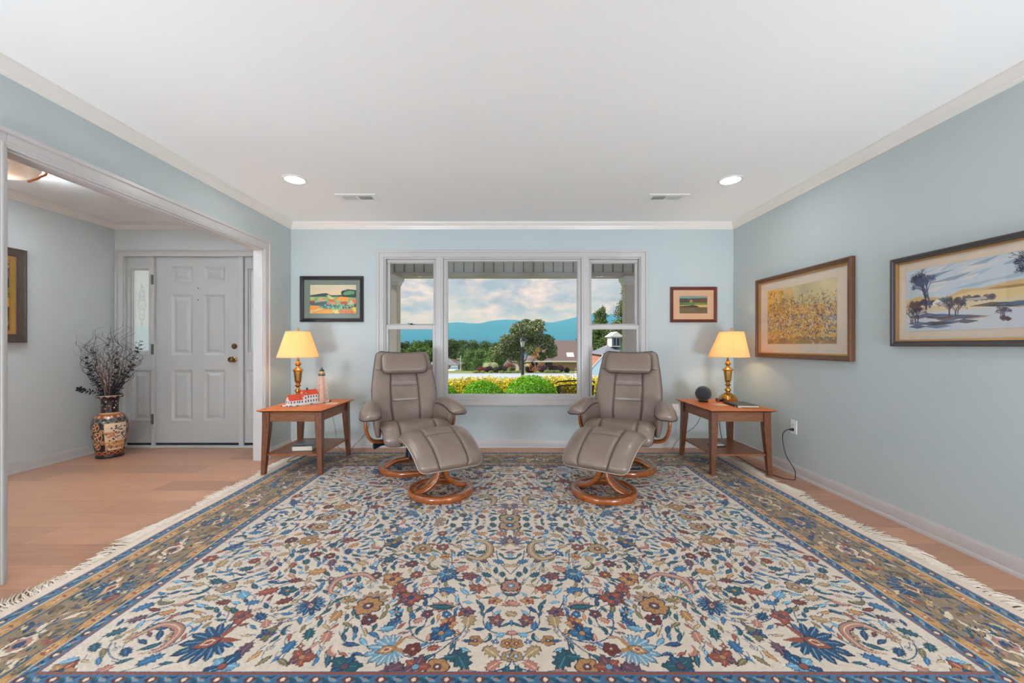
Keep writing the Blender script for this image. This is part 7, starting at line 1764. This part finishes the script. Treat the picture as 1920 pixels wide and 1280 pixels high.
def vehicle(name, x, y, z, rz, label, L, W, H, paint, kind, cat):
    r = empty(name, (x, y, z), rz, label=label, cat=cat)
    gl_ = mat('car_glass', rgb(120, 150, 170), 0.08, var=0.05, spec=0.8); ty = mat('tyre_rubber', rgb(30, 30, 32), 0.8, var=0.1); rim_ = mat('wheel_rim', rgb(170, 172, 176), 0.3, metal=0.8, var=0.05)
    w_ = W/2
    if kind == 'car':
        st = [(-L/2, 0.35, 0.62, 0.80), (-L/2+0.10, 0.25, 0.86, 0.94), (-L/2+0.6, 0.2, 0.95, 1.0), (-0.2, 0.18, 0.98, 1.0), (L/2-1.2, 0.2, 0.90, 1.0), (L/2-0.4, 0.22, 0.78, 0.95), (L/2, 0.35, 0.60, 0.80)]
    else: st = [(-L/2, 0.45, 0.95, 0.95), (-L/2+0.1, 0.40, 1.05, 1.0), (0, 0.35, 1.08, 1.0), (L/2-0.3, 0.35, 1.05, 0.98), (L/2, 0.45, 0.95, 0.9)]
    m = MB(); rings = []
    for X, z0, z1, k in st:
        a = w_*k; rings.append([(X, -a*0.92, z0), (X, -a, z0+0.12), (X, -a, (z0+z1)/2), (X, -a*0.97, z1-0.08), (X, -a*0.88, z1), (X, a*0.88, z1), (X, a*0.97, z1-0.08), (X, a, (z0+z1)/2), (X, a, z0+0.12), (X, a*0.92, z0)])
    m.loft(rings); fixn(m.build('body', paint, r, angle=40))
    if kind == 'car': cb = [(-L/2+0.15, 0.92, 0.86, 0.86), (-L/2+0.75, 0.93, H-0.08, 0.74), (-0.5, 0.95, H, 0.74), (0.35, 0.95, H-0.03, 0.74), (1.15, 0.90, 0.92, 0.86)]
    else: cb = [(0.0, 1.05, 1.06, 0.9), (0.15, 1.05, H, 0.78), (1.1, 1.05, H, 0.78), (1.7, 1.02, 1.04, 0.9)]
    m = MB(); rings = []
    for X, z0, z1, k in cb:
        a = w_*k; rings.append([(X, -w_*0.9, z0-0.04), (X, -a, z1-0.03), (X, -a*0.85, z1), (X, a*0.85, z1), (X, a, z1-0.03), (X, w_*0.9, z0-0.04)])
    m.loft(rings); fixn(m.build('cabin', gl_, r, angle=40))
    m = MB()
    X0, X1 = cb[1][0]-0.03, cb[-2][0]+0.03; m.box(X0, -w_*0.72, H-0.045, X1, w_*0.72, H+0.015)
    for s in (-1, 1): m.tube([(cb[0][0], s*w_*0.88, cb[0][2]), (cb[1][0], s*w_*0.755, cb[1][2]), (cb[2][0], s*w_*0.75, cb[2][2])]+[(c_[0], s*w_*c_[3], c_[2]) for c_ in cb[3:]], 0.035, 6)
    m.build('roof', paint, r)
    for sx in (-1, 1):
        for sy in (-1, 1):
            m = MB(); X = sx*(L/2-0.85); m.cyl((X, sy*(w_-0.18), 0.33), (X, sy*(w_+0.01), 0.33), 0.33, n=24); o = m.build('wheel', ty, r, angle=40)
            m = MB(); m.cyl((X, sy*(w_+0.0), 0.33), (X, sy*(w_+0.02), 0.33), 0.20, n=16); m.build('rim', rim_, o)
    for s in (-1, 1): m = MB(); m.box(-L/2-0.01, s*w_*0.92-0.14, 0.66, -L/2+0.18, s*w_*0.92+0.03*s, 0.86); m.build('tail_light', mat('red_lens', rgb(190, 40, 40), 0.2, var=0.1), r)
    return r
M_silver = mat('silver_paint', rgb(196, 202, 210), 0.2, metal=0.5, var=0.03, coat=0.6)
vehicle('parked_car', 5.0, 13.5, -0.735, math.radians(14), 'silver car with red tail light parked in the driveway behind the right recliner', 4.5, 1.80, 1.60, M_silver, 'car', 'car')
v = at(851, 701.5, 85.0); vehicle('pickup_truck', v.x, 85.0, v.z, math.radians(80), 'distant white pickup truck before the red brick house', 5.0, 1.9, 1.75, M_white, 'truck', 'truck')

# house with dormer at the right
Y3 = 42.0; dh = empty('dormer_house', (0, 0, 0), label='orange brick house with grey roof and white dormer window at the right', cat='house')
a0, a1, at_ = W_(1127, 664, Y3), W_(1215, 664, Y3), W_(1150, 646, Y3+3)
m = MB(); m.box(a0.x+0.3, Y3, -3.5, a1.x, Y3+6, a0.z); m.build('wall', M_rbrick, dh)
m = MB(); m.add([(a0.x, Y3-0.4, a0.z-0.05), (a1.x, Y3-0.4, a0.z-0.05), (a1.x, Y3+6.4, a0.z), (a0.x, Y3+6.4, a0.z), (a0.x+1.6, Y3+3, at_.z+0.1), (a1.x, Y3+3, at_.z+0.1)], [(0, 1, 5, 4), (2, 3, 4, 5), (3, 0, 4), (0, 3, 2, 1), (1, 2, 5)]); m.build('roof', MATS['grey_shingles'], dh)
m = MB(); m.box(a0.x-0.02, Y3-0.45, a0.z-0.12, a1.x, Y3-0.35, a0.z); m.build('gutter', M_white, dh)
w0, w1 = W_(1147.5, 650, Y3+1), W_(1164, 631, Y3+1); m = MB(); m.box(w0.x, Y3+1, w0.z, w1.x, Y3+3, w1.z); dm_ = m.build('dormer', M_white, dh)
m = MB(); cx = (w0.x+w1.x)/2; m.add([(w0.x-0.25, Y3+0.8, w1.z), (w1.x+0.25, Y3+0.8, w1.z), (cx, Y3+0.8, w1.z+0.55), (w0.x-0.25, Y3+3.4, w1.z), (w1.x+0.25, Y3+3.4, w1.z), (cx, Y3+3.4, w1.z+0.55)], [(0, 1, 2), (0, 2, 5, 3), (1, 4, 5, 2), (3, 5, 4)]); m.build('dormer_roof', M_white, dm_)
for s in (-0.17, 0.17): m = MB(); m.box(cx+s-0.14, Y3+0.97, w0.z+0.12, cx+s+0.14, Y3+1.0, w1.z-0.12); m.build('window', MATS['dark_window'], dm_)
for s in (-0.42, 0.42): m = MB(); m.box(cx+s-0.07, Y3+0.96, w0.z+0.08, cx+s+0.07, Y3+1.0, w1.z-0.08); m.build('shutter', mat('green_shutter', rgb(90, 116, 116), 0.6, var=0.05), dm_)

# trees
def tree(name, px, top, bot, Y, wpx, cols, label, n=2600, seed=0, size=None, conifer=False, group='trees beyond the houses', inner=None):
    s = Y/FPX; v = at(px, bot, Y); h = (bot-top)*s; w = wpx*s/2; r = empty(name, (v.x, Y, v.z), label=label, cat='tree', group=group)
    q = random.Random(seed); B = []
    if conifer:
        for k in range(12):
            z = h*(0.12+0.86*k/12); ww = w*(1.0-0.80*k/12)
            for j in range(4):
                a = j*PI/2+k*0.9+q.uniform(-0.3, 0.3); B.append((ww*0.5*math.cos(a), ww*0.5*math.sin(a), z+q.uniform(-0.04, 0.04)*h, ww*q.uniform(0.45, 0.68), ww*q.uniform(0.45, 0.68), h*0.055))
    else:
        for k in range(13):
            a = q.uniform(0, 2*PI); u = q.uniform(0, 0.72); z = h*q.uniform(0.22, 0.84); rr_ = w*q.uniform(0.34, 0.5); B.append((w*u*math.cos(a), w*u*math.sin(a), z, rr_, rr_, rr_*0.8))
        B.append((0, 0, h-w*0.36, w*0.45, w*0.45, w*0.36)); B.append((0, 0, h*0.38, w*0.85, w*0.85, h*0.38))
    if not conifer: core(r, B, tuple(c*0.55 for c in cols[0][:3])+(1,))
    leaves('foliage', r, B, n*2, size or max(0.10, s*1.9), cols, seed, shell=0.70 if not conifer else 0.1, jitter=0.35)
    m = MB(); m.tube([(0, 0, -1.0), (0, 0, h*0.4), (0, 0, h*0.9)], [w*0.10, w*0.07, w*0.02], 8); m.build('trunk', M_barkd, r); return r
DG = [rgb(74, 102, 62), rgb(94, 122, 74), rgb(62, 88, 58), rgb(106, 130, 80)]; MG = [rgb(104, 134, 76), rgb(124, 152, 88), rgb(84, 114, 66)]; PGn = [rgb(94, 124, 80), rgb(114, 142, 92), rgb(76, 104, 70), rgb(136, 142, 96)]
for i, (px, top, w_, Y, cols) in enumerate([(738, 636, 34, 150, DG), (760, 641, 34, 150, DG), (783, 639, 36, 145, MG), (806, 637, 34, 150, DG), (848, 636, 34, 130, DG), (868, 637, 34, 135, DG), (888, 638, 34, 130, DG), (910, 640, 34, 140, DG), (930, 642, 34, 140, DG), (955, 640, 40, 140, DG), (1100, 620, 46, 90, DG), (715, 640, 34, 150, DG)]):
    Y += (i % 3)*45; tree('deciduous_tree', px, top, 704, Y, w_*1.5, cols, 'dark green leafy tree in the row before the blue mountains', 3400, 70+i)
for i, (px, top, w_, Y, cols) in enumerate([(750, 652, 30, 120, MG), (772, 650, 34, 115, MG), (798, 648, 34, 118, MG), (822, 650, 30, 118, MG), (880, 656, 34, 122, MG), (901, 654, 30, 78, MG), (925, 655, 34, 75, MG), (946, 656, 30, 80, DG)]):
    Y += 14 if i % 2 else -8; tree('leafy_tree', px, top, 702, Y, w_*1.3, cols, 'lighter green rounded tree standing before the dark tree row', 2400, 90+i, group='lighter trees before the dark row')
tree('pine_tree', 1126, 574, 700, 76, 74, PGn, 'blue-green pine seen in the right side window, left of the taller pine', 16000, 110, conifer=True, group=None, size=0.15)
tree('pine_tree', 1182, 522, 700, 56, 116, PGn+[rgb(150, 110, 84)], 'tallest pine behind the right porch column', 20000, 111, conifer=True, group=None, size=0.13)
tree('deciduous_tree', 1114, 618, 700, 92, 40, MG, 'green leafy tree below the pines in the right side window', 3500, 112, group=None)
tree('deciduous_tree', 1140, 618, 700, 66, 44, DG, 'dark green tree behind the white dormer', 3500, 113, group=None)
tree('leafy_tree', 1172, 641, 700, 34, 26, MG, 'yellow-green small tree right of the dormer house', 2200, 114, group=None, size=0.06)

# ---- mountains and the haze that lies in the valley
def ridge(name, Y, pts, col, amp, seed, depth=700, extra=60):
    q = np.random.RandomState(seed); xs_ = np.linspace(-2600, 2600, 150); px = 951+xs_*FPX/Y
    H = CAMZ+(647-np.interp(px, [p[0] for p in pts], [p[1] for p in pts]))/FPX*Y
    ny = 26; V = []; F = []
    ph = q.rand(6)*6
    for j in range(ny):
        u = j/(ny-1); 
        for i, x in enumerate(xs_):
            fold = amp*(math.sin(x*0.011+ph[0]+u*2)+0.6*math.sin(x*0.023+ph[1]-u*3)+0.35*math.sin(x*0.05+ph[2]+u*7))*math.sin(PI*u)
            z = -50+(H[i]+50)*(math.sin(u*PI/2)**0.85)+fold*0.6*(1-u)
            V.append((x, Y-depth*(1-u)+fold*2.0, z))
    n = len(xs_)
    for j in range(ny-1):
        for i in range(n-1): F.append((j*n+i, j*n+i+1, (j+1)*n+i+1, (j+1)*n+i))
    o = mesh_obj(name, V, F, col, smooth=True); structure(o)
M_mt = mat('haze_tinted_mountain', rgb(30, 84, 130), 0.95, var=0.35, vscale=0.004)  # blue distance haze partly painted into this base colour
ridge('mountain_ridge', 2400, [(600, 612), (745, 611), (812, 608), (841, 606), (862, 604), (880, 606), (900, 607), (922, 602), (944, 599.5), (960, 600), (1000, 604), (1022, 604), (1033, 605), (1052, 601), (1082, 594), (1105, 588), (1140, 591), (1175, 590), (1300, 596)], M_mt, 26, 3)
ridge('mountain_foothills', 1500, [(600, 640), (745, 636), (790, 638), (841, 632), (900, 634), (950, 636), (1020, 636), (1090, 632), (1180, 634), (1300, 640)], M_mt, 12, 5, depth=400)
def haze():
    m = bpy.data.materials.new('valley_haze'); m.use_nodes = True; t = m.node_tree; t.nodes.clear()
    vs = N(t, 'ShaderNodeVolumeScatter', Density=HAZE, Anisotropy=0.0); vs.inputs['Color'].default_value = (0.05, 0.42, 1.0, 1)
    o = N(t, 'ShaderNodeOutputMaterial'); t.links.new(vs.outputs[0], o.inputs['Volume'])
    b = MB(); b.box(-2200, 260, -60, 2200, 2380, 150); h = b.build('valley_haze', m); h['kind'] = 'stuff'
HAZE = 0.0009
haze()
